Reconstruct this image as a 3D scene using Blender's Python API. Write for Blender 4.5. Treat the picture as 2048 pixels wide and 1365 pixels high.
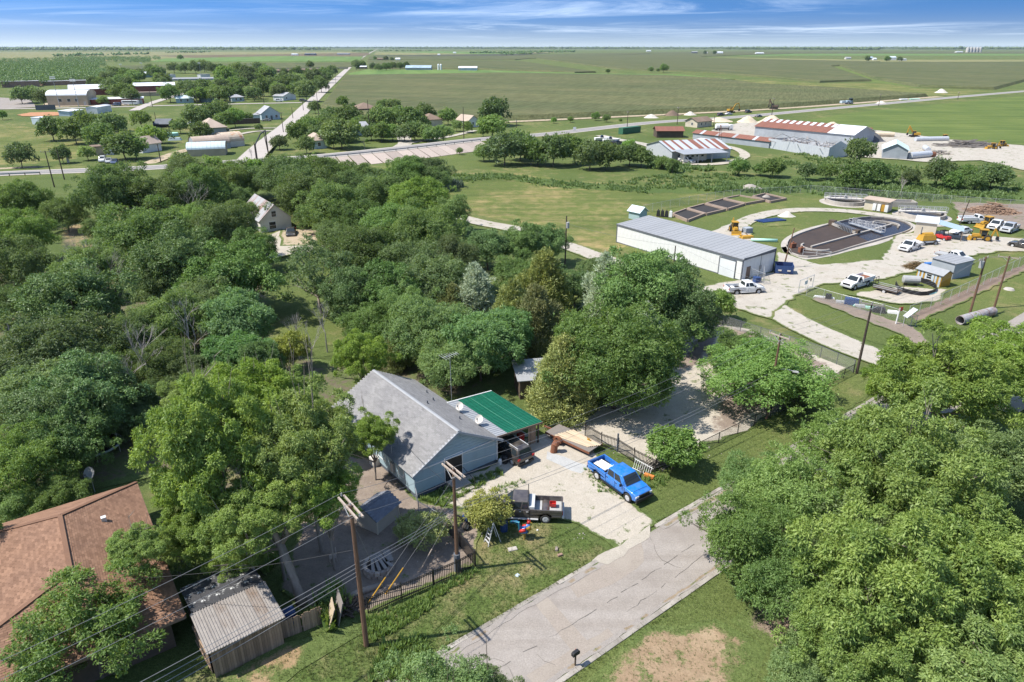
import bpy, bmesh, math, random
import numpy as np
from mathutils import Vector, Matrix
for _o in list(bpy.data.objects): bpy.data.objects.remove(_o)
SC = bpy.context.scene
COL = SC.collection
R = math.radians
# ------------------------------------------------------------------ camera
CAM_H, FPX, PITCH = 34.5, 1365.0, math.atan((682.5 - 93.0) / 1365.0)
cam = bpy.data.cameras.new('camera'); cam.sensor_width = 36.0; cam.lens = 36.0 * FPX / 2048.0
cam.clip_start = 0.5; cam.clip_end = 120000
camo = bpy.data.objects.new('camera', cam); COL.objects.link(camo)
camo.location = (0, 0, CAM_H); camo.rotation_euler = (math.pi / 2 - PITCH, 0, 0)
SC.camera = camo
# ------------------------------------------------------------------ sky and sun
SUN_EL, SUN_AZ = R(56.5), R(190.5)          # direction towards the sun, from +X counter-clockwise
sd = Vector((math.cos(SUN_EL) * math.cos(SUN_AZ), math.cos(SUN_EL) * math.sin(SUN_AZ), math.sin(SUN_EL)))
sl = bpy.data.lights.new('sun', 'SUN'); sl.energy = 4.0; sl.angle = R(0.55); sl.color = (1.0, 0.955, 0.88)
so = bpy.data.objects.new('sun', sl); COL.objects.link(so)
so.rotation_euler = sd.to_track_quat('Z', 'Y').to_euler(); so.location = (-60, -10, 90)
SC.view_settings.view_transform = 'Standard'; SC.view_settings.look = 'None'
SC.view_settings.exposure = 0.86; SC.view_settings.gamma = 1.0; SC.view_settings.use_curve_mapping = False
SC.cycles.max_bounces = 6; SC.cycles.diffuse_bounces = 3; SC.cycles.glossy_bounces = 3
SC.cycles.transmission_bounces = 4; SC.cycles.transparent_max_bounces = 8; SC.cycles.volume_bounces = 0
SC.cycles.use_denoising = True
try: SC.cycles.denoising_prefilter = 'ACCURATE'
except Exception: pass
SC.cycles.caustics_reflective = False; SC.cycles.caustics_refractive = False

class NT:
    """short-hand for building node trees"""
    def __init__(s, tree): s.t = tree; s.n = tree.nodes; s.l = tree.links
    def add(s, typ, **kw):
        n = s.n.new(typ)
        for k, v in kw.items(): setattr(n, k, v)
        return n
    def put(s, sock, v):
        if hasattr(v, 'is_linked') or hasattr(v, 'links'): s.l.new(v, sock)
        elif v is not None:
            if isinstance(v, (tuple, list)) and len(v) == 3 and sock.type == 'RGBA': v = (*v, 1)
            sock.default_value = v
    def math(s, op, a, b=None, c=None, clamp=False):
        n = s.add('ShaderNodeMath', operation=op, use_clamp=clamp)
        s.put(n.inputs[0], a)
        if b is not None: s.put(n.inputs[1], b)
        if c is not None: s.put(n.inputs[2], c)
        return n.outputs[0]
    def vmath(s, op, a, b=None):
        n = s.add('ShaderNodeVectorMath', operation=op); s.put(n.inputs[0], a)
        if b is not None: s.put(n.inputs[1], b)
        return n.outputs[0]
    def mix(s, f, a, b):
        n = s.add('ShaderNodeMix', data_type='RGBA'); s.put(n.inputs[0], f); s.put(n.inputs[6], a); s.put(n.inputs[7], b)
        return n.outputs[2]
    def mul(s, a, b):
        n = s.add('ShaderNodeMix', data_type='RGBA', blend_type='MULTIPLY'); n.inputs[0].default_value = 1
        s.put(n.inputs[6], a); s.put(n.inputs[7], b); return n.outputs[2]
    def noise(s, vec, scale, detail=3, rough=.55, dist=0):
        n = s.add('ShaderNodeTexNoise'); s.put(n.inputs['Vector'], vec)
        n.inputs['Scale'].default_value = scale; n.inputs['Detail'].default_value = detail
        n.inputs['Roughness'].default_value = rough; n.inputs['Distortion'].default_value = dist
        return n.outputs[0]
    def rng(s, v, a, b, c=0., d=1., smooth=False):
        n = s.add('ShaderNodeMapRange'); s.put(n.inputs[0], v)
        if smooth: n.interpolation_type = 'SMOOTHSTEP'
        for i, x in enumerate((a, b, c, d)): n.inputs[i + 1].default_value = x
        return n.outputs[0]
    def mapping(s, vec, scale=(1, 1, 1), rot=(0, 0, 0), loc=(0, 0, 0)):
        n = s.add('ShaderNodeMapping'); s.put(n.inputs[0], vec)
        n.inputs[1].default_value = loc; n.inputs[2].default_value = rot; n.inputs[3].default_value = scale
        return n.outputs[0]
    def pos(s): return s.add('ShaderNodeNewGeometry').outputs['Position']
    def obj(s): return s.add('ShaderNodeTexCoord').outputs['Object']
    def attr(s, name): return s.add('ShaderNodeAttribute', attribute_name=name).outputs['Fac']
    def rand(s): return s.add('ShaderNodeObjectInfo').outputs['Random']
    def bump(s, h, strength=.4, dist=.05):
        n = s.add('ShaderNodeBump'); s.put(n.inputs['Height'], h)
        n.inputs['Strength'].default_value = strength; n.inputs['Distance'].default_value = dist
        return n.outputs[0]

W = bpy.data.worlds.new('World'); SC.world = W; W.use_nodes = True
nt = NT(W.node_tree); nt.n.clear()
_dir = nt.vmath('NORMALIZE', nt.add('ShaderNodeTexCoord').outputs['Generated'])
_sx = nt.add('ShaderNodeSeparateXYZ'); nt.put(_sx.inputs[0], _dir)
zz = nt.math('MAXIMUM', _sx.outputs[2], 0.0)
# the blue of this sky deepens quickly above the horizon: raise the elevation the sky model is read at
_f = nt.math('POWER', nt.rng(zz, 0.0, 0.075), 0.85)
_zt = nt.math('MAXIMUM', nt.rng(_f, 0, 1, 0.21, 0.95), zz)
_k = nt.math('DIVIDE', nt.math('SQRT', nt.math('SUBTRACT', 1.0001, nt.math('MULTIPLY', _zt, _zt))),
             nt.math('SQRT', nt.math('SUBTRACT', 1.0001, nt.math('MULTIPLY', zz, zz))))
_cx = nt.add('ShaderNodeCombineXYZ')
nt.put(_cx.inputs[0], nt.math('MULTIPLY', _sx.outputs[0], _k)); nt.put(_cx.inputs[1], nt.math('MULTIPLY', _sx.outputs[1], _k)); nt.put(_cx.inputs[2], _zt)
sky = nt.add('ShaderNodeTexSky', sky_type='NISHITA', sun_disc=False)
sky.sun_elevation = SUN_EL; sky.sun_rotation = math.atan2(sd.x, sd.y); sky.altitude = 200
sky.air_density = 1.0; sky.dust_density = 0.3; sky.ozone_density = 2.5
nt.put(sky.inputs[0], _cx.outputs[0])
hs = nt.add('ShaderNodeHueSaturation'); nt.put(hs.inputs['Color'], sky.outputs[0]); nt.put(hs.inputs['Saturation'], nt.rng(zz, .06, .30, 1.08, 1.0, True))
# cirrus on a high flat layer
_p = nt.vmath('SCALE', _dir); _p.node.inputs[3].default_value = 1
nt.put(_p.node.inputs[3], nt.math('DIVIDE', 1.0, nt.math('ADD', zz, 0.012)))
_m = nt.mapping(_p, scale=(0.16, 0.13, 0), rot=(0, 0, R(12)), loc=(2.2, .6, 0))
_c1 = nt.noise(_m, 1.0, 8, .66, 1.2); _c2 = nt.noise(nt.mapping(_p, scale=(0.03, 0.05, 0), loc=(3.3, 1.7, 0)), 1.0, 2)
_cl = nt.math('MULTIPLY', nt.rng(_c1, .40, .82, 0, 1, True), nt.rng(_c2, .42, .62, 0, 1, True))
_cl = nt.math('MULTIPLY', _cl, nt.rng(zz, .006, .02))
_tint = nt.mix(nt.rng(zz, 0, .05, 0, 1, True), (1.42, .98, .68), (.60, .84, .93))
_base = nt.mul(hs.outputs[0], nt.mix(nt.rng(zz, .06, .30, 0, 1, True), _tint, (1, .98, .94)))
_col = nt.mix(nt.math('MULTIPLY', _cl, .5), _base, (6.2, 6.9, 7.6))
bg = nt.add('ShaderNodeBackground'); nt.put(bg.inputs[0], _col); bg.inputs[1].default_value = 0.15
nt.l.new(bg.outputs[0], nt.add('ShaderNodeOutputWorld').inputs[0])

# ------------------------------------------------------------------ survey: a picture point (2048 wide) to a place at height z
_cp, _sp = math.cos(PITCH), math.sin(PITCH)
def G(u, v, z=0.0):
    a = (u - 1024.0) / FPX; b = (v - 682.5) / FPX
    dz = -_sp - b * _cp
    t = (z - CAM_H) / dz
    return (a * t, (_cp - b * _sp) * t)
def G3(u, v, z=0.0): return (*G(u, v, z), z)
def depth_at(x, y, z): return y * _cp - (z - CAM_H) * _sp

# ------------------------------------------------------------------ materials
MATS = {}
def new_mat(name):
    m = bpy.data.materials.new(name); m.use_nodes = True
    n = NT(m.node_tree); n.n.clear()
    out = n.add('ShaderNodeOutputMaterial'); b = n.add('ShaderNodeBsdfPrincipled'); n.l.new(b.outputs[0], out.inputs[0])
    n.b = b; n.out = out; MATS[name] = m
    return m, n
def surf(name, c, c2=None, scale=3., rough=.7, metal=0., bump=0., stretch=(1, 1, 1), spots=None, coat=0., spec=.4, world=False, big=.35):
    """a weathered plain surface: two tones over noise, a slow stain, fine relief"""
    m, n = new_mat(name); b = n.b
    p = n.pos() if world else n.obj()
    v = n.mapping(p, scale=stretch)
    c2 = c2 or tuple(x * .78 for x in c)
    f = n.rng(n.noise(v, scale, 5, .65), .3, .72)
    col = n.mix(f, c, c2)
    if big:
        col = n.mul(col, n.mix(n.rng(n.noise(p, scale * .13 + .08, 3), .35, .7), (1, 1, 1), (1 - big * .6,) * 3))
    if spots:
        sc, lo, hi, colr = spots
        col = n.mix(n.rng(n.noise(v, sc, 4, .7), lo, hi), col, colr)
    n.put(b.inputs['Base Color'], col)
    b.inputs['Roughness'].default_value = rough; b.inputs['Metallic'].default_value = metal
    b.inputs['Specular IOR Level'].default_value = spec
    if coat: b.inputs['Coat Weight'].default_value = coat; b.inputs['Coat Roughness'].default_value = .05
    if bump: n.put(b.inputs['Normal'], n.bump(n.noise(v, scale * 4, 4), bump, .03))
    return m
def tinted(name, lo, hi, rough=.8, obj_var=.25):
    """pieces (shingles, boards) whose tone varies piece by piece through the face attribute 'tint'"""
    m, n = new_mat(name); b = n.b
    col = n.mix(n.attr('tint'), lo, hi)
    col = n.mul(col, n.mix(n.rng(n.noise(n.obj(), 18, 3), .3, .7), (1, 1, 1), (.8, .8, .8)))
    col = n.mul(col, n.mix(n.rng(n.noise(n.obj(), .5, 3), .35, .7), (1, 1, 1), (.82, .82, .84)))
    n.put(b.inputs['Base Color'], col); b.inputs['Roughness'].default_value = rough; b.inputs['Specular IOR Level'].default_value = .25
    return m
def piece(name, c, c2, scale=4, rough=.8, stretch=(1, 1, 1), var=.35):
    """boards and panels: each object its own tone"""
    m, n = new_mat(name); b = n.b
    v = n.mapping(n.obj(), scale=stretch)
    col = n.mix(n.rng(n.noise(v, scale, 4, .65), .3, .72), c, c2)
    col = n.mul(col, n.mix(n.rand(), (1 - var,) * 3, (1.08,) * 3))
    n.put(b.inputs['Base Color'], col); b.inputs['Roughness'].default_value = rough; b.inputs['Specular IOR Level'].default_value = .3
    return m
def paint(name, c, rough=.32, coat=.8):
    m, n = new_mat(name); b = n.b
    d = n.rng(n.noise(n.obj(), 2.2, 4), .35, .75)
    n.put(b.inputs['Base Color'], n.mix(n.math('MULTIPLY', d, .22), c, (.33, .30, .25)))
    n.put(b.inputs['Roughness'], n.rng(d, 0, 1, rough, rough + .18))
    b.inputs['Coat Weight'].default_value = coat; b.inputs['Coat Roughness'].default_value = .08
    return m

# ------------------------------------------------------------------ mesh building
class MB:
    def __init__(s): s.v = []; s.f = []; s.m = []; s.tint = None
    def _add(s, vs, fs, mi=0):
        o = len(s.v); s.v.extend([tuple(x) for x in vs]); s.f.extend([tuple(i + o for i in f) for f in fs]); s.m.extend([mi] * len(fs)); return s
    def box(s, c, d, rz=0., mi=0, top=(1, 1)):
        """centre c, size d, turned rz, the top scaled by top"""
        cx, cy, cz = c; a, b, h = d[0] / 2, d[1] / 2, d[2] / 2
        co, si = math.cos(rz), math.sin(rz); vs = []
        for z, kx, ky in ((-h, 1, 1), (h, top[0], top[1])):
            for x, y in ((-a, -b), (a, -b), (a, b), (-a, b)):
                x *= kx; y *= ky; vs.append((cx + x * co - y * si, cy + x * si + y * co, cz + z))
        return s._add(vs, [(3, 2, 1, 0), (4, 5, 6, 7), (0, 1, 5, 4), (1, 2, 6, 5), (2, 3, 7, 6), (3, 0, 4, 7)], mi)
    def bar(s, p, q, w, h=None, mi=0, up=(0, 0, 1)):
        """a square bar from p to q"""
        h = h or w; p = Vector(p); q = Vector(q); d = (q - p)
        if d.length < 1e-6: return s
        d.normalize(); u = Vector(up)
        if abs(d.dot(u)) > .98: u = Vector((1, 0, 0))
        x = d.cross(u).normalized(); y = x.cross(d)
        vs = [c + x * a * w / 2 + y * b * h / 2 for c in (p, q) for a, b in ((-1, -1), (1, -1), (1, 1), (-1, 1))]
        return s._add(vs, [(0, 1, 2, 3), (7, 6, 5, 4), (4, 5, 1, 0), (5, 6, 2, 1), (6, 7, 3, 2), (7, 4, 0, 3)], mi)
    def tube(s, pts, r, n=6, mi=0, cap=True):
        pts = [Vector(p) for p in pts]; m = len(pts)
        rs = r if isinstance(r, (list, tuple)) else [r] * m
        vs = []
        for i, p in enumerate(pts):
            d = (pts[min(i + 1, m - 1)] - pts[max(i - 1, 0)])
            d = d.normalized() if d.length > 1e-9 else Vector((0, 0, 1))
            u = Vector((0, 0, 1)) if abs(d.z) < .95 else Vector((1, 0, 0))
            x = d.cross(u).normalized(); y = x.cross(d)
            for k in range(n):
                a = 2 * math.pi * k / n; vs.append(p + (x * math.cos(a) + y * math.sin(a)) * rs[i])
        fs = [(i * n + k, i * n + (k + 1) % n, (i + 1) * n + (k + 1) % n, (i + 1) * n + k) for i in range(m - 1) for k in range(n)]
        if cap: fs += [tuple(reversed(range(n))), tuple(range((m - 1) * n, m * n))]
        return s._add(vs, fs, mi)
    def prism(s, poly, z0, z1, mi=0, k=1.0):
        n = len(poly); cx = sum(p[0] for p in poly) / n; cy = sum(p[1] for p in poly) / n
        vs = [(x, y, z0) for x, y in poly] + [(cx + (x - cx) * k, cy + (y - cy) * k, z1) for x, y in poly]
        return s._add(vs, [tuple(reversed(range(n))), tuple(range(n, 2 * n))] + [(i, (i + 1) % n, n + (i + 1) % n, n + i) for i in range(n)], mi)
    def side(s, poly, y0, y1, mi=0):
        """profile in x-z pushed along y"""
        n = len(poly)
        vs = [(x, y0, z) for x, z in poly] + [(x, y1, z) for x, z in poly]
        return s._add(vs, [tuple(range(n)), tuple(reversed(range(n, 2 * n)))] + [((i + 1) % n, i, n + i, n + (i + 1) % n) for i in range(n)], mi)
    def slab(s, c, t=.1, mi=0):
        """a plate over 3 or 4 corner points, t thick below"""
        c = [Vector(p) for p in c]; n = len(c)
        nn = (c[1] - c[0]).cross(c[2] - c[0]).normalized()
        if nn.z < 0 and abs(nn.z) > 1e-4: nn = -nn
        vs = c + [p - nn * t for p in c]
        return s._add(vs, [tuple(range(n)), tuple(reversed(range(n, 2 * n)))] + [((i + 1) % n, i, n + i, n + (i + 1) % n) for i in range(n)], mi)
    def face(s, pts, mi=0): return s._add(pts, [tuple(range(len(pts)))], mi)
    def mesh(s, name, mats, bevel=0., smooth=False, seg=2, fix=True):
        me = bpy.data.meshes.new(name)
        me.from_pydata(s.v, [], s.f)
        for m in (mats if isinstance(mats, (list, tuple)) else [mats]): me.materials.append(m)
        if len(me.materials) > 1: me.polygons.foreach_set('material_index', s.m)
        if fix or bevel:
            bm = bmesh.new(); bm.from_mesh(me)
            if fix: bmesh.ops.recalc_face_normals(bm, faces=bm.faces)
            if bevel:
                es = [e for e in bm.edges if len(e.link_faces) == 2 and e.calc_face_angle(0) > .5]
                bmesh.ops.bevel(bm, geom=es, offset=bevel, segments=seg, affect='EDGES', profile=.6)
            bm.to_mesh(me); bm.free()
        if smooth:
            me.polygons.foreach_set('use_smooth', [True] * len(me.polygons))
        me.update(); return me
def link(name, me, parent=None, loc=(0, 0, 0), rz=0., **props):
    o = bpy.data.objects.new(name, me); COL.objects.link(o)
    o.location = loc; o.rotation_euler = (0, 0, rz)
    if parent is not None: o.parent = parent
    for k, v in props.items():
        if v: o[k] = v
    return o
def thing(name, label, cat, loc=(0, 0, 0), rz=0., group=None):
    return link(name, None, None, (loc[0], loc[1], loc[2] if len(loc) > 2 else 0), rz, label=label, category=cat, group=group)
def part(name, mb, mats, parent, label=None, bevel=0., smooth=False, loc=(0, 0, 0), rz=0., kind=None):
    return link(name, mb.mesh(name, mats, bevel, smooth) if isinstance(mb, MB) else mb, parent, loc, rz, label=label, kind=kind)
def single(name, mb, mats, label, cat, loc=(0, 0, 0), rz=0., group=None, bevel=0., smooth=False):
    return link(name, mb.mesh(name, mats, bevel, smooth) if isinstance(mb, MB) else mb, None, (loc[0], loc[1], loc[2] if len(loc) > 2 else 0), rz, label=label, category=cat, group=group)
def copy_tree(o, parent=None):
    c = o.copy(); COL.objects.link(c)
    if parent is not None: c.parent = parent
    for ch in list(o.children): copy_tree(ch, c)
    return c
def dup(o, loc, rz, label, group=None, name=None):
    c = copy_tree(o); c.location = (loc[0], loc[1], loc[2] if len(loc) > 2 else 0); c.rotation_euler = (0, 0, rz); c['label'] = label
    if group: c['group'] = group
    return c
def np_mesh(name, verts, faces, mat, tint=None, smooth=False):
    """fast mesh from arrays, all faces of one size"""
    me = bpy.data.meshes.new(name); nv, nf, k = len(verts), len(faces), faces.shape[1]
    me.vertices.add(nv); me.vertices.foreach_set('co', np.asarray(verts, np.float32).ravel())
    me.loops.add(nf * k); me.loops.foreach_set('vertex_index', faces.astype(np.int32).ravel())
    me.polygons.add(nf); me.polygons.foreach_set('loop_start', np.arange(0, nf * k, k, dtype=np.int32))
    try: me.polygons.foreach_set('loop_total', np.full(nf, k, np.int32))
    except Exception: pass
    if tint is not None:
        a = me.attributes.new('tint', 'FLOAT', 'FACE'); a.data.foreach_set('value', np.asarray(tint, np.float32))
    me.materials.append(mat); me.update(calc_edges=True)
    return me
from mathutils.geometry import delaunay_2d_cdt
# ------------------------------------------------------------------ ground materials
def grass_col(n, p, dry=.4, green=((.075, .105, .030), (.132, .168, .056)), straw=(.29, .235, .125), fine=1.0, mow=None):
    big = n.noise(p, .045, 3, .5); mid = n.noise(p, .33, 5, .66); sm = n.noise(p, 2.6, 5, .72); fi = n.noise(p, 11., 3, .7)
    g = n.mix(n.rng(sm, .30, .70), green[0], green[1])
    g = n.mul(g, n.mix(n.rng(fi, .32, .68), (.62,) * 3, (1.32,) * 3))
    d = n.math('ADD', n.math('MULTIPLY', mid, .55), n.math('ADD', n.math('MULTIPLY', big, .35), n.math('MULTIPLY', fi, .22)))
    lo = .72 - .30 * dry
    d = n.rng(d, lo, lo + .16, 0, min(1, .35 + dry))
    c = n.mix(d, g, n.mul((*straw, 1), n.mix(n.rng(fi, .3, .7), (.75,) * 3, (1.15,) * 3)))
    c = n.mul(c, n.mix(n.rng(big, .35, .65), (.86, .90, .86), (1.10, 1.06, 1.0)))
    if mow:
        w = n.noise(n.mapping(p, scale=(mow[1], mow[2], 1), rot=(0, 0, mow[0])), 1, 4, .6, .3)
        c = n.mul(c, n.mix(n.rng(w, .36, .64), (.80, .84, .78), (1.2, 1.16, 1.1)))
    return c, n.math('ADD', n.math('MULTIPLY', fi, .6), n.math('MULTIPLY', sm, .6))
def grass_mat(name, **kw):
    m, n = new_mat(name); p = n.pos(); c, h = grass_col(n, p, **kw)
    if name != 'ground':
        g0, _ = grass_col(n, p, dry=.48); f = n.math('ADD', n.attr('edge'), n.math('MULTIPLY', n.math('SUBTRACT', n.noise(p, .5, 5, .7), .5), 1.6)); c = n.mix(n.rng(f, .3, .7), g0, c)
    n.put(n.b.inputs['Base Color'], c); n.b.inputs['Roughness'].default_value = .9; n.b.inputs['Specular IOR Level'].default_value = .1
    n.put(n.b.inputs['Normal'], n.bump(h, .8, .22)); return m
def loose_mat(name, c, c2, stain, stone=(.5, .75), weed=.0, under=.45, scale=1.0, bump=.6, edge=.5, track=None, rim=True):
    """gravel, dirt, worn pavement; the rim ('edge' attribute 0) breaks up into grass"""
    m, n = new_mat(name); p = n.pos()
    a = n.noise(p, .22 * scale, 5, .62); b = n.noise(p, 1.4 * scale, 5, .7); d = n.noise(p, 9 * scale, 3, .75)
    col = n.mix(n.rng(b, .32, .68), c, c2)
    col = n.mul(col, n.mix(n.rng(d, .3, .72), (.80,) * 3, (1.14,) * 3))
    col = n.mix(n.rng(a, stone[0], stone[1], 0, .85), col, stain)
    if track:
        w = n.noise(n.mapping(p, scale=(track[1], track[2], 1), rot=(0, 0, track[0])), 1, 3, .55)
        col = n.mul(col, n.mix(n.rng(w, .38, .62), (.90, .885, .87), (1.03, 1.03, 1.03)))
    gc, gh = grass_col(n, p, dry=.45 if isinstance(under, tuple) else under)
    if weed:
        col = n.mix(n.math('MULTIPLY', n.rng(n.noise(p, .55, 5, .7), .60 - .12 * weed, .66 - .12 * weed), n.rng(d, .3, .55)), col, gc)
    if isinstance(under, tuple): gc = n.mix(n.rng(b, .32, .68), under, tuple(x * .87 for x in under)); gc = n.mul(gc, n.mix(n.rng(d, .3, .72), (.82,) * 3, (1.12,) * 3))
    f = n.math('ADD', n.attr('edge'), n.math('MULTIPLY', n.math('SUBTRACT', n.math('ADD', n.math('MULTIPLY', b, .6), n.math('MULTIPLY', d, .4)), .5), 1.9))
    f = n.rng(f, edge - .12, edge + .12) if rim else 1.0
    n.put(n.b.inputs['Base Color'], n.mix(f, gc, col)); n.b.inputs['Roughness'].default_value = .92; n.b.inputs['Specular IOR Level'].default_value = .15
    n.put(n.b.inputs['Normal'], n.bump(n.math('ADD', d, b), bump, .07)); return m
def crop_mat(name, c, c2, rot, row=1.0, var=.3, hi=None):
    m, n = new_mat(name); p = n.pos()
    q = n.mapping(p, rot=(0, 0, rot))
    rows = n.noise(n.vmath('MULTIPLY', q, (row, .05, 1)), 1, 2, .5)
    bands = n.noise(n.vmath('MULTIPLY', q, (.004, .05, 1)), 1, 5, .62, .4)
    blot = n.noise(p, .02, 5, .62); fi = n.noise(p, .7, 4, .75)
    col = n.mix(n.rng(blot, .34, .66), c, c2)
    col = n.mul(col, n.mix(n.rng(rows, .35, .65), (1 - var,) * 3, (1 + var * .6,) * 3))
    col = n.mul(col, n.mix(n.rng(bands, .36, .66), (.80, .86, .82), (1.16, 1.1, 1.04)))
    col = n.mul(col, n.mix(n.rng(fi, .3, .7), (.86,) * 3, (1.12,) * 3))
    n.put(n.b.inputs['Base Color'], col); n.b.inputs['Roughness'].default_value = .95; n.b.inputs['Specular IOR Level'].default_value = .05
    return m

M = {}
M['ground'] = grass_mat('ground', dry=.48)
M['lawn'] = grass_mat('lawn', dry=.40, green=((.088, .118, .033), (.146, .178, .060)))
M['verge'] = grass_mat('verge', dry=.60, green=((.070, .110, .028), (.130, .172, .052)), straw=(.31, .245, .14))
M['dryyard'] = grass_mat('dryyard', dry=.95, straw=(.36, .26, .16))
M['meadow'] = grass_mat('meadow', dry=.62, green=((.098, .125, .036), (.155, .182, .062)), straw=(.29, .235, .12), mow=(R(14), .03, .35))
M['hay'] = grass_mat('hay', dry=.25, green=((.095, .135, .038), (.138, .178, .058)), mow=(R(-17), .015, .22))
M['rank'] = grass_mat('rank', dry=.4, green=((.06, .098, .026), (.125, .17, .055)), straw=(.26, .22, .10))
M['caliche'] = loose_mat('caliche', (.45, .41, .35), (.39, .355, .30), (.34, .295, .24), weed=.25)
M['cream'] = loose_mat('cream_gravel', (.46, .41, .34), (.40, .355, .29), (.34, .295, .235), stone=(.52, .75), weed=.05)
M['road'] = loose_mat('chip_seal', (.325, .29, .258), (.285, .255, .226), (.245, .215, .19), stone=(.5, .72), bump=.25, edge=.3, track=(R(-37.7), .05, .8))
M['oldroad'] = loose_mat('pale_asphalt', (.44, .40, .36), (.40, .36, .325), (.36, .32, .28), bump=.2, edge=.3)
M['asphalt'] = loose_mat('asphalt', (.25, .24, .23), (.22, .21, .205), (.30, .28, .26), bump=.2, edge=.3)
M['dirt'] = loose_mat('bare_dirt', (.235, .175, .135), (.19, .14, .108), (.30, .24, .18), weed=.15)
M['woodfloor'] = loose_mat('wood_floor', (.15, .125, .085), (.11, .095, .06), (.20, .165, .115), weed=1.3)
M['greydirt'] = loose_mat('grey_dirt', (.255, .205, .165), (.20, .16, .13), (.30, .245, .20), weed=.1)
M['lotdirt'] = loose_mat('lot_dirt', (.26, .205, .165), (.21, .165, .135), (.32, .26, .20), under=(.46, .41, .34))
M['gutter'] = loose_mat('gutter_dirt', (.30, .235, .165), (.25, .19, .13), (.34, .28, .20), weed=.7, under=(.325, .29, .258), scale=2, edge=.6)
M['redclay'] = loose_mat('red_clay', (.44, .22, .115), (.40, .20, .105), (.46, .27, .16), edge=.3)
M['sand'] = loose_mat('sandy_track', (.44, .36, .26), (.38, .30, .21), (.34, .26, .17), weed=.5)
M['concrete'] = surf('concrete', (.46, .42, .37), (.38, .345, .30), 2.0, .85, bump=.15, spots=(1.2, .6, .75, (.30, .26, .21)))
M['patch'] = loose_mat('road_patch', (.31, .265, .225), (.28, .24, .20), (.34, .30, .25), bump=.2, rim=False)
M['apron'] = loose_mat('apron_gravel', (.44, .395, .33), (.38, .34, .28), (.31, .275, .23), rim=False)
M['straw'] = loose_mat('straw_ground', (.33, .235, .15), (.25, .175, .11), (.38, .29, .19), weed=.75, edge=.5)
M['joint'] = loose_mat('road_joint', (.27, .245, .22), (.25, .225, .20), (.29, .26, .23), rim=False)
M['corn'] = crop_mat('corn', (.105, .118, .056), (.130, .132, .068), R(22), 1.05, .25)
M['corn_far'] = crop_mat('corn_far', (.098, .115, .054), (.120, .124, .064), R(70), .25, .15)
M['brownfield'] = crop_mat('brownfield', (.165, .125, .082), (.135, .12, .07), R(80), .1, .1)
M['greenfield'] = crop_mat('greenfield', (.115, .19, .055), (.14, .205, .075), R(80), .1, .1)
M['darkfield'] = crop_mat('darkfield', (.085, .085, .062), (.075, .085, .055), R(80), .1, .1)
M['palefield'] = crop_mat('palefield', (.24, .225, .115), (.19, .195, .09), R(80), .1, .15)

_lev = [0]
def lift():
    _lev[0] += 1; return .004 * _lev[0]
def jag(pts, step, amp, seed):
    rr = random.Random(seed); out = []; n = len(pts)
    for i in range(n):
        a = Vector(pts[i]); b = Vector(pts[(i + 1) % n]); L = (b - a).length; k = max(1, min(120, int(L / step)))
        nn = Vector((b.y - a.y, a.x - b.x)) / max(L, 1e-6)
        for j in range(k):
            t = j / k; d = rr.uniform(-1, 1) * amp if (j or amp) else 0
            out.append(a.lerp(b, t) + nn * d)
    return out
def flat(name, pts, mat, z, edge=.5, step=None, amp=None, px=True, kind='structure', label=None):
    """a ground sheet; pts in picture points unless px=False. The rim gets edge=0, the inside edge=1"""
    P = [Vector(G(*p)) for p in pts] if px else [Vector(p) for p in pts]
    ar = sum(P[i].x * P[(i + 1) % len(P)].y - P[(i + 1) % len(P)].x * P[i].y for i in range(len(P)))
    if ar < 0: P.reverse()
    step = step or max(1.0, edge * 1.6); amp = edge * .45 if amp is None else amp
    Q = jag(P, step, amp, name + str(len(pts)))
    me = cdt_mesh(name, Q, z, edge); me.materials.append(mat)
    return link(name, me, None, kind=kind, label=label)
def cdt_mesh(name, Q, z, edge):
    n = len(Q); A = np.array([tuple(q) for q in Q]); B = np.roll(A, -1, 0); AB = B - A; L2 = np.maximum((AB ** 2).sum(1), 1e-9)
    def dist(p):
        t = np.clip(((p - A) * AB).sum(1) / L2, 0, 1); return float(np.sqrt((((A + AB * t[:, None]) - p) ** 2).sum(1).min()))
    pts = list(Q)
    for i in range(n):
        t = Q[(i + 1) % n] - Q[i - 1]; L = t.length or 1; q = Q[i] + Vector((-t.y, t.x)) / L * edge
        if dist(np.array(tuple(q))) > edge * .8: pts.append(q)
    vs, _, fs, _, _, _ = delaunay_2d_cdt(pts, [(i, (i + 1) % n) for i in range(n)], [], 1, 1e-4)
    me = bpy.data.meshes.new(name); me.from_pydata([(v.x, v.y, z) for v in vs], [], [tuple(f) for f in fs])
    at = me.attributes.new('edge', 'FLOAT', 'POINT'); at.data.foreach_set('value', [min(1., dist(np.array(tuple(v))) / (edge * .8)) for v in vs])
    me.update(); bm = bmesh.new(); bm.from_mesh(me); big = 0
    for f in bm.faces:
        f.normal_update()
        if f.normal.z < 0: f.normal_flip()
    bm.to_mesh(me); bm.free(); return me
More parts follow.
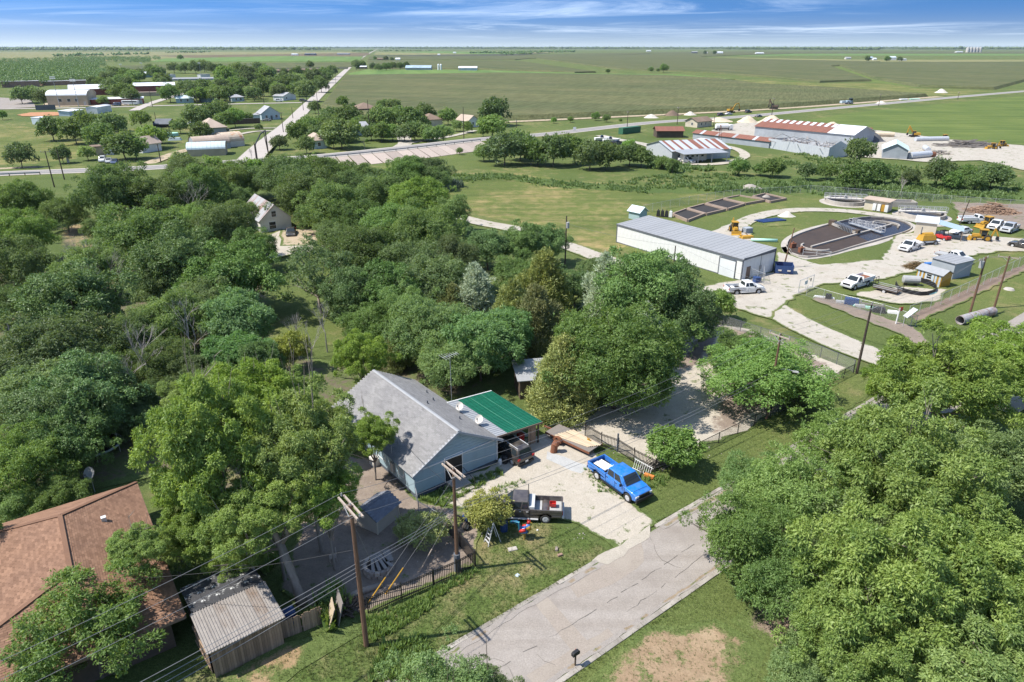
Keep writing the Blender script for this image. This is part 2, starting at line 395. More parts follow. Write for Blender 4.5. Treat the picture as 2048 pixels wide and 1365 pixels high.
def ribbon(name, pts, width, mat, z, edge=.5, px=True):
    """a road along a centre line of constant true width; rim attribute as in flat()"""
    P = [Vector(G(*p)) for p in pts] if px else [Vector(p) for p in pts]
    C = []
    for i in range(len(P) - 1):           # Catmull-Rom
        p0, p1, p2, p3 = P[max(i - 1, 0)], P[i], P[i + 1], P[min(i + 2, len(P) - 1)]
        k = max(2, min(40, int((p2 - p1).length / 2.5)))
        for j in range(k):
            t = j / k
            C.append(.5 * ((2 * p1) + (p2 - p0) * t + (2 * p0 - 5 * p1 + 4 * p2 - p3) * t * t + (3 * p1 - p0 - 3 * p2 + p3) * t ** 3))
    C.append(P[-1]); bm = bmesh.new(); lay = bm.verts.layers.float.new('edge'); rows = []; rr = random.Random(name)
    for i, c in enumerate(C):
        t = (C[min(i + 1, len(C) - 1)] - C[max(i - 1, 0)]).normalized(); nn = Vector((-t.y, t.x)); row = []
        for s, e in ((-1, 0), (-1, 1), (1, 1), (1, 0)):
            h = width / 2 - (edge if e else rr.uniform(-.3, .3) * edge)
            v = bm.verts.new((*(c + nn * h * s), z(i / (len(C) - 1)) if callable(z) else z)); v[lay] = e; row.append(v)
        rows.append(row)
    for a, b in zip(rows, rows[1:]):
        for k in range(3): bm.faces.new((a[k], a[k + 1], b[k + 1], b[k]))
    for f in bm.faces:
        f.normal_update()
        if f.normal.z < 0: f.normal_flip()
    me = bpy.data.meshes.new(name); bm.to_mesh(me); bm.free(); me.materials.append(mat)
    return link(name, me, None, kind='structure'), C

# ---- the land
mb = MB(); S = 45000
mb.face([(-S, -300, 0), (S, -300, 0), (S, S, 0), (-S, S, 0)])
link('ground', mb.mesh('ground', M['ground'], fix=False), None, kind='structure')

def crop(name, pts, h, mat, side=None):
    P = [Vector(G(*p)) for p in pts]
    ar = sum(P[i].x * P[(i + 1) % len(P)].y - P[(i + 1) % len(P)].x * P[i].y for i in range(len(P)))
    if ar < 0: P.reverse()
    vs, _, fs, _, _, _ = delaunay_2d_cdt(P, [(i, (i + 1) % len(P)) for i in range(len(P))], [], 1, 1e-3)
    m = MB(); m._add([(v.x, v.y, h) for v in vs], [tuple(f) for f in fs])
    n = len(P); O = []
    for i in range(n):
        t = (P[(i + 1) % n] - P[i - 1]); t = t / (t.length or 1); O.append(P[i] + Vector((t.y, -t.x)) * h * 1.1)
    for i in range(n): a, b, c, d = P[i], P[(i + 1) % n], O[(i + 1) % n], O[i]; m.face([(d.x, d.y, .0), (c.x, c.y, .0), (b.x, b.y, h), (a.x, a.y, h)])
    return link(name, m.mesh(name, mat, fix=False), None, kind='stuff')
# far fields (bands towards the horizon)
def far(name, pts, mat, h=.3): return crop(name, pts, h, mat)
far('field', [(-900, 135), (640, 118), (742, 108), (700, 104), (-900, 104)], M['palefield'], .2)
far('field', [(430, 118), (700, 120), (742, 109), (735, 106), (560, 109), (300, 112)], M['brownfield'], .5)
far('field', [(330, 118), (560, 113), (727, 114), (716, 124), (300, 124)], M['greenfield'], .8)
far('field', [(240, 133), (500, 128), (712, 126), (702, 135), (420, 140), (250, 140)], M['corn_far'], 1)
far('field', [(600, 140), (450, 138), (445, 132), (700, 128), (695, 139)], M['darkfield'], .6)
far('field', [(752, 104), (1150, 103), (1060, 108), (900, 111), (748, 110)], M['palefield'], .4)
far('field', [(745, 105.5), (880, 103), (1060, 107), (1010, 110), (830, 106)], M['greenfield'], .7)
far('field', [(748, 112), (1060, 108), (1100, 107), (1020, 112.5), (745, 114)], M['darkfield'], 1.2)
crop('corn_field', [(740, 114), (1010, 113), (1160, 108), (1420, 104), (2900, 104), (2900, 108), (1300, 108), (1060, 118), (1030, 120.5), (736, 120)], 1.6, M['corn_far'])
crop('corn_field', [(735, 122.5), (1010, 123), (1040, 124), (1190, 146), (1150, 147), (960, 139.5), (740, 138)], 2.0, M['corn_far'])
far('field', [(700, 147), (735, 140), (960, 141), (1180, 148), (1360, 150), (1470, 160), (1330, 152.5), (1000, 147), (696, 152)], M['greenfield'], .5)
crop('corn_field', [(1070, 117), (1300, 109), (1650, 106), (1400, 114), (1420, 118), (1760, 125), (1660, 134), (1740, 163), (1640, 166), (1560, 158), (1420, 146), (1240, 140)], 2.0, M['corn_far'])
far('field', [(1290, 107.5), (1650, 108), (2900, 108), (2900, 112), (1700, 111.5), (1400, 112.5)], M['greenfield'], .4)
far('field', [(1410, 115), (1700, 120), (2900, 121), (2900, 124.5), (1760, 124.5), (1560, 119.5)], M['palefield'], .4)
crop('corn_field', [(1680, 132), (1760, 126), (2900, 126), (2900, 160), (2048, 163), (1985, 180), (1840, 175), (1750, 158)], 2.2, M['corn_far'])
crop('corn_field', [(692, 154), (1000, 149), (1330, 154.5), (1430, 160), (1520, 172), (1700, 182), (1850, 194), (1792, 198), (1690, 206), (1539, 216.5), (1380, 224.5), (1186, 233.5), (1056, 239.5), (900, 241), (800, 243), (720, 232), (648, 215)], 2.3, M['corn'])
flat('meadow', [(1480, 160), (1640, 168), (1760, 166), (1840, 178), (1980, 184), (2200, 178), (2200, 160), (2300, 176), (2048, 185), (1870, 205), (1700, 182), (1520, 172)], M['meadow'], .03, 2)
flat('meadow', [(1690, 134), (1750, 160), (1840, 177), (1700, 175), (1740, 164), (1660, 134)], M['hay'], .028, 1)
flat('hay_field', [(1580, 246), (1700, 226), (2048, 192), (2300, 176), (2300, 330), (2048, 290), (1900, 278), (1760, 262), (1640, 250)], M['hay'], .024, 1)
flat('meadow', [(885, 352), (1000, 342), (1150, 360), (1300, 372), (1450, 392), (1480, 396), (1220, 520), (1060, 452), (935, 430), (860, 390)], M['meadow'], lift(), 2)
flat('meadow', [(0, 250), (120, 258), (190, 290), (160, 318), (60, 330), (-200, 340), (-200, 250)], M['meadow'], lift(), 2)
flat('lawn', [(500, 345), (960, 305), (1010, 330), (870, 345), (700, 362), (560, 372)], M['lawn'], lift(), 1)
flat('lawn', [(640, 290), (960, 262), (1100, 255), (1190, 250), (1150, 262), (960, 278), (640, 306)], M['lawn'], lift(), 1)
flat('lawn', [(-150, 355), (330, 336), (430, 332), (440, 380), (100, 390), (-100, 400)], M['lawn'], lift(), 1)
flat('creek_bank', [(880, 352), (1000, 345), (1120, 362), (1300, 374), (1420, 372), (1500, 352), (1700, 352), (2048, 372), (2300, 380), (2300, 415), (1900, 402), (1560, 392), (1440, 390), (1300, 386), (1120, 376), (1000, 357), (900, 362)], M['rank'], lift(), 1.5)
flat('lawn', [(1470, 395), (1620, 392), (1900, 410), (2048, 430), (2048, 470), (1640, 560), (1560, 600), (1420, 560), (1240, 500)], M['lawn'], lift(), 1)
flat('lawn', [(1640, 560), (2048, 500), (2200, 520), (2200, 640), (1900, 720), (1760, 690), (1580, 620), (1570, 590)], M['lawn'], lift(), 1)
flat('paddock_grass', [(540, 560), (690, 540), (720, 600), (700, 690), (560, 700)], M['lawn'], lift(), 1)
flat('dry_grass', [(110, 452), (180, 440), (225, 458), (210, 505), (115, 512)], M['dryyard'], lift(), 3)
flat('dry_grass', [(0, 1365), (390, 1350), (560, 1300), (690, 1235), (850, 1290), (760, 1365), (500, 1440), (0, 1440)], M['verge'], lift(), .6)
flat('verge_grass', [(690, 1262), (736, 1228), (913, 1152), (950, 1132), (985, 1030), (1125, 1050), (1225, 1100), (1070, 1192), (880, 1312), (760, 1365)], M['verge'], lift(), .4)
flat('verge_grass', [(1300, 945), (1400, 905), (1540, 835), (1720, 735), (1800, 745), (1620, 880), (1480, 958), (1312, 1045), (1250, 1000)], M['lawn'], lift(), .4)
flat('south_lawn', [(1300, 1235), (1400, 1168), (1520, 1095), (1800, 900), (2300, 1000), (2300, 1500), (1000, 1500), (1090, 1365)], M['lawn'], lift(), .4)
flat('bare_patch', [(1290, 1260), (1420, 1225), (1530, 1300), (1520, 1420), (1200, 1420), (1180, 1365), (1230, 1300)], M['straw'], lift(), 1.5)
flat('dirt_patch', [(1470, 1240), (1560, 1185), (1690, 1200), (1710, 1310), (1570, 1345), (1520, 1300)], M['dirt'], lift(), 1.6)
flat('woodland_floor', [(-200, 420), (180, 520), (420, 470), (520, 520), (560, 700), (700, 730), (900, 700), (1000, 800), (900, 800), (700, 900), (480, 1180), (300, 960), (0, 1030), (-300, 1000)], M['woodfloor'], lift(), 2)
# yards and tracks
flat('yard_dirt', [(660, 900), (770, 930), (832, 1000), (880, 1010), (965, 1030), (951, 1132), (913, 1150), (736, 1226), (640, 1235), (560, 1180), (600, 1050)], M['greydirt'], lift(), .5)
flat('gravel_lot', [(1090, 872), (1160, 840), (1330, 730), (1400, 655), (1440, 650), (1560, 680), (1700, 742), (1540, 832), (1400, 900), (1330, 935), (1290, 935), (1190, 885)], M['cream'], lift(), .8)
flat('lot_dirt', [(1350, 735), (1395, 650), (1440, 648), (1560, 680), (1690, 738), (1540, 828), (1420, 888), (1345, 872), (1440, 800), (1420, 740)], M['lotdirt'], lift(), 2.0)
flat('lot_dirt', [(1335, 740), (1400, 655), (1450, 660), (1430, 700), (1405, 738)], M['lotdirt'], lift(), 1.2)
flat('driveway', [(1000, 880), (1100, 868), (1190, 905), (1225, 965), (1262, 1010), (1318, 1048), (1235, 1104), (1180, 1065), (1125, 1040), (1010, 1035), (880, 1010), (880, 970), (990, 930)], M['cream'], lift(), .5)
flat('gravel_spill', [(1095, 905), (1130, 915), (1180, 935), (1165, 950), (1120, 935), (1090, 922)], loose_mat('grey_gravel', (.42, .42, .41), (.36, .36, .35), (.46, .45, .43), rim=False), lift(), .5)
_dry = flat('dirt_strip', [(430, 1372), (570, 1296), (690, 1236), (735, 1262), (680, 1300), (600, 1345), (520, 1400)], loose_mat('straw_dirt', (.34, .235, .13), (.26, .18, .10), (.36, .28, .17), weed=.6), lift(), 1.0)
# street with kerbs
SA, SB = Vector((-3.9, 31.3)), Vector((27.2, 55.3))
sdir = (SB - SA).normalized(); snor = Vector((-sdir.y, sdir.x)); SW = 5.75
def st(s, t): return tuple(SA + sdir * s - snor * t)     # s along, t across from the north kerb
zs = lift()
flat('street', [st(-30, 0), st(120, 0), st(120, SW), st(-30, SW)], M['road'], zs, .25, 2, .0, px=False)
flat('road_patch', [st(9.5, .5), st(17, .35), st(15.5, 2.0), st(12.0, 2.3), st(9.3, 1.6)], M['patch'], lift(), .3, .8, .1, px=False)
flat('road_patch', [st(6.6, .4), st(7.7, .4), st(7.2, 5.3), st(5.9, 5.3)], M['patch'], lift(), .2, .8, .05, px=False)
flat('road_patch', [st(2.6, 4.4), st(9, 4.8), st(9, 5.6), st(2.6, 5.6)], M['patch'], lift(), .3, .8, .1, px=False)
# the drive's apron and tyre marks
flat('apron', [st(12.6, -.4), st(19.0, -.4), st(18.0, .5), st(13.2, .6)], M['apron'], lift(), .4, .7, .15, px=False)
def kerb(s0, s1, t, seg=1.9, label=None):
    k = link('kerb', None, None, kind='structure'); s = s0; i = 0
    rr = random.Random(int(s0 * 10 + t))
    me = None
    a = math.atan2(sdir.y, sdir.x)
    me = MB().box((0, 0, .055), (seg - .03, .34, .15), 0).mesh('kerb_stone', piece('kerb_concrete%d' % int(s0 + t * 9), (.40, .365, .32), (.27, .24, .205), 2.5, .95, var=.3), .02)
    while s < s1:
        p = SA + sdir * (s + seg / 2) - snor * t
        o = link('kerb_stone', me, k, (p.x, p.y, rr.uniform(-.015, .012)), a + rr.uniform(-.008, .008)); s += seg
kerb(-8, 12.4, -.17); kerb(19.2, 66, -.17); kerb(-8, 66, SW + .17)
flat('gutter', [st(-4, 0), st(12.2, 0), st(12.6, .55), st(6, .35), st(-4, .7)], M['gutter'], lift(), .3, .7, .08, px=False); flat('gutter', [st(19.4, 0), st(50, 0), st(50, .5), st(30, .8), st(19.4, .5)], M['gutter'], lift(), .3, .7, .08, px=False); flat('gutter', [st(-4, SW - .3), st(30, SW - .4), st(30, SW), st(-4, SW)], M['gutter'], lift(), .2, .7, .06, px=False)
# cracks in the street, narrow dark lines of tar
mcrack = surf('crack', (.19, .17, .15), rough=.95)
def crack(name, pts, w=.05):
    m = MB(); rr = random.Random(len(pts)); P = []
    for a, b in zip(pts, pts[1:]):
        a = Vector(a); b = Vector(b); k = max(1, int((b - a).length / .5))
        for j in range(k): P.append(a.lerp(b, j / k) + Vector((rr.uniform(-.08, .08), rr.uniform(-.08, .08))))
    for a, b in zip(P, P[1:]):
        if rr.random() < .22: continue
        d = (b - a).normalized(); nn = Vector((-d.y, d.x)) * w * rr.uniform(.1, .55)
        m.face([(*(a - nn), 0), (*(b - nn), 0), (*(b + nn), 0), (*(a + nn), 0)])
    o = link(name, m.mesh(name, mcrack, fix=False), None, (0, 0, zs + .020), kind='structure')
crack('road_crack', [st(0, 2.9), st(10, 3.2), st(22, 3.0), st(40, 3.1)], .05)
crack('road_crack', [st(4, 3.6), st(4.6, 5.5)], .04); crack('road_crack', [st(18, .3), st(16.6, 2.6), st(17.5, 5.6)], .04)
crack('road_crack', [st(11, 4.6), st(20, 4.2), st(30, 4.9)], .035); crack('road_crack', [st(23, .4), st(24.2, 2.4)], .04)
crack('road_crack', [st(1, 1.2), st(2.2, 2.8), st(1.6, 5)], .03)
# caliche roads of the works
zc = lift()
ribbon('gravel_road', [(905, 432), (960, 446), (1040, 462), (1140, 495), (1230, 527), (1330, 560), (1420, 590), (1500, 602)], 4.6, M['caliche'], zc, .6)
ribbon('gravel_road', [(1500, 585), (1540, 615), (1600, 650), (1700, 695), (1810, 735), (1900, 765), (2050, 820)], 5.4, M['caliche'], lift(), .6)
flat('gravel_yard', [(1395, 575), (1480, 560), (1545, 545), (1550, 500), (1562, 505), (1640, 530), (1760, 520), (1790, 470), (1900, 462), (1960, 472), (2048, 478), (2200, 470), (2200, 505), (2010, 505), (1960, 510), (1830, 545), (1770, 560), (1650, 570), (1600, 590), (1560, 620), (1540, 640), (1470, 620)], M['caliche'], lift(), .8)
ribbon('gravel_road', [(1440, 490), (1480, 450), (1530, 430), (1600, 421), (1700, 424), (1830, 442), (1880, 455)], 4.2, M['caliche'], lift(), .5)
flat('gravel_pad', [(1400, 470), (1470, 445), (1500, 450), (1510, 490), (1440, 500)], M['caliche'], lift(), .6)
ribbon('gravel_road', [(2300, 640), (2048, 690), (1960, 735), (1880, 800), (1760, 870)], 4.4, M['road'], lift(), .5)
flat('erosion_strip', [(1640, 590), (1780, 640), (1830, 655), (1870, 700), (1840, 700), (1800, 672), (1620, 600)], M['greydirt'], lift(), .5)
flat('fence_line_dirt', [(1815, 632), (1950, 570), (2048, 530), (2200, 470), (2200, 480), (2048, 545), (1960, 590), (1830, 650)], M['dirt'], lift(), .5)
flat('scrap_yard_dirt', [(1900, 405), (2048, 410), (2200, 420), (2200, 470), (2048, 462), (1920, 440)], M['greydirt'], lift(), 1.2)
flat('trailer_pad', [(1690, 590), (1790, 575), (1900, 580), (1880, 605), (1800, 612)], M['cream'], lift(), .8)
# depot yard, north of the creek
flat('depot_yard', [(1420, 262), (1480, 245), (1560, 246), (1650, 252), (1780, 264), (1900, 280), (2048, 292), (2300, 312), (2300, 352), (2048, 342), (1960, 322), (1860, 326), (1760, 318), (1700, 316), (1560, 296), (1430, 276)], M['caliche'], lift(), 1.2)
ribbon('farm_track', [(1200, 272), (1235, 280), (1290, 290), (1330, 305)], 5, M['caliche'], lift(), .6)
ribbon('farm_track', [(1300, 322), (1400, 330), (1460, 325), (1490, 312), (1470, 298), (1430, 290)], 4, M['cream'], lift(), .6)
# highway on its low bank
HW = [(-700, 395), (-260, 362), (0, 348), (180, 341), (330, 334), (500, 322), (640, 313), (800, 297), (960, 279), (1100, 268), (1300, 246), (1480, 234), (1700, 214), (2048, 183), (2400, 155)]
HZ = [0, .2, .5, .8, 1.0, 1.5, 2.0, 2.2, 2.0, 1.2, .5, .3, .25, .25, .25]
hp = [Vector(G3(u, v, z)) for (u, v), z in zip(HW, HZ)]
def rail_line(pts, step=4):
    C = []
    for i in range(len(pts) - 1):
        p0, p1, p2, p3 = pts[max(i - 1, 0)], pts[i], pts[i + 1], pts[min(i + 2, len(pts) - 1)]
        k = max(2, min(60, int((p2 - p1).length / step)))
        for j in range(k):
            t = j / k; C.append(.5 * ((2 * p1) + (p2 - p0) * t + (2 * p0 - 5 * p1 + 4 * p2 - p3) * t * t + (3 * p1 - p0 - 3 * p2 + p3) * t ** 3))
    C.append(pts[-1]); return C
HC = rail_line(hp)
def strip(name, C, prof, mat, kind='structure', edge=True):
    """cross-section (offset to the left, height change) swept along C; two outermost get edge 0"""
    bm = bmesh.new(); lay = bm.verts.layers.float.new('edge'); rows = []
    for i, c in enumerate(C):
        t = (C[min(i + 1, len(C) - 1)] - C[max(i - 1, 0)]); t.z = 0; t.normalize(); nn = Vector((-t.y, t.x, 0)); row = []
        for k, (o, dz) in enumerate(prof):
            q = c + nn * o; q.z = .015 if dz is None else c.z + dz
            v = bm.verts.new(q); v[lay] = 0 if k in (0, len(prof) - 1) else 1; row.append(v)
        rows.append(row)
    for a, b in zip(rows, rows[1:]):
        for k in range(len(prof) - 1): bm.faces.new((a[k], a[k + 1], b[k + 1], b[k]))
    for f in bm.faces:
        f.normal_update()
        if f.normal.z < 0: f.normal_flip()
    me = bpy.data.meshes.new(name); bm.to_mesh(me); bm.free(); me.materials.append(mat)
    return link(name, me, None, kind=kind)
strip('highway_bank', HC, [(16, None), (5.2, -.05), (4.3, 0), (-4.3, 0), (-5.2, -.05), (-9.5, None)], M['lawn'])
strip('highway', HC, [(4.6, .035), (4.0, .035), (-4.0, .035), (-4.6, .035)], M['oldroad'])
strip('lane', HC, [(3.0, .045), (2.8, .045), (.35, .045), (.3, .045)], M['asphalt']); strip('lane', HC, [(-.3, .045), (-.35, .045), (-2.8, .045), (-3.0, .045)], M['asphalt'])
# north road and the streets of the town
NR = [Vector(G3(u, v, z)) for u, v, z in ((497, 322, 1.5), (520, 298, .8), (553, 270, .25), (583, 245, .2), (612, 215, .2), (640, 188, .2), (668, 163, .2), (693, 140, .2), (712, 124, .2), (735, 109, .2), (750, 101, .2), (757, 97, .2))]
NC = rail_line(NR, 6); strip('north_road', NC, [(4.2, .02), (3.4, .04), (-3.4, .04), (-4.2, .02)], M['oldroad'])
def lane(pts, w, mat='oldroad'): return ribbon('side_street', pts, w, M[mat], lift(), .5)
lane([(-200, 224), (0, 219), (180, 216), (330, 212), (460, 209), (604, 206)], 6)
lane([(268, 222), (300, 208), (345, 194), (385, 184)], 6); lane([(455, 262), (500, 258), (556, 257)], 3, 'caliche'); lane([(466, 272), (510, 264), (556, 262)], 3.5, 'caliche')
lane([(-100, 340), (0, 339), (50, 336), (90, 338), (150, 342)], 4, 'sand'); lane([(250, 340), (300, 327), (350, 308), (400, 295)], 5, 'sand')
lane([(790, 300), (810, 288), (806, 274), (800, 262)], 6, 'caliche'); lane([(812, 288), (850, 282), (900, 274), (950, 262)], 3.5, 'caliche')
lane([(960, 247), (1056, 243), (1186, 237), (1380, 228), (1539, 219.5), (1690, 209), (1792, 201), (1880, 194)], 7, 'sand')
flat('parking_lot', [(-100, 208), (0, 196), (60, 200), (75, 215), (0, 219), (-100, 224)], M['road'], lift(), .6)
flat('infield', [(33, 231), (60, 226), (110, 225), (140, 227), (135, 231), (85, 233.5), (45, 233.5)], M['redclay'], lift(), .8)
flat('school_apron', [(80, 216), (180, 213), (260, 212), (260, 205), (90, 207)], M['sand'], lift(), .6)
flat('gin_yard', [(515, 480), (560, 462), (640, 470), (720, 475), (700, 500), (640, 505), (520, 522)], M['cream'], lift(), 1.0)
flat('back_lot', [(560, 462), (640, 460), (700, 490), (560, 495)], M['sand'], lift(), 1.0)
# concrete slope paving beside the highway, laid in panels
def slope_panels():
    k = link('slope_paving', None, None, kind='structure'); n = 0
    idx = [i for i, c in enumerate(HC) if G(505, 322, 1.5)[0] < c.x < G(958, 281, 2.0)[0]]
    for a, b in zip(idx[:-1:1], idx[1::1]):
        ca, cb = HC[a], HC[b]; t = (cb - ca); t.z = 0; t.normalize(); nn = Vector((t.y, -t.x, 0)); m = MB()
        top = .10; pa, pb = ca + nn * 5.0, cb + nn * 5.0; qa, qb = ca + nn * 12.5, cb + nn * 12.5
        qa.z = qb.z = .12; pa.z += top; pb.z += top; g = t * .05
        m.slab([pa + g, pb - g, qb - g, qa + g], .12)
        link('paving_slab', m.mesh('paving_slab', M_slab), k); n += 1
M_slab = piece('slab_concrete', (.47, .39, .33), (.40, .33, .28), 1.2, .9, var=.22)
slope_panels()
# ------------------------------------------------------------------ foliage
def leaf_mat(name, c0, c1, trans=.36, var=.28, hv=.012):
    m, n = new_mat(name)
    col = n.mix(n.attr('tint'), c0, c1)
    h = n.add('ShaderNodeHueSaturation'); n.put(h.inputs['Color'], col)
    r = n.rand(); n.put(h.inputs['Hue'], n.rng(r, 0, 1, .5 - hv, .5 + hv * .85)); n.put(h.inputs['Saturation'], n.rng(n.math('FRACT', n.math('MULTIPLY', r, 7.3)), 0, 1, .80, 1.0))
    n.put(h.inputs['Value'], n.rng(n.math('FRACT', n.math('MULTIPLY', r, 13.7)), 0, 1, 1 - var, 1 + var * .7))
    b = n.b; n.put(b.inputs['Base Color'], h.outputs[0]); b.inputs['Roughness'].default_value = .5; b.inputs['Specular IOR Level'].default_value = .35
    t = n.add('ShaderNodeBsdfTranslucent'); n.put(t.inputs[0], n.mul(h.outputs[0], (1.25, 1.2, .6)))
    mx = n.add('ShaderNodeMixShader'); mx.inputs[0].default_value = trans + .06
    n.l.new(b.outputs[0], mx.inputs[1]); n.l.new(t.outputs[0], mx.inputs[2]); n.l.new(mx.outputs[0], n.out.inputs[0])
    return m
LM = dict(
    pecan=leaf_mat('pecan_leaf', (0.138, 0.246, 0.036), (0.330, 0.450, 0.078), trans=.34, var=.10, hv=.006),
    elm=leaf_mat('elm_leaf', (0.109, 0.210, 0.044), (0.272, 0.410, 0.102)),
    hack=leaf_mat('hackberry_leaf', (0.080, 0.157, 0.040), (0.217, 0.318, 0.090)),
    oak=leaf_mat('oak_leaf', (0.080, 0.166, 0.040), (0.190, 0.314, 0.077), trans=.22),
    feather=leaf_mat('feather_leaf', (0.100, 0.218, 0.065), (0.217, 0.393, 0.118)),
    cedar=leaf_mat('cedar_leaf', (0.170, 0.230, 0.069), (0.385, 0.403, 0.112), trans=.15),
    ash=leaf_mat('grey_cedar_leaf', (0.246, 0.322, 0.219), (0.435, 0.502, 0.334), trans=.15),
    yellow=leaf_mat('yellow_leaf', (0.210, 0.264, 0.033), (0.419, 0.443, 0.074), trans=.3),
    weed=leaf_mat('weed_leaf', (0.119, 0.215, 0.039), (0.252, 0.372, 0.089), trans=.3),
    reed=leaf_mat('reed_leaf', (0.186, 0.260, 0.159), (0.328, 0.403, 0.278), trans=.2))
BARK = surf('bark', (.165, .130, .100), (.10, .08, .062), 6, .95, stretch=(1, 1, .3), bump=.5)
BARK2 = surf('grey_bark', (.34, .29, .24), (.24, .20, .165), 6, .95, stretch=(1, 1, .3), bump=.4)
DEAD = surf('dead_wood', (.42, .38, .35), (.30, .27, .245), 5, .9)

def _unit(a): return a / np.maximum(np.linalg.norm(a, axis=1, keepdims=True), 1e-6)
def leaves(rng, P, V, per, length, width, droop, spread, tb):
    """sprigs of small folded leaves at points P pointing along V"""
    n = len(P) * per; idx = np.repeat(np.arange(len(P)), per)
    d = V[idx] * (1 - spread) + rng.normal(0, 1, (n, 3)) * spread; d[:, 2] -= droop * rng.random(n); d = _unit(d)
    nn = V[idx] + rng.normal(0, .45, (n, 3)); nn[:, 2] += .35
    side = _unit(np.cross(d, nn)); L = length * rng.uniform(.65, 1.25, n)[:, None]; w = width * rng.uniform(.7, 1.25, n)[:, None]
    up = _unit(np.cross(side, d)); p = P[idx] + rng.normal(0, length * .28, (n, 3))
    v = np.empty((n, 4, 3)); v[:, 0] = p; v[:, 1] = p + d * L * .5 + side * w * .5 + up * L * .07; v[:, 2] = p + d * L - up * L * .10; v[:, 3] = p + d * L * .45 - side * w * .5 + up * L * .07
    t = np.clip(tb[idx] + rng.normal(0, .16, n), 0, 1)
    return v.reshape(-1, 3), np.arange(n * 4).reshape(-1, 4), t
def crown_mesh(name, seed, Rr, Rz, zc, lobes, sprigs, per, leaf, mat, droop=.35, spread=.5, rough=.55, low=-.6, lr=(.26, .42), shape='round', gap=0.0, stray=.14, rmin=.35):
    rng = np.random.default_rng(seed); k = np.arange(lobes) + .5
    cz = low + (1 - low) * (1 - k / lobes) ** .85; ph = k * 2.39996 + rng.random() * 6
    cz = np.clip(cz + rng.normal(0, .07, lobes), low, 1); rr = np.sqrt(np.maximum(0, 1 - cz ** 2))
    D = np.stack([rr * np.cos(ph), rr * np.sin(ph), cz], 1)
    rad = rng.uniform(lr[0], lr[1], lobes)
    off = (1 - rad * .85) * (1 + rng.normal(0, rough * .35, lobes))
    if shape == 'cone':
        hgt = (D[:, 2] - low) / (1 - low); k2 = (1.02 - hgt) ** .75; Cn = np.stack([D[:, 0] * off * Rr, D[:, 1] * off * Rr, D[:, 2] * Rz * off], 1)
        ang = np.arctan2(D[:, 1], D[:, 0]); Cn[:, 0] = np.cos(ang) * k2 * Rr * .72; Cn[:, 1] = np.sin(ang) * k2 * Rr * .72; Cn[:, 2] = (hgt * 2 - 1) * Rz * .93; rad = rad * (.45 + .65 * k2)
    elif shape == 'flat':
        Cn = np.stack([D[:, 0] * off * Rr, D[:, 1] * off * Rr, np.sign(D[:, 2]) * np.abs(D[:, 2]) ** 1.4 * Rz], 1)
    else: Cn = D * off[:, None] * np.array([Rr, Rr, Rz])
    nin = max(2, lobes // 5)
    Cn = np.concatenate([Cn, rng.normal(0, .28, (nin, 3)) * [Rr, Rr, Rz]]); rad = np.concatenate([rad, np.full(nin, lr[1] * 1.05)]); D = np.concatenate([D, _unit(rng.normal(0, 1, (nin, 3)))])
    if gap:
        keep = rng.random(len(Cn)) > gap; Cn, rad, D = Cn[keep], rad[keep], D[keep]
    wts = rad ** 2; cnt = np.maximum(4, (wts / wts.sum() * sprigs)).astype(int); li = np.repeat(np.arange(len(Cn)), cnt); n = len(li)
    v = rng.normal(0, 1, (n, 3)) + D[li] * .75 + np.array([0, 0, .55]); v = _unit(v)
    r = rad[li] * rng.uniform(rmin, 1.0, n) ** .6 * (1 + (rng.random(n) < stray) * rng.uniform(.05, .5, n))
    P = Cn[li] + v * (r * Rr)[:, None] * np.array([1, 1, .82 if shape != 'cone' else 1.0])
    if shape == 'cone': v = _unit(v + np.array([0, 0, .9]))
    lt = rng.uniform(.1, .85, len(Cn)); tb = np.clip(lt[li] * .55 + rng.uniform(0, .55, n), 0, 1)
    V, F, T = leaves(rng, P, v, per, leaf[0], leaf[1], droop, spread, tb); V[:, 2] += zc
    me = np_mesh(name, V, F, mat, T)
    return me, Cn + np.array([0, 0, zc]), rad * Rr
def limb_mesh(name, seed, base_r, zc, tips, mat, sides=6, lean=0, twigs=0):
    rr = random.Random(seed); m = MB(); fork = Vector((rr.uniform(-.3, .3) + lean, rr.uniform(-.3, .3), zc * .42))
    m.tube([(0, 0, -.25), (0, 0, .15), fork * .5, fork], [base_r * 1.35, base_r, base_r * .8, base_r * .7], sides)
    for c in tips:
        c = Vector(c); mid = fork.lerp(c, .5) + Vector((rr.uniform(-.4, .4), rr.uniform(-.4, .4), rr.uniform(0, .5)))
        m.tube([fork, mid, c], [base_r * .5, base_r * .3, base_r * .1], 5, cap=False)
        for _ in range(twigs):
            q = c + Vector((rr.uniform(-1, 1), rr.uniform(-1, 1), rr.uniform(-.2, 1))) * base_r * 5
            m.tube([mid.lerp(c, rr.random()), q], [base_r * .16, base_r * .05], 4, cap=False)
    return m.mesh(name, mat, smooth=True, fix=False)
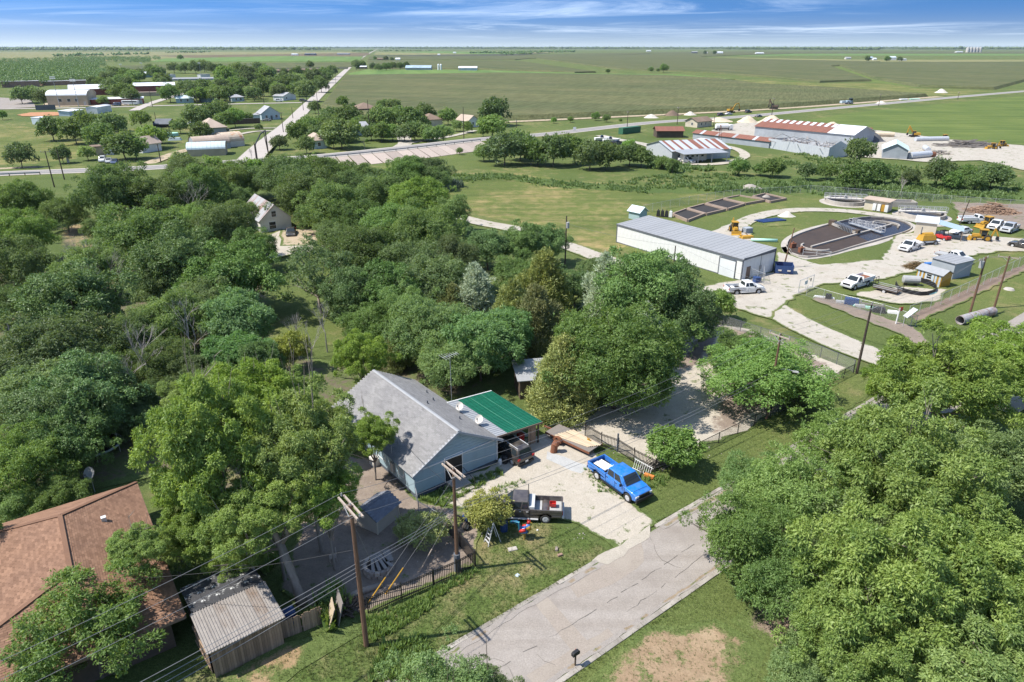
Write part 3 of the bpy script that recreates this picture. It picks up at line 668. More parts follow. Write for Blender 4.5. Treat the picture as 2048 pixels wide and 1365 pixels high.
def bare_mesh(name, seed, h, mat, depth=5, spread=.55, r0=.14, lean=(0, 0)):
    rr = random.Random(seed); m = MB()
    def grow(p, d, L, r, k):
        q = p + d * L; mid = p.lerp(q, .5) + Vector((rr.uniform(-1, 1), rr.uniform(-1, 1), rr.uniform(-.3, .6))) * L * .08
        m.tube([p, mid, q], [r, r * .8, r * .62], 5 if k > 3 else 3, cap=False)
        if k <= 0: return
        for _ in range(rr.choice((2, 3, 3))):
            nd = (d + Vector((rr.uniform(-1, 1), rr.uniform(-1, 1), rr.uniform(-.35, .7))) * spread).normalized()
            grow(p.lerp(q, rr.uniform(.6, 1)), nd, L * rr.uniform(.62, .85), r * .56, k - 1)
    grow(Vector((0, 0, -.1)), Vector((lean[0], lean[1], 1)).normalized(), h * .3, r0, depth)
    return m.mesh(name, mat, fix=False)
PROTO = {}
def proto(kind, n, Rr, Rz, trunk, lobes, sprigs, per, leaf, mat, tname, bark=BARK, tr=.2, **kw):
    L = []
    for i in range(n):
        zc = trunk + Rz
        me, C, rad = crown_mesh(kind + '_crown', hash_(kind) + i, Rr, Rz, zc, lobes, sprigs, per, leaf, LM[mat], **kw)
        tips = [C[j] * .96 for j in range(0, len(C), max(1, len(C) // 9))]
        L.append((me, limb_mesh(kind + '_trunk', i + 5, tr, zc, tips, bark, twigs=2 if Rr > 3 else 0)))
    PROTO[kind] = (L, Rr, Rz, zc, tname)
def hash_(s): return sum(ord(c) * (i + 3) for i, c in enumerate(s)) % 9973
proto('pecan', 3, 5.5, 4.3, 2.2, 88, 12500, 6, (.31, .105), 'pecan', 'pecan_tree', BARK2, .28, droop=.55, spread=.5, lr=(.12, .24), stray=.06, rmin=.55, rough=.7)
proto('loose', 1, 4.6, 3.0, 1.8, 50, 4200, 6, (.27, .10), 'elm', 'ash_tree', tr=.2, droop=.5, lr=(.14, .26), gap=.2, rough=.7)
proto('elm', 3, 4.6, 3.5, 1.6, 80, 11000, 5, (.24, .10), 'elm', 'elm_tree', tr=.22, droop=.35, spread=.45, lr=(.12, .34), rough=.8)
proto('hack', 5, 4.8, 3.4, 1.3, 80, 11000, 5, (.24, .105), 'hack', 'hackberry_tree', tr=.2, lr=(.12, .34), rough=.8)
proto('oak', 3, 4.6, 4.0, 1.0, 70, 9500, 5, (.25, .115), 'oak', 'oak_tree', tr=.22, lr=(.12, .34), rough=.8)
proto('feather', 2, 4.4, 3.2, 1.8, 40, 5200, 6, (.42, .11), 'feather', 'soapberry_tree', tr=.18, droop=.6, spread=.4, lr=(.18, .32))
proto('cedar', 2, 3.0, 3.7, .3, 46, 6500, 5, (.30, .075), 'cedar', 'cedar_tree', tr=.16, droop=-.3, spread=.35, lr=(.26, .44), shape='cone')
proto('greycedar', 1, 2.5, 4.0, .3, 42, 4200, 5, (.34, .08), 'ash', 'grey_cedar_tree', tr=.16, droop=-.3, spread=.35, lr=(.26, .44), shape='cone')
proto('yellow', 2, 2.0, 1.55, .9, 22, 2200, 5, (.20, .10), 'yellow', 'young_tree', tr=.07, lr=(.26, .42))
proto('sparse', 2, 4.2, 3.6, 1.5, 34, 2000, 5, (.30, .12), 'hack', 'thin_tree', BARK2, .2, lr=(.16, .28), gap=.15, rough=.5)
proto('olive', 1, 2.6, 1.6, 1.0, 22, 1500, 5, (.22, .10), 'cedar', 'olive_tree', tr=.09, lr=(.22, .38), gap=.12)
proto('small', 3, 2.6, 2.0, .9, 26, 1500, 5, (.30, .15), 'elm', 'small_tree', tr=.11, lr=(.24, .42))
proto('bush', 2, 2.0, 1.4, -.2, 24, 1100, 5, (.28, .15), 'hack', 'bush', tr=.06, lr=(.26, .44))
proto('farcrown', 4, 4.4, 3.3, 1.0, 34, 900, 5, (.62, .36), 'hack', 'broad_tree', tr=.2, lr=(.22, .40))
proto('farpale', 2, 4.2, 3.2, 1.2, 32, 900, 5, (.60, .34), 'elm', 'leafy_tree', tr=.2, lr=(.22, .40))

LAND = []          # named places used to tell trees apart: (name, x, y)
TREES = []         # (object, adjective, kind words, x, y, u)
_tc = [0]
def tree(kind, u, v, w, up=0., zs=1.0, adj=None, label=None):
    """crown centre seen at (u, v), crown w wide in the picture"""
    L, Rr, Rz, zc, nm = PROTO[kind]; s = 1.0
    for _ in range(4):                     # the crown's size and its height depend on each other
        z = zc * s * zs + up; x, y = G(u, v, z); s = w / 2 * depth_at(x, y, z) / FPX / (Rr * 1.04)
    i = _tc[0]; _tc[0] += 1; rr = random.Random(i * 7 + 3)
    me, tr = L[i % len(L)]; rot = rr.uniform(0, 6.28)
    t = thing(nm, label or '', 'tree' if kind not in ('bush',) else 'bush', (x, y, 0), rot)
    kx, ky, kz = rr.uniform(.86, 1.14), rr.uniform(.86, 1.14), rr.uniform(.85, 1.1)
    for n_, m_ in (('crown', me), ('trunk', tr)):
        o = link(n_, m_, t, (0, 0, up if n_ == 'crown' else 0)); o.scale = (s * kx, s * ky, s * zs * kz * (1 if n_ == 'crown' else (zc * s * zs + up) / (zc * s * zs)))
    if not label: TREES.append((t, adj, kind, x, y, u, v, s * Rr))
    return t
def bare(u, v, hpx, label, seed, mat=None, spread=.55, name='bare_tree', r0=.12):
    x, y = G(u, v); h = hpx * depth_at(x, y, 2) / FPX
    me = bare_mesh('branches', seed, h, mat or DEAD, 5, spread, r0)
    return single(name, me, None, label, 'tree', (x, y, 0), seed)
TT = '''pecan 425 890 235 4 1.35|pecan 612 880 205 4.5 1.3|pecan 485 1035 150 4|pecan 430 1060 140 1|pecan 385 985 130 3|pecan 540 985 160 4.5|pecan 650 985 140 4|pecan 400 1045 130 2|pecan 345 1090 95 1|pecan 470 1105 110 1|pecan 390 800 120 4|pecan 505 810 160 3|pecan 440 775 110 4|pecan 580 800 130 3|elm -150 1130 230|pecan 272 1092 96 4|pecan 742 862 104 2.5|pecan 722 722 105 1.5
pecan 1790 1180 330|pecan 1700 1290 230|pecan 1960 1130 260|pecan 1930 1330 300|pecan 1820 940 330|elm 1700 905 180|elm 1985 930 220
pecan 1885 770 220|pecan 2030 720 180|pecan 1800 775 130|elm 1500 1080 200|elm 1585 1000 190|elm 1570 1140 190|elm 1500 960 130|elm 1690 1040 190|pecan 2040 1250 200
elm 1610 1345 140|loose 175 1265 250|elm 60 1350 150|elm 880 1418 235 5|elm 975 1402 120 5|hack 330 735 120|hack 392 748 110|hack 300 792 105|hack 245 832 100|hack 15 608 100|elm 285 735 90|hack 85 600 90
yellow 585 700 78|elm 48 925 160|elm 120 985 90|elm 30 1000 90
oak 170 800 190|hack 105 700 220|hack 30 735 150|hack 66 790 190|oak 110 850 170|oak 150 885 150|oak 200 810 140|hack 185 750 150|hack 281 680 130
elm 40 470 115|hack 26 540 130|hack 40 400 115|hack 127 421 95|hack 225 390 135|hack 321 386 130|hack 396 386 110|hack 198 455 70|elm 281 468 150|elm 385 445 90|hack 440 466 130|hack 475 425 70
hack 185 536 130|oak 145 611 190|hack 308 575 110|oak 365 536 160|oak 462 548 175|oak 505 500 90|hack 418 606 140|elm 352 645 140|feather 475 645 135|feather 470 705 130|feather 525 735 110|sparse 633 545 150
hack 670 413 140|hack 623 383 140|hack 700 380 90|hack 764 388 95|elm 838 400 105|elm 905 425 80|hack 717 438 120|hack 787 452 120|elm 854 468 130|hack 678 477 110|hack 729 505 125|hack 842 520 150|hack 905 535 120
oak 975 493 95|oak 1050 490 90|oak 1097 488 85|oak 709 590 130|oak 776 580 140|hack 866 570 150|greycedar 950 585 90|elm 1041 550 120|cedar 1088 580 110|cedar 1025 612 110|cedar 1072 645 110|cedar 905 610 80|oak 1150 575 95|greycedar 1209 572 95|hack 1190 545 70
oak 1290 590 170|oak 1355 620 150|oak 1325 580 125|oak 1365 655 100|cedar 1268 535 56|greycedar 1290 660 80|elm 756 645 120|elm 819 636 120|elm 860 665 150|feather 960 690 150|elm 900 720 130|feather 1010 668 120|cedar 790 700 70
cedar 1126 752 132|elm 1235 715 220|elm 1262 755 130|elm 1190 690 140|elm 1290 690 110|elm 1540 738 200 0 .80|elm 1488 706 115 0 .7|elm 1592 775 110 0 .7|small 1350 888 112|small 1440 605 80
hack 580 360 90|hack 381 358 95|elm 450 358 100|hack 501 358 85|hack 561 360 105|hack 603 378 110|hack 646 352 85|hack 478 398 70|hack 612 418 74|hack 640 440 70|hack 690 345 60|hack 727 355 60
elm 220 345 42|hack 815 340 80|hack 860 338 80|oak 765 372 70|hack 870 355 55
farcrown 968 303 42|farcrown 1009 297 72|farcrown 1040 285 75|farcrown 1075 300 65|farcrown 1106 303 65|farcrown 1151 300 60|farcrown 1180 312 60|farcrown 1215 310 62|farcrown 1260 306 56|farcrown 1284 315 42|farcrown 1130 288 50|farpale 1258 290 30|farpale 1325 326 26|farpale 1346 332 28
farcrown 1479 332 42|farcrown 1548 332 48|farcrown 1522 338 30|farcrown 1613 343 38|farcrown 1655 341 40|farcrown 1721 302 58|farcrown 1715 355 62|farcrown 1745 345 50|farpale 1772 348 40|farcrown 1821 355 38|farcrown 1880 345 62|farcrown 1935 345 42|farcrown 1988 348 66|farpale 1953 363 42|farcrown 1905 362 40
farcrown 38 312 52|farcrown 123 309 38|farpale 173 305 32|farcrown 101 254 58|farcrown 147 262 55|farcrown 171 246 58|farcrown 195 270 58|farcrown 219 250 55|farcrown 232 244 40|farcrown 245 288 66|farcrown 268 295 50|farpale 299 268 56|farcrown 320 268 40|farpale 280 236 40|farpale 3 230 20
farcrown 364 328 50|farpale 426 331 44|farpale 460 341 34|farpale 509 338 40|farcrown 549 330 52|farpale 578 336 52|farcrown 620 341 70|farpale 655 331 50|farcrown 359 252 32|farcrown 402 262 44|farcrown 391 232 50|farcrown 420 224 46|farcrown 440 218 42|farpale 450 236 42|farpale 468 235 38|farpale 492 232 24|farcrown 518 254 15
farcrown 557 283 36|farcrown 612 290 38|farcrown 597 264 46|farcrown 620 252 50|farcrown 650 245 48|farcrown 668 258 50|farcrown 665 281 34|farcrown 629 215 26|farcrown 685 205 24|farcrown 706 213 18|farcrown 660 231 42|farcrown 697 231 46|farcrown 681 262 74|farcrown 767 209 24|farcrown 788 209 26|farcrown 763 233 58|farcrown 796 231 48|farcrown 742 262 40|farpale 762 264 40|farpale 784 266 34|farcrown 820 235 56|farcrown 849 227 40|farcrown 829 260 44|farcrown 896 233 36|farpale 866 266 44|farpale 886 267 34|farpale 913 252 22|farpale 935 254 24|farcrown 987 222 62|farpale 985 247 56|farpale 966 260 28|farpale 919 303 14|farpale 733 282 10
farcrown 1192 233 18|farcrown 1213 237 16|farpale 1141 239 12|farpale 1108 241 12|farpale 1241 241 8
farcrown 60 186 40|farcrown 40 190 38|farcrown 85 195 34|farcrown 218 172 36|farcrown 240 182 44|farcrown 262 190 36|farcrown 205 200 22|farcrown 338 187 38|farcrown 373 178 34|farcrown 386 184 40|farcrown 407 177 48|farcrown 425 186 34|farcrown 450 187 32|farcrown 467 179 34|farpale 494 182 26|farcrown 509 184 30|farcrown 526 174 38|farcrown 544 169 36|farcrown 557 184 32|farcrown 573 169 34|farcrown 596 176 36|farcrown 612 182 44|farcrown 595 160 28|farcrown 619 150 26|farcrown 638 160 20|farcrown 650 145 30|farcrown 664 141 26|farcrown 620 130 16|farcrown 569 145 18|farcrown 467 162 28|farcrown 484 164 28|farcrown 497 150 24|farcrown 480 141 26|farcrown 515 155 26|farcrown 532 152 30|farcrown 475 133 24|farcrown 518 138 30|farcrown 347 133 26|farcrown 368 134 26|farcrown 390 135 26|farcrown 407 131 26|farcrown 424 136 24|farcrown 440 136 22|farcrown 300 140 26|farcrown 320 142 24|farcrown 275 150 28|farcrown 250 148 26|farcrown 225 155 28
farcrown 712 130 20|farcrown 725 129 16|farcrown 745 133 16|farcrown 757 134 18|farcrown 772 133 18|farcrown 785 131 18|farcrown 800 131 18|farcrown 812 130 14|farcrown 750 117 8|farcrown 772 117 12|farcrown 784 118 9|farcrown 1302 139 12|farcrown 1316 140 8|farcrown 1328 136 20|farcrown 1216 142 10|farcrown 360 114 13
farcrown 1735 118 12|farcrown 1775 118 14|farcrown 1800 119 10|farcrown 1410 106 8|farcrown 1430 106 8'''
for t_ in TT.replace('\n', '|').split('|'):
    a = t_.split(); tree(a[0], *map(float, a[1:]))
_r = random.Random(77)
for (u0, u1, v0, v1, n, w0, w1) in ((385, 560, 172, 188, 13, 26, 38), (440, 660, 140, 172, 24, 22, 36), (180, 330, 143, 168, 22, 18, 30), (560, 690, 250, 292, 9, 32, 46), (690, 860, 232, 268, 12, 30, 46)):
    for _ in range(n): tree(_r.choice(('farcrown', 'farcrown', 'farpale')), _r.uniform(u0, u1), _r.uniform(v0, v1), _r.uniform(w0, w1))
# ------------------------------------------------------------------ materials of built things
for k, a in dict(
    bluewall=((.33, .44, .49), (.29, .39, .44), 1.2, .75), white=((.78, .78, .76), (.70, .70, .68), .6, .6), cream=((.62, .55, .43), (.54, .47, .36), .7, .8),
    tan=((.47, .39, .28), (.42, .34, .24), .7, .85), red=((.25, .075, .055), (.21, .06, .05), .6, .75), teal=((.38, .50, .50), (.32, .43, .44), .6, .7),
    paleblue=((.50, .58, .62), (.44, .52, .57), .6, .7), greywall=((.36, .39, .42), (.30, .33, .36), .7, .7), brick=((.33, .21, .16), (.27, .17, .13), 2, .9),
    darkwood=((.12, .085, .06), (.08, .06, .045), 3, .9), brown=((.24, .17, .125), (.20, .14, .10), 1.2, .9), whiteroof=((.76, .78, .80), (.68, .70, .73), .5, .5),
    tealroof=((.60, .70, .72), (.52, .62, .66), .5, .5), blueroof=((.40, .50, .56), (.34, .44, .50), .5, .45), greyroof=((.40, .40, .41), (.33, .33, .345), 1, .75),
    tanroof=((.48, .38, .30), (.42, .33, .26), 1, .85), darkgrey=((.13, .14, .16), (.11, .12, .135), 1, .7), skirt=((.11, .13, .16), (.09, .105, .13), 2, .85),
    shedbeige=((.50, .44, .36), (.44, .385, .315), 1.5, .8), offwhite=((.72, .68, .62), (.60, .55, .48), 1.0, .8),
    black=((.022, .022, .024), (.016, .016, .018), 3, .6), tyre=((.028, .027, .026), (.05, .046, .04), 8, .9), greypaint=((.42, .42, .41), (.35, .35, .34), 2, .6),
    rubble=((.40, .36, .31), (.28, .25, .22), 4, .95), sandpile=((.62, .52, .38), (.55, .46, .34), 2, .95), limepile=((.66, .61, .53), (.58, .53, .45), 2, .95), darkpile=((.12, .12, .125), (.09, .09, .095), 2, .95), soil=((.20, .14, .10), (.15, .11, .08), 3, .95),
    yellow=((.52, .29, .03), (.42, .23, .03), 2, .6), orange=((.62, .22, .05), (.5, .18, .05), 2, .6), redpaint=((.50, .03, .025), (.42, .03, .025), 2, .45), green=((.05, .16, .09), (.04, .13, .075), 1.5, .6),
    bluepaint=((.03, .07, .20), (.03, .06, .16), 2, .5), aqua=((.45, .75, .62), (.4, .68, .56), 2, .5), sludge=((.030, .027, .026), (.045, .04, .036), .8, .85), plywood=((.55, .42, .27), (.47, .36, .23), 2, .8)).items():
    M[k] = surf(k, a[0], a[1], a[2], a[3], bump=.12)
def metal(name, c, c2, rust=None, rough=.42, lo=.55, hi=.7):
    m, n = new_mat(name); p = n.obj()
    col = n.mix(n.rng(n.noise(n.mapping(p, scale=(1, 1, .3)), 2.2, 5, .65), .35, .7), c, c2)
    col = n.mul(col, n.mix(n.rand(), (.93,) * 3, (1.03,) * 3))
    if rust:
        r = n.rng(n.math('ADD', n.math('MULTIPLY', n.noise(p, .5, 5, .7), .8), n.math('MULTIPLY', n.rand(), .3)), lo, hi)
        col = n.mix(r, col, n.mix(n.noise(p, 5, 3), rust, tuple(x * .55 for x in rust)))
    n.put(n.b.inputs['Base Color'], col); n.b.inputs['Roughness'].default_value = rough; n.b.inputs['Metallic'].default_value = .08
    return m
M['galv'] = metal('galvanised', (.52, .54, .56), (.42, .44, .47)); M['galvrust'] = metal('rusting_tin', (.40, .40, .40), (.33, .33, .34), (.30, .12, .06), .65, .50, .80)
M['rustroof'] = metal('rusted_tin', (.25, .105, .068), (.20, .08, .052), (.50, .28, .2), .7, .75, .9)
M['rust'] = surf('rust', (.26, .10, .05), (.17, .07, .04), 4, .85, bump=.3)
M['steel'] = metal('steel_tube', (.45, .46, .46), (.38, .39, .40), rough=.35); M['oldgalv'] = metal('old_tin', (.33, .30, .27), (.24, .215, .20), (.20, .13, .085), .6, .55, .8)
M['greenroof'] = metal('green_roof', (.012, .155, .088), (.010, .130, .072), rough=.45); M['greypanel'] = metal('grey_roof', (.36, .37, .38), (.30, .31, .325), rough=.45)
M['slate'] = metal('slate_roof', (.33, .335, .34), (.28, .285, .29), rough=.6)
M['stripe'] = metal('patched_tin', (.50, .49, .49), (.44, .44, .45), (.30, .12, .09), .6, .35, .45)
M['glass'] = new_mat('glass')[0]; _n = NT(M['glass'].node_tree); _b = M['glass'].node_tree.nodes['Principled BSDF']; _b.inputs['Base Color'].default_value = (.025, .032, .036, 1); _b.inputs['Roughness'].default_value = .06
M['lamp'] = surf('lamp_glass', (.75, .75, .72), rough=.15, big=0); M['redlamp'] = surf('red_lamp', (.42, .02, .02), rough=.15, big=0)
M['chrome'] = metal('chrome', (.6, .6, .6), (.5, .5, .5), rough=.45)
M['pole'] = surf('creosoted_pole', (.20, .115, .070), (.125, .070, .045), 5, .9, stretch=(3, 3, .25), bump=.3); M['darkpole'] = surf('dark_pole', (.085, .062, .048), (.055, .042, .034), 5, .9, stretch=(3, 3, .25))
M['arm'] = surf('crossarm_wood', (.46, .38, .31), (.36, .29, .24), 5, .9, bump=.2); M['cable'] = surf('cable', (.22, .22, .22), (.17, .17, .17), 1, .5, big=0); M['blackcable'] = surf('black_cable', (.03, .03, .03), rough=.6, big=0)
M['iron'] = surf('iron', (.030, .026, .024), (.022, .02, .02), 5, .55); M['wiremesh'] = surf('chain_link', (.42, .43, .43), (.36, .37, .37), 3, .45, metal=.3)
M['ceramic'] = surf('insulator', (.50, .47, .43), rough=.25, big=0)
M['board'] = piece('board', (.40, .285, .195), (.25, .175, .12), 4, .9, (6, 6, .8), .45); M['paleboard'] = piece('pale_board', (.62, .50, .36), (.48, .37, .25), 4, .85, (1, 6, 6), .3)
M['greyboard'] = piece('grey_board', (.33, .29, .26), (.22, .195, .175), 4, .9, (1, 6, 6), .35)
M['stone'] = piece('block', (.44, .36, .30), (.32, .27, .235), 6, .95, var=.35)
M['water'] = new_mat('pond_water')[0]; _b = M['water'].node_tree.nodes['Principled BSDF']; _b.inputs['Base Color'].default_value = (.020, .016, .018, 1); _b.inputs['Roughness'].default_value = .22; _b.inputs['Specular IOR Level'].default_value = .3
_n = NT(M['water'].node_tree); _n.put(_b.inputs['Normal'], _n.bump(_n.noise(_n.pos(), 3.0, 4, .6), .12, .05))
M['scum'] = surf('brown_water', (.070, .048, .036), (.045, .032, .025), .9, .75, bump=.3, world=True)
M['shingle_grey'] = tinted('grey_shingle', (.222, .215, .210), (.305, .297, .290)); M['shingle_orange'] = tinted('orange_shingle', (.215, .118, .073), (.345, .20, .127)); M['shingle_dark'] = tinted('dark_shingle', (.155, .165, .19), (.21, .22, .25))
P_ = dict(blue=(.004, .165, .56), charcoal=(.055, .045, .043), darksuv=(.030, .024, .022), white=(.74, .74, .73), silver=(.42, .43, .44), black=(.018, .018, .020), grey=(.16, .17, .18), red=(.45, .02, .02), navy=(.03, .06, .15), tan=(.36, .30, .22))
for k, c in P_.items(): M['paint_' + k] = paint('paint_' + k, c)

# ------------------------------------------------------------------ building kit
def place(A, B, zb=0):
    a = Vector(G(*A)); b = Vector(G(*B)); d = b - a
    return (a.x, a.y, zb), math.atan2(d.y, d.x), d.length
def HT(u, v0, v1):
    x, y = G(u, v0); b = (v1 - 682.5) / FPX
    return CAM_H + (-_sp - b * _cp) * y / (_cp - b * _sp)
def opening(t, L, D, face, s, z, w, h, kind='window', mat=None, frame=None, proud=.05):
    fr = frame or M['white']; mb = MB(); pane = MB()
    def q(o, a, c): # o outwards, a along, c up
        return {'f': (s + a, -o, z + c), 'b': (s + a, D + o, z + c), 'l': (-o, s + a, z + c), 'r': (L + o, s + a, z + c)}[face]
    along = face in 'fb'; e = .09 if kind == 'window' else .07
    def bx(m, a0, a1, c0, c1, o0, o1):
        p, r = q(o0, a0, c0), q(o1, a1, c1); c = [(p[i] + r[i]) / 2 for i in range(3)]; d = [abs(p[i] - r[i]) for i in range(3)]; m.box(c, d)
    bx(mb, -w / 2 - e, -w / 2, -e, h + e, -.02, proud); bx(mb, w / 2, w / 2 + e, -e, h + e, -.02, proud); bx(mb, -w / 2, w / 2, h, h + e, -.02, proud)
    if kind == 'window': bx(mb, -w / 2, w / 2, -e, 0, -.02, proud + .02); bx(mb, -w / 2, w / 2, h / 2 - .02, h / 2 + .02, -.02, proud - .01)
    bx(pane, -w / 2, w / 2, 0, h, -.02, .012)
    f = part(kind, mb, fr, t); part('pane' if kind == 'window' else 'panel', pane, mat or (M['glass'] if kind == 'window' else M['greypaint']), f)
    return f
def panels(t, p0, p1, p2, w, mat, name='roof_panel', ribs=3, rh=.035, th=.05, mats=None):
    """a slope covered by sheet panels: p0 to p1 along the eave, p0 to p2 up the slope; every panel an object sharing one mesh"""
    p0, p1, p2 = Vector(p0), Vector(p1), Vector(p2); ex = p1 - p0; L = ex.length; ex.normalize(); ey = p2 - p0; D = ey.length; ey.normalize(); ez = ex.cross(ey)
    if ez.z < 0 or (abs(ez.z) < .01 and name != 'roof_panel' and False): ez = -ez
    n = max(1, round(L / w)); w = L / n; m = MB(); m.box((w / 2, D / 2, -th / 2), (w - .012, D, th))
    for i in range(ribs):
        x = (i + .5) / ribs * w; m.box((x, D / 2, rh / 2), (.07, D, rh), top=(.6, 1))
    me = m.mesh(name, mat); out = []
    for i in range(n):
        o = link(name, me, t); X = Matrix((ex, ey, ez)).transposed().to_4x4(); X.translation = p0 + ex * (w * i); o.matrix_local = X; out.append(o)
        if mats and i in mats: o.data = me.copy(); o.data.materials[0] = mats[i]
    return out
def shingles(t, poly, ex, exposure, tab, mat, seed=1, name='shingle'):
    """courses of tabs laid over a planar roof polygon, all in one part"""
    P = [Vector(p) for p in poly]; ex = Vector(ex).normalized(); nn = (P[1] - P[0]).cross(P[2] - P[0]).normalized()
    if nn.z < 0: nn = -nn
    ey = nn.cross(ex).normalized()
    if ey.z < 0: ey = -ey
    o = P[0]; q = np.array([[(p - o).dot(ex), (p - o).dot(ey)] for p in P]); lo, hi = q.min(0), q.max(0); rng = np.random.default_rng(seed)
    xs = np.arange(lo[0], hi[0], tab); ys = np.arange(lo[1], hi[1], exposure); X, Y = np.meshgrid(xs, ys)
    X = X + (np.arange(len(ys)) % 2)[:, None] * tab / 2 + rng.normal(0, .01, X.shape); X, Y = X.ravel(), Y.ravel(); cx, cy = X + tab / 2, Y + exposure / 2
    ins = np.ones(len(X), bool); n = len(q); ar = sum(q[i][0] * q[(i + 1) % n][1] - q[(i + 1) % n][0] * q[i][1] for i in range(n)); s = 1 if ar > 0 else -1
    for i in range(n):
        a, b = q[i], q[(i + 1) % n]; ins &= s * ((b[0] - a[0]) * (cy - a[1]) - (b[1] - a[1]) * (cx - a[0])) > -.02
    X, Y = X[ins], Y[ins]; k = len(X); V = np.empty((k, 4, 3)); A = np.array(ex); B = np.array(ey); N = np.array(nn); O = np.array(o)
    g = .008
    for j, (dx, dy, dz) in enumerate(((g, -.02, .026), (tab - g, -.02, .026), (tab - g, exposure, .006), (g, exposure, .006))):
        V[:, j] = O + np.outer(X + dx, A) + np.outer(Y + dy, B) + N * dz + np.outer(rng.uniform(0, .006, k), N)
    tn = np.clip(rng.beta(1.6, 1.6, k), 0, 1); return link(name, np_mesh(name, V.reshape(-1, 3), np.arange(k * 4).reshape(-1, 4), mat, tn), t, kind='stuff')
def bld(name, label, A, B, D, h, roof='gx', rh=1.5, wall='white', rf='greyroof', ov=.4, wins=(), doors=(), cat='house', L=None, rib=0, group=None, pan=0, base=None, ribs=1, panmats=None, zb=0):
    loc, rz, LL = place(A, B, zb); L = L or LL; t = thing(name, label, cat, loc, rz, group); w = MB(); r = MB(); wm = M[wall] if isinstance(wall, str) else wall; rm = M[rf] if isinstance(rf, str) else rf
    slopes = []
    if roof == 'gy':
        w.side([(0, 0), (L, 0), (L, h), (L / 2, h + rh), (0, h)], 0, D)
        k = rh / (L / 2)
        slopes = [((-ov, -ov, h - ov * k + .08), (-ov, D + ov, h - ov * k + .08), (L / 2, -ov, h + rh + .08)), ((L + ov, D + ov, h - ov * k + .08), (L + ov, -ov, h - ov * k + .08), (L / 2, D + ov, h + rh + .08))]
    elif roof == 'gx':
        vs = [(0, 0, 0), (L, 0, 0), (L, D, 0), (0, D, 0), (0, 0, h), (L, 0, h), (L, D, h), (0, D, h), (0, D / 2, h + rh), (L, D / 2, h + rh)]
        w._add(vs, [(0, 1, 5, 4), (2, 3, 7, 6), (3, 2, 1, 0), (1, 2, 6, 9, 5), (3, 0, 4, 8, 7), (4, 5, 9, 8), (6, 7, 8, 9)]); k = rh / (D / 2)
        slopes = [((-ov, -ov, h - ov * k + .08), (L + ov, -ov, h - ov * k + .08), (-ov, D / 2, h + rh + .08)), ((L + ov, D + ov, h - ov * k + .08), (-ov, D + ov, h - ov * k + .08), (L + ov, D / 2, h + rh + .08))]
    elif roof == 'shed':      # rises towards the back by rh
        w._add([(0, 0, 0), (L, 0, 0), (L, D, 0), (0, D, 0), (0, 0, h), (L, 0, h), (L, D, h + rh), (0, D, h + rh)], [(0, 1, 5, 4), (1, 2, 6, 5), (2, 3, 7, 6), (3, 0, 4, 7), (4, 5, 6, 7), (3, 2, 1, 0)])
        k = rh / D; slopes = [((-ov, -ov, h - ov * k + .09), (L + ov, -ov, h - ov * k + .09), (-ov, D + ov, h + rh + ov * k + .09))]
    elif roof == 'flat':
        w.box((L / 2, D / 2, h / 2), (L, D, h)); r.box((L / 2, D / 2, h + .12), (L + 2 * ov, D + 2 * ov, .24))
    elif roof == 'hip':
        w.box((L / 2, D / 2, h / 2), (L, D, h)); m = min(L, D) / 2 + ov; z0 = h + .03
        c = [(-ov, -ov), (L + ov, -ov), (L + ov, D + ov), (-ov, D + ov)]
        a, b = ((m - ov, D / 2), (L - m + ov, D / 2)) if L >= D else ((L / 2, m - ov), (L / 2, D - m + ov))
        vs = [(*p, z0) for p in c] + [(*a, z0 + rh), (*b, z0 + rh)] + [(*p, z0 - .12) for p in c]
        fs = [(0, 1, 5, 4), (1, 2, 5), (2, 3, 4, 5), (3, 0, 4)] if L >= D else [(0, 1, 4), (1, 2, 5, 4), (2, 3, 5), (3, 0, 4, 5)]
        r._add(vs, fs + [(6, 7, 1, 0), (7, 8, 2, 1), (8, 9, 3, 2), (9, 6, 0, 3), (9, 8, 7, 6)])
    elif roof == 'arch':      # barrel, axis along x
        n = 12; pr = [(D / 2 - math.cos(math.pi * i / n) * D / 2, h + math.sin(math.pi * i / n) * rh) for i in range(n + 1)]
        vs = [(x, y, z) for x in (0, L) for y, z in pr]; w._add([(x, y, z) for x in (0, L) for y, z in [(0, 0)] + pr + [(D, 0)]], [tuple(range(n + 3)), tuple(reversed(range(n + 3, 2 * n + 6))), (0, 1, n + 4, n + 3), (n + 1, n + 2, 2 * n + 5, 2 * n + 4)])
        vs = [(x, D / 2 + (y - D / 2) * 1.02, z + .05) for x in (-ov, L + ov) for y, z in pr]; r._add(vs, [(i, i + 1, n + 2 + i, n + 1 + i) for i in range(n)])
        if rib:
            x = .3
            while x < L: r.tube([(x, D / 2 + (y - D / 2) * 1.02, z + .06) for y, z in pr], .05, 4); x += rib
    part('wall', w, wm, t)
    for s in slopes:
        if pan: panels(t, *s, pan, rm, ribs=ribs, mats=panmats)
        else:
            p0, p1, p2 = map(Vector, s); r.slab([p0, p1, p1 + p2 - p0, p2], .1)
            if rib:
                k = int((p1 - p0).length / rib)
                for i in range(k + 1):
                    a = p0 + (p1 - p0) * (i / max(k, 1)); r.bar(a + Vector((0, 0, .02)), a + p2 - p0 + Vector((0, 0, .02)), .06, .06)
    if r.v: part('roof', r, rm, t)
    if base: bm_ = MB().box((L / 2, D / 2, base / 2), (L + .06, D + .06, base)); part('foundation', bm_, M['concrete'], t)
    for o in wins: opening(t, L, D, *o)
    for o in doors: opening(t, L, D, *o[:5], kind='door', mat=o[5] if len(o) > 5 else None)
    LAND.append((label, loc[0] + L / 2 * math.cos(rz), loc[1] + L / 2 * math.sin(rz)))
    return t, L, D

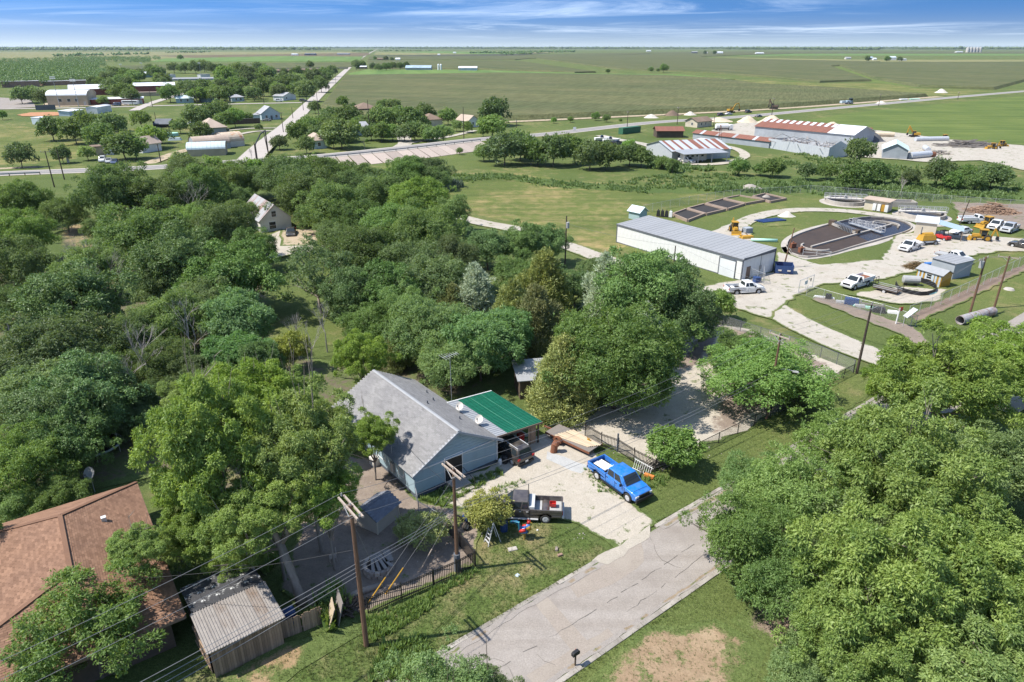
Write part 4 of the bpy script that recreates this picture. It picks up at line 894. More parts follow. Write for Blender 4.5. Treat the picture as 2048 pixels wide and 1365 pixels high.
# ------------------------------------------------------------------ vehicles: x forward
def wheel_mesh(r, w, rimk=.62):
    m = MB(); n = 16
    prof = [(rimk * r, -w / 2 + .02), (r * .96, -w / 2), (r, -w / 4), (r, w / 4), (r * .96, w / 2), (rimk * r, w / 2 - .02)]
    vs = [(a * math.cos(2 * math.pi * i / n), y, a * math.sin(2 * math.pi * i / n)) for i in range(n) for a, y in prof]; k = len(prof)
    m._add(vs, [(i * k + j, i * k + (j + 1) % k, ((i + 1) % n) * k + (j + 1) % k, ((i + 1) % n) * k + j) for i in range(n) for j in range(k)])
    d = MB(); d.tube([(0, -w * .42, 0), (0, w * .42, 0)], rimk * r * 1.0, 14)
    for i in range(6):
        a = 2 * math.pi * i / 6
        for s in (-1, 1): d.box((math.cos(a) * r * .33, s * w * .43, math.sin(a) * r * .33), (.09, .03, .09))
    return m.mesh('tyre', M['tyre'], smooth=True), d
_WC = {}
def wheels(t, xs, half, r=.4, w=.26, rim='chrome', name='wheel'):
    key = (r, w, rim)
    if key not in _WC:
        a, d = wheel_mesh(r, w); _WC[key] = (a, d.mesh('rim', M[rim]))
    for x in xs:
        for s in (-1, 1):
            o = link(name, _WC[key][0], t, (x, s * (half - w / 2 + .02), r)); link('rim', _WC[key][1], o)
def arch_pts(x, r, z, n=7): return [(x + r * math.cos(math.pi - math.pi * i / n) , z + r * math.sin(math.pi * i / n) * .92) for i in range(n + 1)]
def cab(t, x0, x1, z0, z1, hw, rf, rb, tuck, pm, side_windows, label=None):
    """cabin: x0 rear, x1 cowl; rf/rb rake of front and back glass; panes laid on its faces"""
    m = MB(); B = [(x0, -hw, z0), (x1, -hw, z0), (x1, hw, z0), (x0, hw, z0)]; T = [(x0 + rb, -hw + tuck, z1), (x1 - rf, -hw + tuck, z1), (x1 - rf, hw - tuck, z1), (x0 + rb, hw - tuck, z1)]
    m._add(B + T, [(3, 2, 1, 0), (4, 5, 6, 7), (0, 1, 5, 4), (1, 2, 6, 5), (2, 3, 7, 6), (3, 0, 4, 7)]); rounded(part('cabin', m.mesh('cabin', pm, .09, seg=3), pm, t))
    def pane(name, a, b, c, d, u0, u1, v0, v1):
        a, b, c, d = map(Vector, (a, b, c, d)); nn = (b - a).cross(d - a).normalized() * .014
        def P(u, v): return (a.lerp(b, u)).lerp(d.lerp(c, u), v) + nn
        mm = MB(); q = [P(u0, v0), P(u1, v0), P(u1, v1), P(u0, v1)]; mm._add([p for p in q] + [p - nn * .9 for p in q], [(0, 1, 2, 3), (7, 6, 5, 4), (0, 4, 5, 1), (1, 5, 6, 2), (2, 6, 7, 3), (3, 7, 4, 0)]); part(name, mm, M['glass'], t)
    pane('windshield', B[1], B[2], T[2], T[1], .07, .93, .10, .93); pane('rear_window', B[3], B[0], T[0], T[3], .12, .88, .22, .90)
    for u0, u1 in side_windows:
        pane('side_window', B[0], B[1], T[1], T[0], u0, u1, .16, .88); pane('side_window', B[2], B[3], T[3], T[2], 1 - u1, 1 - u0, .16, .88)
def lights(t, xf, xr, hw, zf, zr, fl=(.08, .34, .17), rl=(.06, .17, .32)):
    for s in (-1, 1):
        part('headlight', MB().box((xf, s * (hw - .24), zf), fl), M['lamp'], t, bevel=.02); part('tail_light', MB().box((xr, s * (hw - .10), zr), rl), M['redlamp'], t, bevel=.015)
def rounded(o):
    o.data.shade_smooth(); o.data.set_sharp_from_angle(angle=R(42)); return o
def pickup(label, pos, hd, pm, cabk='crew', bed='open', Lx=5.9, name='pickup_truck', group=None, rim='chrome', hw=.98, blackout=False, lift_=0.):
    t = thing(name, label, 'pickup truck', (*pos, lift_), hd, group); pm = M['paint_' + pm]; hl = Lx / 2; xf = hl - .98; wbk = {'crew': 3.75, 'ext': 3.6, 'reg': 3.4}[cabk] * Lx / 5.95; xr = xf - wbk; xc = hl - 1.35
    xb = xc - {'crew': 2.35, 'ext': 1.95, 'reg': 1.45}[cabk]; fl = .80
    pf = [(-hl + .04, .55), (-hl + .02, fl), (xb, fl), (xb, 1.22), (xc + .05, 1.22), (xc + .5, 1.19), (hl - .28, 1.10), (hl - .08, 1.02), (hl - .02, .72), (hl - .06, .50), (xf + .56, .48)]
    pf += list(reversed(arch_pts(xf, .50, .46))) + [(xf - .56, .44), (xr + .56, .44)] + list(reversed(arch_pts(xr, .50, .46))) + [(xr - .56, .52)]
    me = MB().side(pf, -hw, hw).mesh('body', pm, .085, seg=3)
    for v in me.vertices:
        x, y, z = v.co; k = max(0, (x - hl + 1.0) / 1.0); v.co.y = y * (1 - .11 * k * k) * (1 - .16 * max(0, z - 1.06)); v.co.z = z + (.05 * (1 - (y / hw) ** 2) if z > 1.0 and x > xc else 0)
    rounded(part('body', me, pm, t))
    sw = {'crew': [(.05, .40), (.45, .80)], 'ext': [(.06, .32), (.40, .80)], 'reg': [(.15, .76)]}[cabk]
    cab(t, xb + .02, xc + .12, 1.20, 1.90, hw - .04, .72, .14, .15, pm, sw)
    if bed in ('open', 'tools'):
        b = MB()
        for s in (-1, 1):
            b.box(((xb - hl) / 2 - .0, s * (hw - .045), 1.03), (xb + hl - .03, .09, .46))
        b.box((-hl + .05, 0, 1.03), (.09, 2 * hw - .19, .46)); b.box((xb - .06, 0, 1.03), (.07, 2 * hw - .19, .46)); part('bed', b, pm, t, bevel=.02)
        part('bed_liner', MB().box(((xb - hl) / 2 - .02, 0, fl + .012), (xb + hl - .22, 2 * hw - .2, .02)), M['black'] if bed == 'open' else M['greypaint'], t)
    elif bed == 'service':
        b = MB()
        for s in (-1, 1): b.box(((xb - hl) / 2, s * (hw - .20), 1.12), (xb + hl - .06, .46, .66))
        b.box((-hl + .05, 0, .98), (.08, 2 * hw - .84, .34)); part('utility_bed', b, pm, t, bevel=.02); part('bed_liner', MB().box(((xb - hl) / 2, 0, fl + .02), (xb + hl - .3, 2 * hw - .9, .03)), M['greypaint'], t)
    elif bed == 'dump':
        b = MB(); z = 1.22
        for s in (-1, 1): b.box(((xb - hl) / 2 - .05, s * (hw + .03), z + .05), (xb + hl, .06, .5))
        b.box((-hl, 0, z + .05), (.06, 2 * hw, .5)); b.box((xb - .1, 0, z + .2), (.06, 2 * hw, .8)); b.box(((xb - hl) / 2 - .05, 0, z - .22), (xb + hl, 2 * hw, .08)); part('dump_bed', b, M['white'], t)
        part('load', MB().box(((xb - hl) / 2, 0, z - .02), (xb + hl - .3, 2 * hw - .2, .3), top=(.7, .6)), M['rust'], t)
    elif bed == 'flat':
        part('flat_bed', MB().box(((xb - hl) / 2, 0, .98), (xb + hl, 2 * hw + .2, .12)), M['greypaint'], t); part('headache_rack', MB().box((xb - .1, 0, 1.35), (.06, 2 * hw, .65)), M['black'], t)
    sm_ = MB(); hd_ = MB(); dr = [(xb + .05), xc - .02] + ([(xb + xc) / 2 - .02] if cabk == 'crew' else [xb + .62] if cabk == 'ext' else [])
    for s in (-1, 1):
        for x in dr: sm_.box((x, s * (hw + .002), .88), (.022, .012, .64))
        sm_.box(((xb + xc) / 2, s * (hw + .002), .56), (xc - xb, .012, .02)); sm_.box(((xb - hl) / 2, s * (hw + .002), 1.06), (xb + hl - .1, .010, .02))
        for x in sorted(dr)[:-1]: hd_.box((x + .16, s * (hw + .012), 1.05), (.16, .035, .045))
    sm_.box((hl - .55, 0, 1.165), (.02, 1.5, .012)); part('door_seam', sm_, M['black'], t); part('door_handle', hd_, M['black'] if blackout else M['chrome'], t)
    ch = M['chrome'] if not blackout else M['black']
    part('bumper', MB().box((hl + .03, 0, .60), (.20, 2 * hw - .04, .30)), M['black'] if blackout else ch, t, bevel=.05); part('bumper', MB().box((-hl - .04, 0, .62), (.18, 2 * hw - .1, .2)), ch, t, bevel=.03)
    part('grille', MB().box((hl - .04, 0, .88), (.08, 1.15, .30)), M['black'], t); lights(t, hl - .07, -hl + .0, hw, .90, 1.02)
    for s in (-1, 1):
        part('mirror', MB().box((xc - .35, s * (hw + .13), 1.30), (.12, .22, .26)), M['black'], t, bevel=.03); part('running_board', MB().box(((xf + xr) / 2, s * (hw + .02), .42), (wbk - 1.15, .18, .06)), ch if not blackout else M['black'], t)
    wheels(t, (xf, xr), hw, .41, .28, rim); return t
def car(label, pos, hd, pm, kind='suv', Lx=4.7, name='car', group=None, cat='car'):
    t = thing(name, label, cat, (*pos, 0), hd, group); pm = M['paint_' + pm]; hl = Lx / 2; xf = hl - .88; xr = -hl + .92; hw = .92; bz = {'suv': 1.05, 'sedan': .92, 'van': 1.1}[kind]; rz = {'suv': 1.74, 'sedan': 1.44, 'van': 2.1}[kind]
    pf = [(-hl + .02, .45), (-hl, bz - .12), (-hl + .1, bz), (hl - 1.45, bz + .02), (hl - .45, bz - .10), (hl - .06, bz - .28), (hl, .50), (hl - .06, .34), (xf + .46, .32)] + list(reversed(arch_pts(xf, .41, .32))) + [(xf - .46, .28), (xr + .46, .28)] + list(reversed(arch_pts(xr, .41, .32))) + [(xr - .46, .34)]
    me = MB().side(pf, -hw, hw).mesh('body', pm, .10, seg=3)
    for v in me.vertices: x, y, z = v.co; k = max(0, (abs(x) - hl + .9) / .9); v.co.y = y * (1 - .13 * k * k)
    rounded(part('body', me, pm, t))
    x0 = {'suv': -hl + .05, 'sedan': -hl + .55, 'van': -hl + .05}[kind]; x1 = {'suv': hl - 1.25, 'sedan': hl - 1.35, 'van': hl - .75}[kind]
    cab(t, x0, x1, bz - .02, rz, hw - .04, .75 if kind != 'van' else .45, .30 if kind == 'suv' else (.62 if kind == 'sedan' else .1), .17, pm, [(.08, .30), (.33, .55), (.58, .80)] if kind == 'suv' else [(.14, .44), (.48, .80)])
    if kind == 'suv':
        for s in (-1, 1): part('roof_rail', MB().bar((x0 + .4, s * .60, rz + .06), (x1 - 1.0, s * .60, rz + .06), .05, .05), M['chrome'], t)
    lights(t, hl - .12, -hl + .01, hw, bz - .25, bz - .12, rl=(.08, .26, .20)); part('bumper', MB().box((hl - .03, 0, .42), (.16, 2 * hw - .1, .2)), pm, t, bevel=.04); part('bumper', MB().box((-hl, 0, .46), (.14, 2 * hw - .1, .24)), M['black'], t, bevel=.04); part('number_plate', MB().box((-hl - .075, 0, .62), (.02, .32, .16)), M['white'], t)
    for s in (-1, 1): part('mirror', MB().box((x1 - .45, s * (hw + .08), bz + .12), (.1, .16, .14)), M['black'], t)
    wheels(t, (xf, xr), hw, .34, .22); return t
def hdg(a, b):
    """heading of a vehicle whose rear stands at picture point a and nose at b, and the middle"""
    p, q = Vector(G(*a)), Vector(G(*b)); d = q - p; return tuple((p + q) / 2), math.atan2(d.y, d.x), d.length
def backhoe(label, pos, hd, group=None, front=True, boom=True):
    t = thing('backhoe', label, 'backhoe', (*pos, 0), hd, group); Y = M['yellow']
    part('chassis', MB().box((0, 0, .85), (3.4, .9, .5)).box((1.3, 0, 1.35), (1.5, .9, .55), top=(.9, .85)), Y, t, bevel=.05)
    c = MB()
    for x in (-.75, .55):
        for y in (-.62, .62): c.bar((x, y, 1.2), (x, y, 2.6), .09)
    c.box((-.1, 0, 2.66), (1.75, 1.55, .12)); part('cab_frame', c, Y, t); part('cab_glass', MB().box((-.1, 0, 2.05), (1.2, 1.2, .95)), M['glass'], t); part('seat', MB().box((-.2, 0, 1.35), (.6, .6, .4)), M['black'], t)
    wheels(t, (1.55,), .85, .5, .36, 'yellow'); wheels(t, (-.95,), 1.0, .78, .5, 'yellow')
    if front:
        a = MB()
        for y in (-.55, .55): a.bar((.6, y, 1.35), (2.3, y, .75), .13, .2)
        part('loader_arm', a, Y, t); b = MB(); b.side([(2.3, .12), (3.15, .10), (3.2, .2), (2.55, .35), (2.4, .95), (2.25, .95)], -1.15, 1.15); part('bucket', b, Y, t)
    if boom:
        part('boom', MB().bar((-1.75, 0, .9), (-2.25, 0, 3.1), .22, .32), Y, t); part('stick', MB().bar((-2.2, 0, 3.1), (-3.1, 0, 1.3), .18, .26), Y, t); part('digging_bucket', MB().side([(-3.4, .45), (-2.75, .5), (-2.8, 1.2), (-3.2, 1.3)], -.3, .3), M['black'], t)
        for s in (-1, 1): part('stabiliser', MB().bar((-1.6, s * .4, .8), (-1.7, s * 1.25, .2), .14), M['black'], t)
    t.scale = (.84,) * 3; return t
def excavator(label, pos, hd, mat='yellow', group=None, reach=1.0, s=1.0):
    t = thing('excavator', label, 'excavator', (*pos, 0), hd, group); Y = M[mat]
    for y in (-1.1, 1.1):
        m = MB(); m.side([(-1.9, .3), (-1.7, .02), (1.7, .02), (1.9, .3), (1.9, .6), (1.7, .85), (-1.7, .85), (-1.9, .6)], y - .28, y + .28); part('track', m, M['black'], t)
    part('house', MB().box((-.7, 0, 1.55), (2.9, 2.5, 1.0)), Y, t, bevel=.1); part('cab', MB().box((.55, .75, 1.95), (1.4, .95, 1.75), top=(.85, .9)), M['glass'], t, bevel=.06); part('cab_roof', MB().box((.5, .75, 2.87), (1.3, .95, .1)), Y, t)
    p = [(.6, -.2, 1.7), (2.6, -.2, 4.6), (4.4 * reach, -.2, 5.0), (5.4 * reach, -.2, 1.9)]
    part('boom', MB().bar(p[0], p[1], .4, .55).bar(p[1], p[2], .36, .48), Y, t); part('stick', MB().bar(p[2], p[3], .3, .4), Y, t); part('bucket', MB().side([(5.6 * reach, .9), (4.7 * reach, .9), (4.8 * reach, 1.9), (5.3 * reach, 2.0)], -.75, .35), M['black'], t)
    t.scale = (s, s, s); return t

# ------------------------------------------------------------------ poles, wires, fences
POLES = {}
def upole(key, label, base, topv, arms=(), mat='pole', r=.15, lean=(0, 0), transformer=None, light=None, group=None, h=None):
    x, y = G(*base); h = h or HT(base[0], base[1], topv); t = thing('utility_pole', label, 'utility pole', (x, y, 0), 0, group)
    top = (lean[0], lean[1], h); part('pole', MB().tube([(0, 0, -.2), (lean[0] * .5, lean[1] * .5, h * .5), top], [r, r * .85, r * .62], 9), M[mat], t, smooth=False); att = []
    for z, Ln, ang, n, off in arms:
        d = Vector((math.cos(ang), math.sin(ang), 0)); q = Vector((-d.y, d.x, 0)); c = Vector((lean[0] * z / h, lean[1] * z / h, z if z > 0 else h + z))
        for o in ((.17, -.17) if off else (.17,)):
            part('crossarm', MB().bar(c - d * Ln / 2 + q * o, c + d * Ln / 2 + q * o, .10, .12), M['arm'] if mat == 'pole' else M['greyboard'], t)
        part('brace', MB().bar(c + d * Ln * .28 + q * .19, c + q * .17 - Vector((0, 0, .55)), .04).bar(c - d * Ln * .28 + q * .19, c + q * .17 - Vector((0, 0, .55)), .04), M['steel'], t)
        for i in range(n):
            p = c + d * Ln * (i / (n - 1) - .5) * .94 + Vector((0, 0, .14)) + q * (.17 if not off else 0)
            part('insulator', MB().tube([p - Vector((0, 0, .08)), p, p + Vector((0, 0, .16))], [.035, .06, .03], 6), M['ceramic'], t); att.append(Vector((x, y, 0)) + p + Vector((0, 0, .14)))
    if transformer:
        zt, a = transformer; d = Vector((math.cos(a), math.sin(a), 0)) * .42
        part('transformer', MB().tube([d + Vector((0, 0, zt)), d + Vector((0, 0, zt + .95))], .27, 12), M['greypaint'] if True else 0, t); part('bushing', MB().tube([d + Vector((.1, 0, zt + .95)), d + Vector((.1, 0, zt + 1.2))], .05, 6), M['ceramic'], t)
    if light:
        zl, a, ln = light; d = Vector((math.cos(a), math.sin(a), 0))
        part('lamp_arm', MB().tube([(0, 0, zl), d * ln * .5 + Vector((0, 0, zl + .35)), d * ln + Vector((0, 0, zl + .3))], .035, 6), M['steel'], t); part('lamp_head', MB().box(tuple(d * (ln + .2) + Vector((0, 0, zl + .27))), (.6, .22, .14), a, top=(.7, .6)), M['greypaint'], t)
    POLES[key] = (Vector((x, y, 0)) + Vector(top), att, Vector((x, y, 0)), Vector(lean) / h); LAND.append((label, x, y)); return t
def on_pole(key, z):
    b = POLES[key]; return Vector((b[2].x + b[3].x * z, b[2].y + b[3].y * z, z))
def wire(label, runs, r=.013, sag=.025, mat='cable', group=None, name='power_line', cat='power line'):
    m = MB()
    for a, b in runs:
        a, b = Vector(a), Vector(b); L = (b - a).length; n = max(6, min(24, int(L / 3)))
        m.tube([a.lerp(b, i / n) - Vector((0, 0, 4 * sag * L * (i / n) * (1 - i / n))) for i in range(n + 1)], r * .7, 4, cap=False)
    return single(name, m.mesh(name, M[mat], fix=False), None, label, cat, group=group)
def chainlink(label, pts, h=1.8, sp=3.0, px=True, mesh=True, rail=True, mat='wiremesh', pr=.03, cell=.16, wr=.006, group=None, pm=None):
    P = [Vector(G(*p)) if px else Vector(p) for p in pts]; t = thing('chain_link_fence', label, 'fence', (P[0].x, P[0].y, 0), 0, group); o = P[0]; pm = M[pm] if pm else M['steel']
    w = MB(); rl = MB(); me = MB().tube([(0, 0, -.2), (0, 0, h + .05)], pr, 6).mesh('post', pm)
    for a, b in zip(P, P[1:]):
        a = a - o; b = b - o; L = (b - a).length; k = max(1, round(L / sp)); d = (b - a) / L
        for i in range(k + (1 if b == P[-1] - o else 0)): q = a + d * L * i / k; link('post', me, t, (q.x, q.y, 0))
        if rail: rl.tube([(a.x, a.y, h), (b.x, b.y, h)], pr * .75, 5)
        if mesh:
            nn = int((L + h) / cell)
            for i in range(nn):
                for s in (1, -1):
                    u0 = i * cell - (h if s > 0 else 0); u1 = u0 + h * s; z0, z1 = .03, h
                    if s < 0: u0 = i * cell; u1 = u0 - h
                    c0, c1 = max(0, min(L, u0)), max(0, min(L, u1))
                    if abs(c1 - c0) < .02: continue
                    za = z0 + (c0 - u0) / (u1 - u0) * (z1 - z0); zb = z0 + (c1 - u0) / (u1 - u0) * (z1 - z0)
                    p = a + d * c0; q = a + d * c1; e = Vector((d.x, d.y)) * wr
                    w.face([(p.x - e.x, p.y - e.y, za), (p.x + e.x, p.y + e.y, za), (q.x + e.x, q.y + e.y, zb), (q.x - e.x, q.y - e.y, zb)])
    if rail: part('top_rail', rl, pm, t)
    if mesh: link('wire_mesh', w.mesh('wire_mesh', M[mat], fix=False), t)
    LAND.append((label, P[0].x, P[0].y)); return t
def ironfence(label, pts, h=1.25, sp=.13, px=True, panel=2.4, posts=True):
    P = [Vector(G(*p)) if px else Vector(p) for p in pts]; t = thing('iron_fence', label, 'fence', (P[0].x, P[0].y, 0)); o = P[0]
    me = MB().box((0, 0, h / 2 + .02), (.035, .035, h)).box((0, 0, h + .05), (.02, .02, .08), top=(.1, .1)).mesh('picket', M['iron']); mp = MB().box((0, 0, h / 2 + .1), (.07, .07, h + .2)).mesh('post', M['iron']); rl = MB()
    for a, b in zip(P, P[1:]):
        a = a - o; b = b - o; L = (b - a).length; d = (b - a) / L; ang = math.atan2(d.y, d.x); n = int(L / sp)
        for i in range(1, n): q = a + d * i * sp; link('picket', me, t, (q.x, q.y, 0), ang)
        for i in range(int(L / panel) + 2): q = a + d * min(L, i * panel); link('post', mp, t, (q.x, q.y, 0), ang)
        for z in (.14, h - .14, h - .02): rl.bar((a.x, a.y, z), (b.x, b.y, z), .04)
    part('rail', rl, M['iron'], t); return t
def heap(label, u, v, wpx, h, mat, name='gravel_pile', cat='gravel pile', seed=1, ry=.7, rough=.10, group=None):
    x, y = G(u, v); r = wpx / 2 * depth_at(x, y, 0) / FPX; m = MB(); rr = random.Random(seed); n = 22; rings = [(1, 0), (.82, .14), (.58, .42), (.34, .74), (.14, .95)]
    vs = []
    for k, z in rings:
        for i in range(n):
            a = 2 * math.pi * i / n; q = k * (1 + rr.uniform(-rough, rough)); vs.append((math.cos(a) * r * q, math.sin(a) * r * ry * q, max(-.05 if k == 1 else 0, z * h * (1 + rr.uniform(-rough, rough)))))
    vs.append((0, 0, h)); fs = [(j * n + i, j * n + (i + 1) % n, (j + 1) * n + (i + 1) % n, (j + 1) * n + i) for j in range(len(rings) - 1) for i in range(n)] + [((len(rings) - 1) * n + i, (len(rings) - 1) * n + (i + 1) % n, len(vs) - 1) for i in range(n)]
    m._add(vs, fs); return single(name, m, M[mat], label, cat, (x, y, 0), 0, group, smooth=True)
def sticks(name, label, cat, u, v, wpx, n, Ls, r, mat, seed, hz=1.2, group=None, ang=None, kind=None):
    """a heap of poles or brush"""
    x, y = G(u, v); R0 = wpx / 2 * depth_at(x, y, 0) / FPX; m = MB(); rr = random.Random(seed)
    for _ in range(n):
        a = rr.uniform(0, 6.28) if ang is None else ang + rr.gauss(0, .12); k = math.sqrt(rr.random()); th = rr.uniform(0, 6.28); c = Vector((math.cos(th) * k * R0, math.sin(th) * k * R0 * .6, (1 - k) * hz * rr.uniform(.3, 1) + r)); d = Vector((math.cos(a), math.sin(a), rr.uniform(-.12, .2))) * Ls * rr.uniform(.5, 1.1) / 2
        q = [c - d, c + d]
        for p in q: p.z = max(p.z, r)
        m.tube(q, [r * rr.uniform(.6, 1.1), r * .5], 5)
    return single(name, m.mesh(name, M[mat] if isinstance(mat, str) else mat, fix=False), None, label, cat, (x, y, 0), 0, group)
# ================================================================== the blue house with the green carport
loc, rz, HL = place((832, 998), (994, 927)); HD = 14.2
t = thing('house', 'pale blue wooden house with grey shingle roof beside the green carport', 'house', loc, rz); LAND.append(('the blue house', *loc[:2]))
w = MB(); EV, RG = 2.62, 4.95; rx = HL / 2
w._add([(0, 0, .45), (HL, 0, .45), (HL, HD, .45), (0, HD, .45), (0, 0, EV), (HL, 0, EV), (HL, HD, EV), (0, HD, EV), (rx, 0, RG), (rx, HD, RG)], [(0, 1, 5, 8, 4), (2, 3, 7, 9, 6), (1, 2, 6, 5), (3, 0, 4, 7)])
part('wall', w, M['bluewall'], t)
part('skirting', MB().box((HL / 2, HD / 2, .22), (HL - .06, HD - .06, .46)), M['skirt'], t)
# lap siding, board by board on the two walls in view
me_f = MB().box((HL / 2, 0, 0), (HL, .035, .27)).mesh('siding_board', M['bluewall']); me_l = MB().box((0, HD / 2, 0), (.035, HD, .27)).mesh('siding_board', M['bluewall'])
for i in range(7):
    o = link('siding_board', me_l, t, (-.02, 0, .62 + i * .285)); o.rotation_euler = (0, R(4), 0)
    for a, b in ((0, .335), (.565, 1.0)):
        mm = MB().box(((a + b) / 2 * HL, 0, 0), ((b - a) * HL, .035, .27)).mesh('siding_board', M['bluewall']); o = link('siding_board', mm, t, (0, -.02, .62 + i * .285)); o.rotation_euler = (R(-4), 0, 0)
g = MB()
for i in range(7):
    z = EV + .16 + i * .31; ww = (RG - z) / (RG - EV) * HL
    if ww > .6: link('siding_board', MB().box((rx, -.02, z), (ww, .04, .29)).mesh('siding_board', M['bluewall']), t)
part('drip_board', MB().box((rx, -.06, EV + .0), (HL + .1, .14, .08)), M['white'], t)
k = (RG - EV) / rx; ovx, oy = .42, .38
for s, nm in ((-1, 'left'), (1, 'right')):
    e = (-ovx, EV - ovx * k + .12) if s < 0 else (HL + ovx, EV - ovx * k + .12)
    poly = [(e[0], -oy, e[1]), (rx, -oy, RG + .12), (rx, HD + oy, RG + .12), (e[0], HD + oy, e[1])]
    o = part('roof', MB().slab(poly, .14), M['greyroof'], t)
    shingles(o, poly, (0, 1, 0), .165, .42, M['shingle_grey'], 3 + s)
part('ridge_cap', MB().box((rx, HD / 2, RG + .15), (.34, HD + 2 * oy, .05), top=(.5, 1)), M['slate'], t)
for s in (0, 1):
    x0, x1 = (-ovx, rx) if s == 0 else (HL + ovx, rx); z0 = EV - ovx * k
    part('barge_board', MB().bar((x0, -oy - .03, z0 + .02), (x1, -oy - .03, RG + .02), .05, .2), M['greywall'], t)
# door with white frame, boarded attic window, side windows
opening(t, HL, HD, 'f', HL * .45, .45, 1.75, 2.3, 'door', M['black'], M['white']); opening(t, HL, HD, 'f', rx + .05, 3.45, .75, .8, 'window', M['plywood'], M['bluewall'])
opening(t, HL, HD, 'l', 2.2, 1.15, .75, 1.0); opening(t, HL, HD, 'l', 5.6, 1.15, 1.3, 1.05); opening(t, HL, HD, 'l', 9.2, 1.15, 1.3, 1.05)
part('meter_box', MB().box((-.12, 3.5, 1.35), (.22, .45, .9)).tube([(-.1, 3.5, 1.8), (-.1, 3.5, 3.4)], .04, 6), M['greypaint'], t)
part('downpipe', MB().box((HL - .06, -.08, 1.5), (.1, .1, 2.1)), M['white'], t)
part('service_mast', MB().tube([(.7, 3.6, 2.9), (.7, 3.6, 4.1)], .035, 6).bar((.45, 3.6, 3.9), (.95, 3.6, 3.9), .05), M['greypaint'], t)
for i, (x, y) in enumerate(((5.3, 6.3), (6.9, 7.9), (6.8, 3.3), (7.6, 10.2))):
    z = RG + .14 - abs(x - rx) * k; part('roof_vent', MB().tube([(x, y, z - .1), (x, y, z + .3)], .06, 6).box((x, y, z + .02), (.22, .22, .04)), M['darkgrey'], t)
part('step', MB().box((HL * .45, -.75, .2), (1.6, 1.4, .4)).box((HL * .45, -1.7, .1), (1.6, .5, .2)), M['concrete'], t); part('handrail', MB().bar((HL * .45 + .85, -.1, 1.25), (HL * .45 + .85, -1.9, .9), .04).bar((HL * .45 + .85, -1.9, .9), (HL * .45 + .85, -1.9, 0), .04), M['iron'], t)
def onhouse(x, y): c, s_ = math.cos(rz), math.sin(rz); return (loc[0] + x * c - y * s_, loc[1] + x * s_ + y * c)
HRZ = rz
# carport
ct = thing('carport', 'open carport under a green ribbed metal roof against the blue house', 'carport', (*onhouse(HL + .2, .1), 0), rz)
CW, CD = 5.1, 7.7; M['screwline'] = surf('screw_line', (.10, .33, .22))
for i, (x, y) in enumerate(((CW - .2, .2), (CW - .2, CD - .2), (CW - .2, CD / 2), (.3, CD - .2))): part('post', MB().box((x, y, 1.2), (.13, .13, 2.4)), M['darkwood'], ct)
z0, z1 = 2.86, 2.42
pe = panels(ct, (-.25, -.15, z0), (-.25, CD, z0), (.95, -.15, z0 - .115), .96, M['greypanel'], ribs=3); pg = panels(ct, (.96, -.15, z0 - .116), (.96, CD, z0 - .116), (CW, -.15, z1), .96, M['greenroof'], ribs=4, rh=.04)
fb = MB().bar((-.25, -.17, z0 - .1), (CW, -.17, z1 - .1), .05, .18).bar((CW + .02, -.17, z1 - .1), (CW + .02, CD, z1 - .1), .05, .16); part('fascia', fb, M['brown'], ct)
part('edge_trim', MB().bar((-.25, CD + .05, z0), (CW, CD + .05, z1), .12, .08), M['white'], ct)
for x in (2.25, 3.6): part('flashing', MB().box((x, CD / 2, z0 - .116 - (x - .96) / (CW - .96) * (z0 - .116 - z1) + .045), (.03, CD - .1, .012)), M['screwline'], ct)
meb = MB().box((0, 0, 1.12), (.17, .03, 2.2)).mesh('wall_board', M['board'])
for i in range(5): link('wall_board', meb, ct, (CW - .45 - i * .19, .35, 0))
for i in range(20): link('wall_board', meb, ct, (CW - .12, 3.2 + i * .2, 0), math.pi / 2)
part('beam', MB().bar((.2, CD - .2, 2.6), (CW - .2, CD - .2, 2.32), .1, .2), M['darkwood'], ct); part('slab', MB().box((CW / 2, CD / 2, .03), (CW, CD, .06)), M['concrete'], ct)
single('storage_cabinet', MB().box((0, 0, .55), (.6, .5, 1.1)).box((.1, -.27, .7), (.3, .06, .4)), M['redpaint'], 'red tool cabinet standing in the shade of the green carport', 'cabinet', (*onhouse(HL + 3.7, 1.2), .06), rz, bevel=.03)
single('shelf_clutter', MB().box((0, 0, .5), (1.8, .6, 1.0)).box((-.5, 0, 1.2), (.6, .5, .4)).box((.4, 0, 1.15), (.5, .4, .3)), M['darkwood'], 'dark stacked lumber and boxes at the back of the carport', 'storage', (*onhouse(HL + 2.2, 6.6), .06), rz)
# satellite dishes, antenna
def dish(label, pos, face, el, r=.42, post=.8):
    d = thing('satellite_dish', label, 'satellite dish', pos, 0); n = 16; m = MB(); X = Vector((math.cos(face) * math.cos(el), math.sin(face) * math.cos(el), math.sin(el))); U = X.cross(Vector((0, 0, 1))).normalized(); V = U.cross(X); c = Vector((0, 0, post))
    vs = [c + X * (q * q * .18 - .1) + (U * math.cos(2 * math.pi * i / n) + V * math.sin(2 * math.pi * i / n) * 1.1) * q * r for q in (.33, .66, 1.0) for i in range(n)] + [c - X * .1]
    m._add(vs, [(j * n + i, j * n + (i + 1) % n, (j + 1) * n + (i + 1) % n, (j + 1) * n + i) for j in range(2) for i in range(n)] + [(3 * n, (i + 1) % n, i) for i in range(n)]); part('reflector', m, M['greypaint'] if 'grey satellite' in label else M['offwhite'], d, smooth=True)
    part('mast', MB().tube([(0, 0, -.1), (0, 0, post - .1), c - X * .1], .035, 6), M['steel'], d); part('feed_arm', MB().bar(c - V * r * .9, c + X * .5 - V * .1, .03).box(tuple(c + X * .5 - V * .1), (.1, .1, .14)), M['darkgrey'], d)
S225 = R(215)
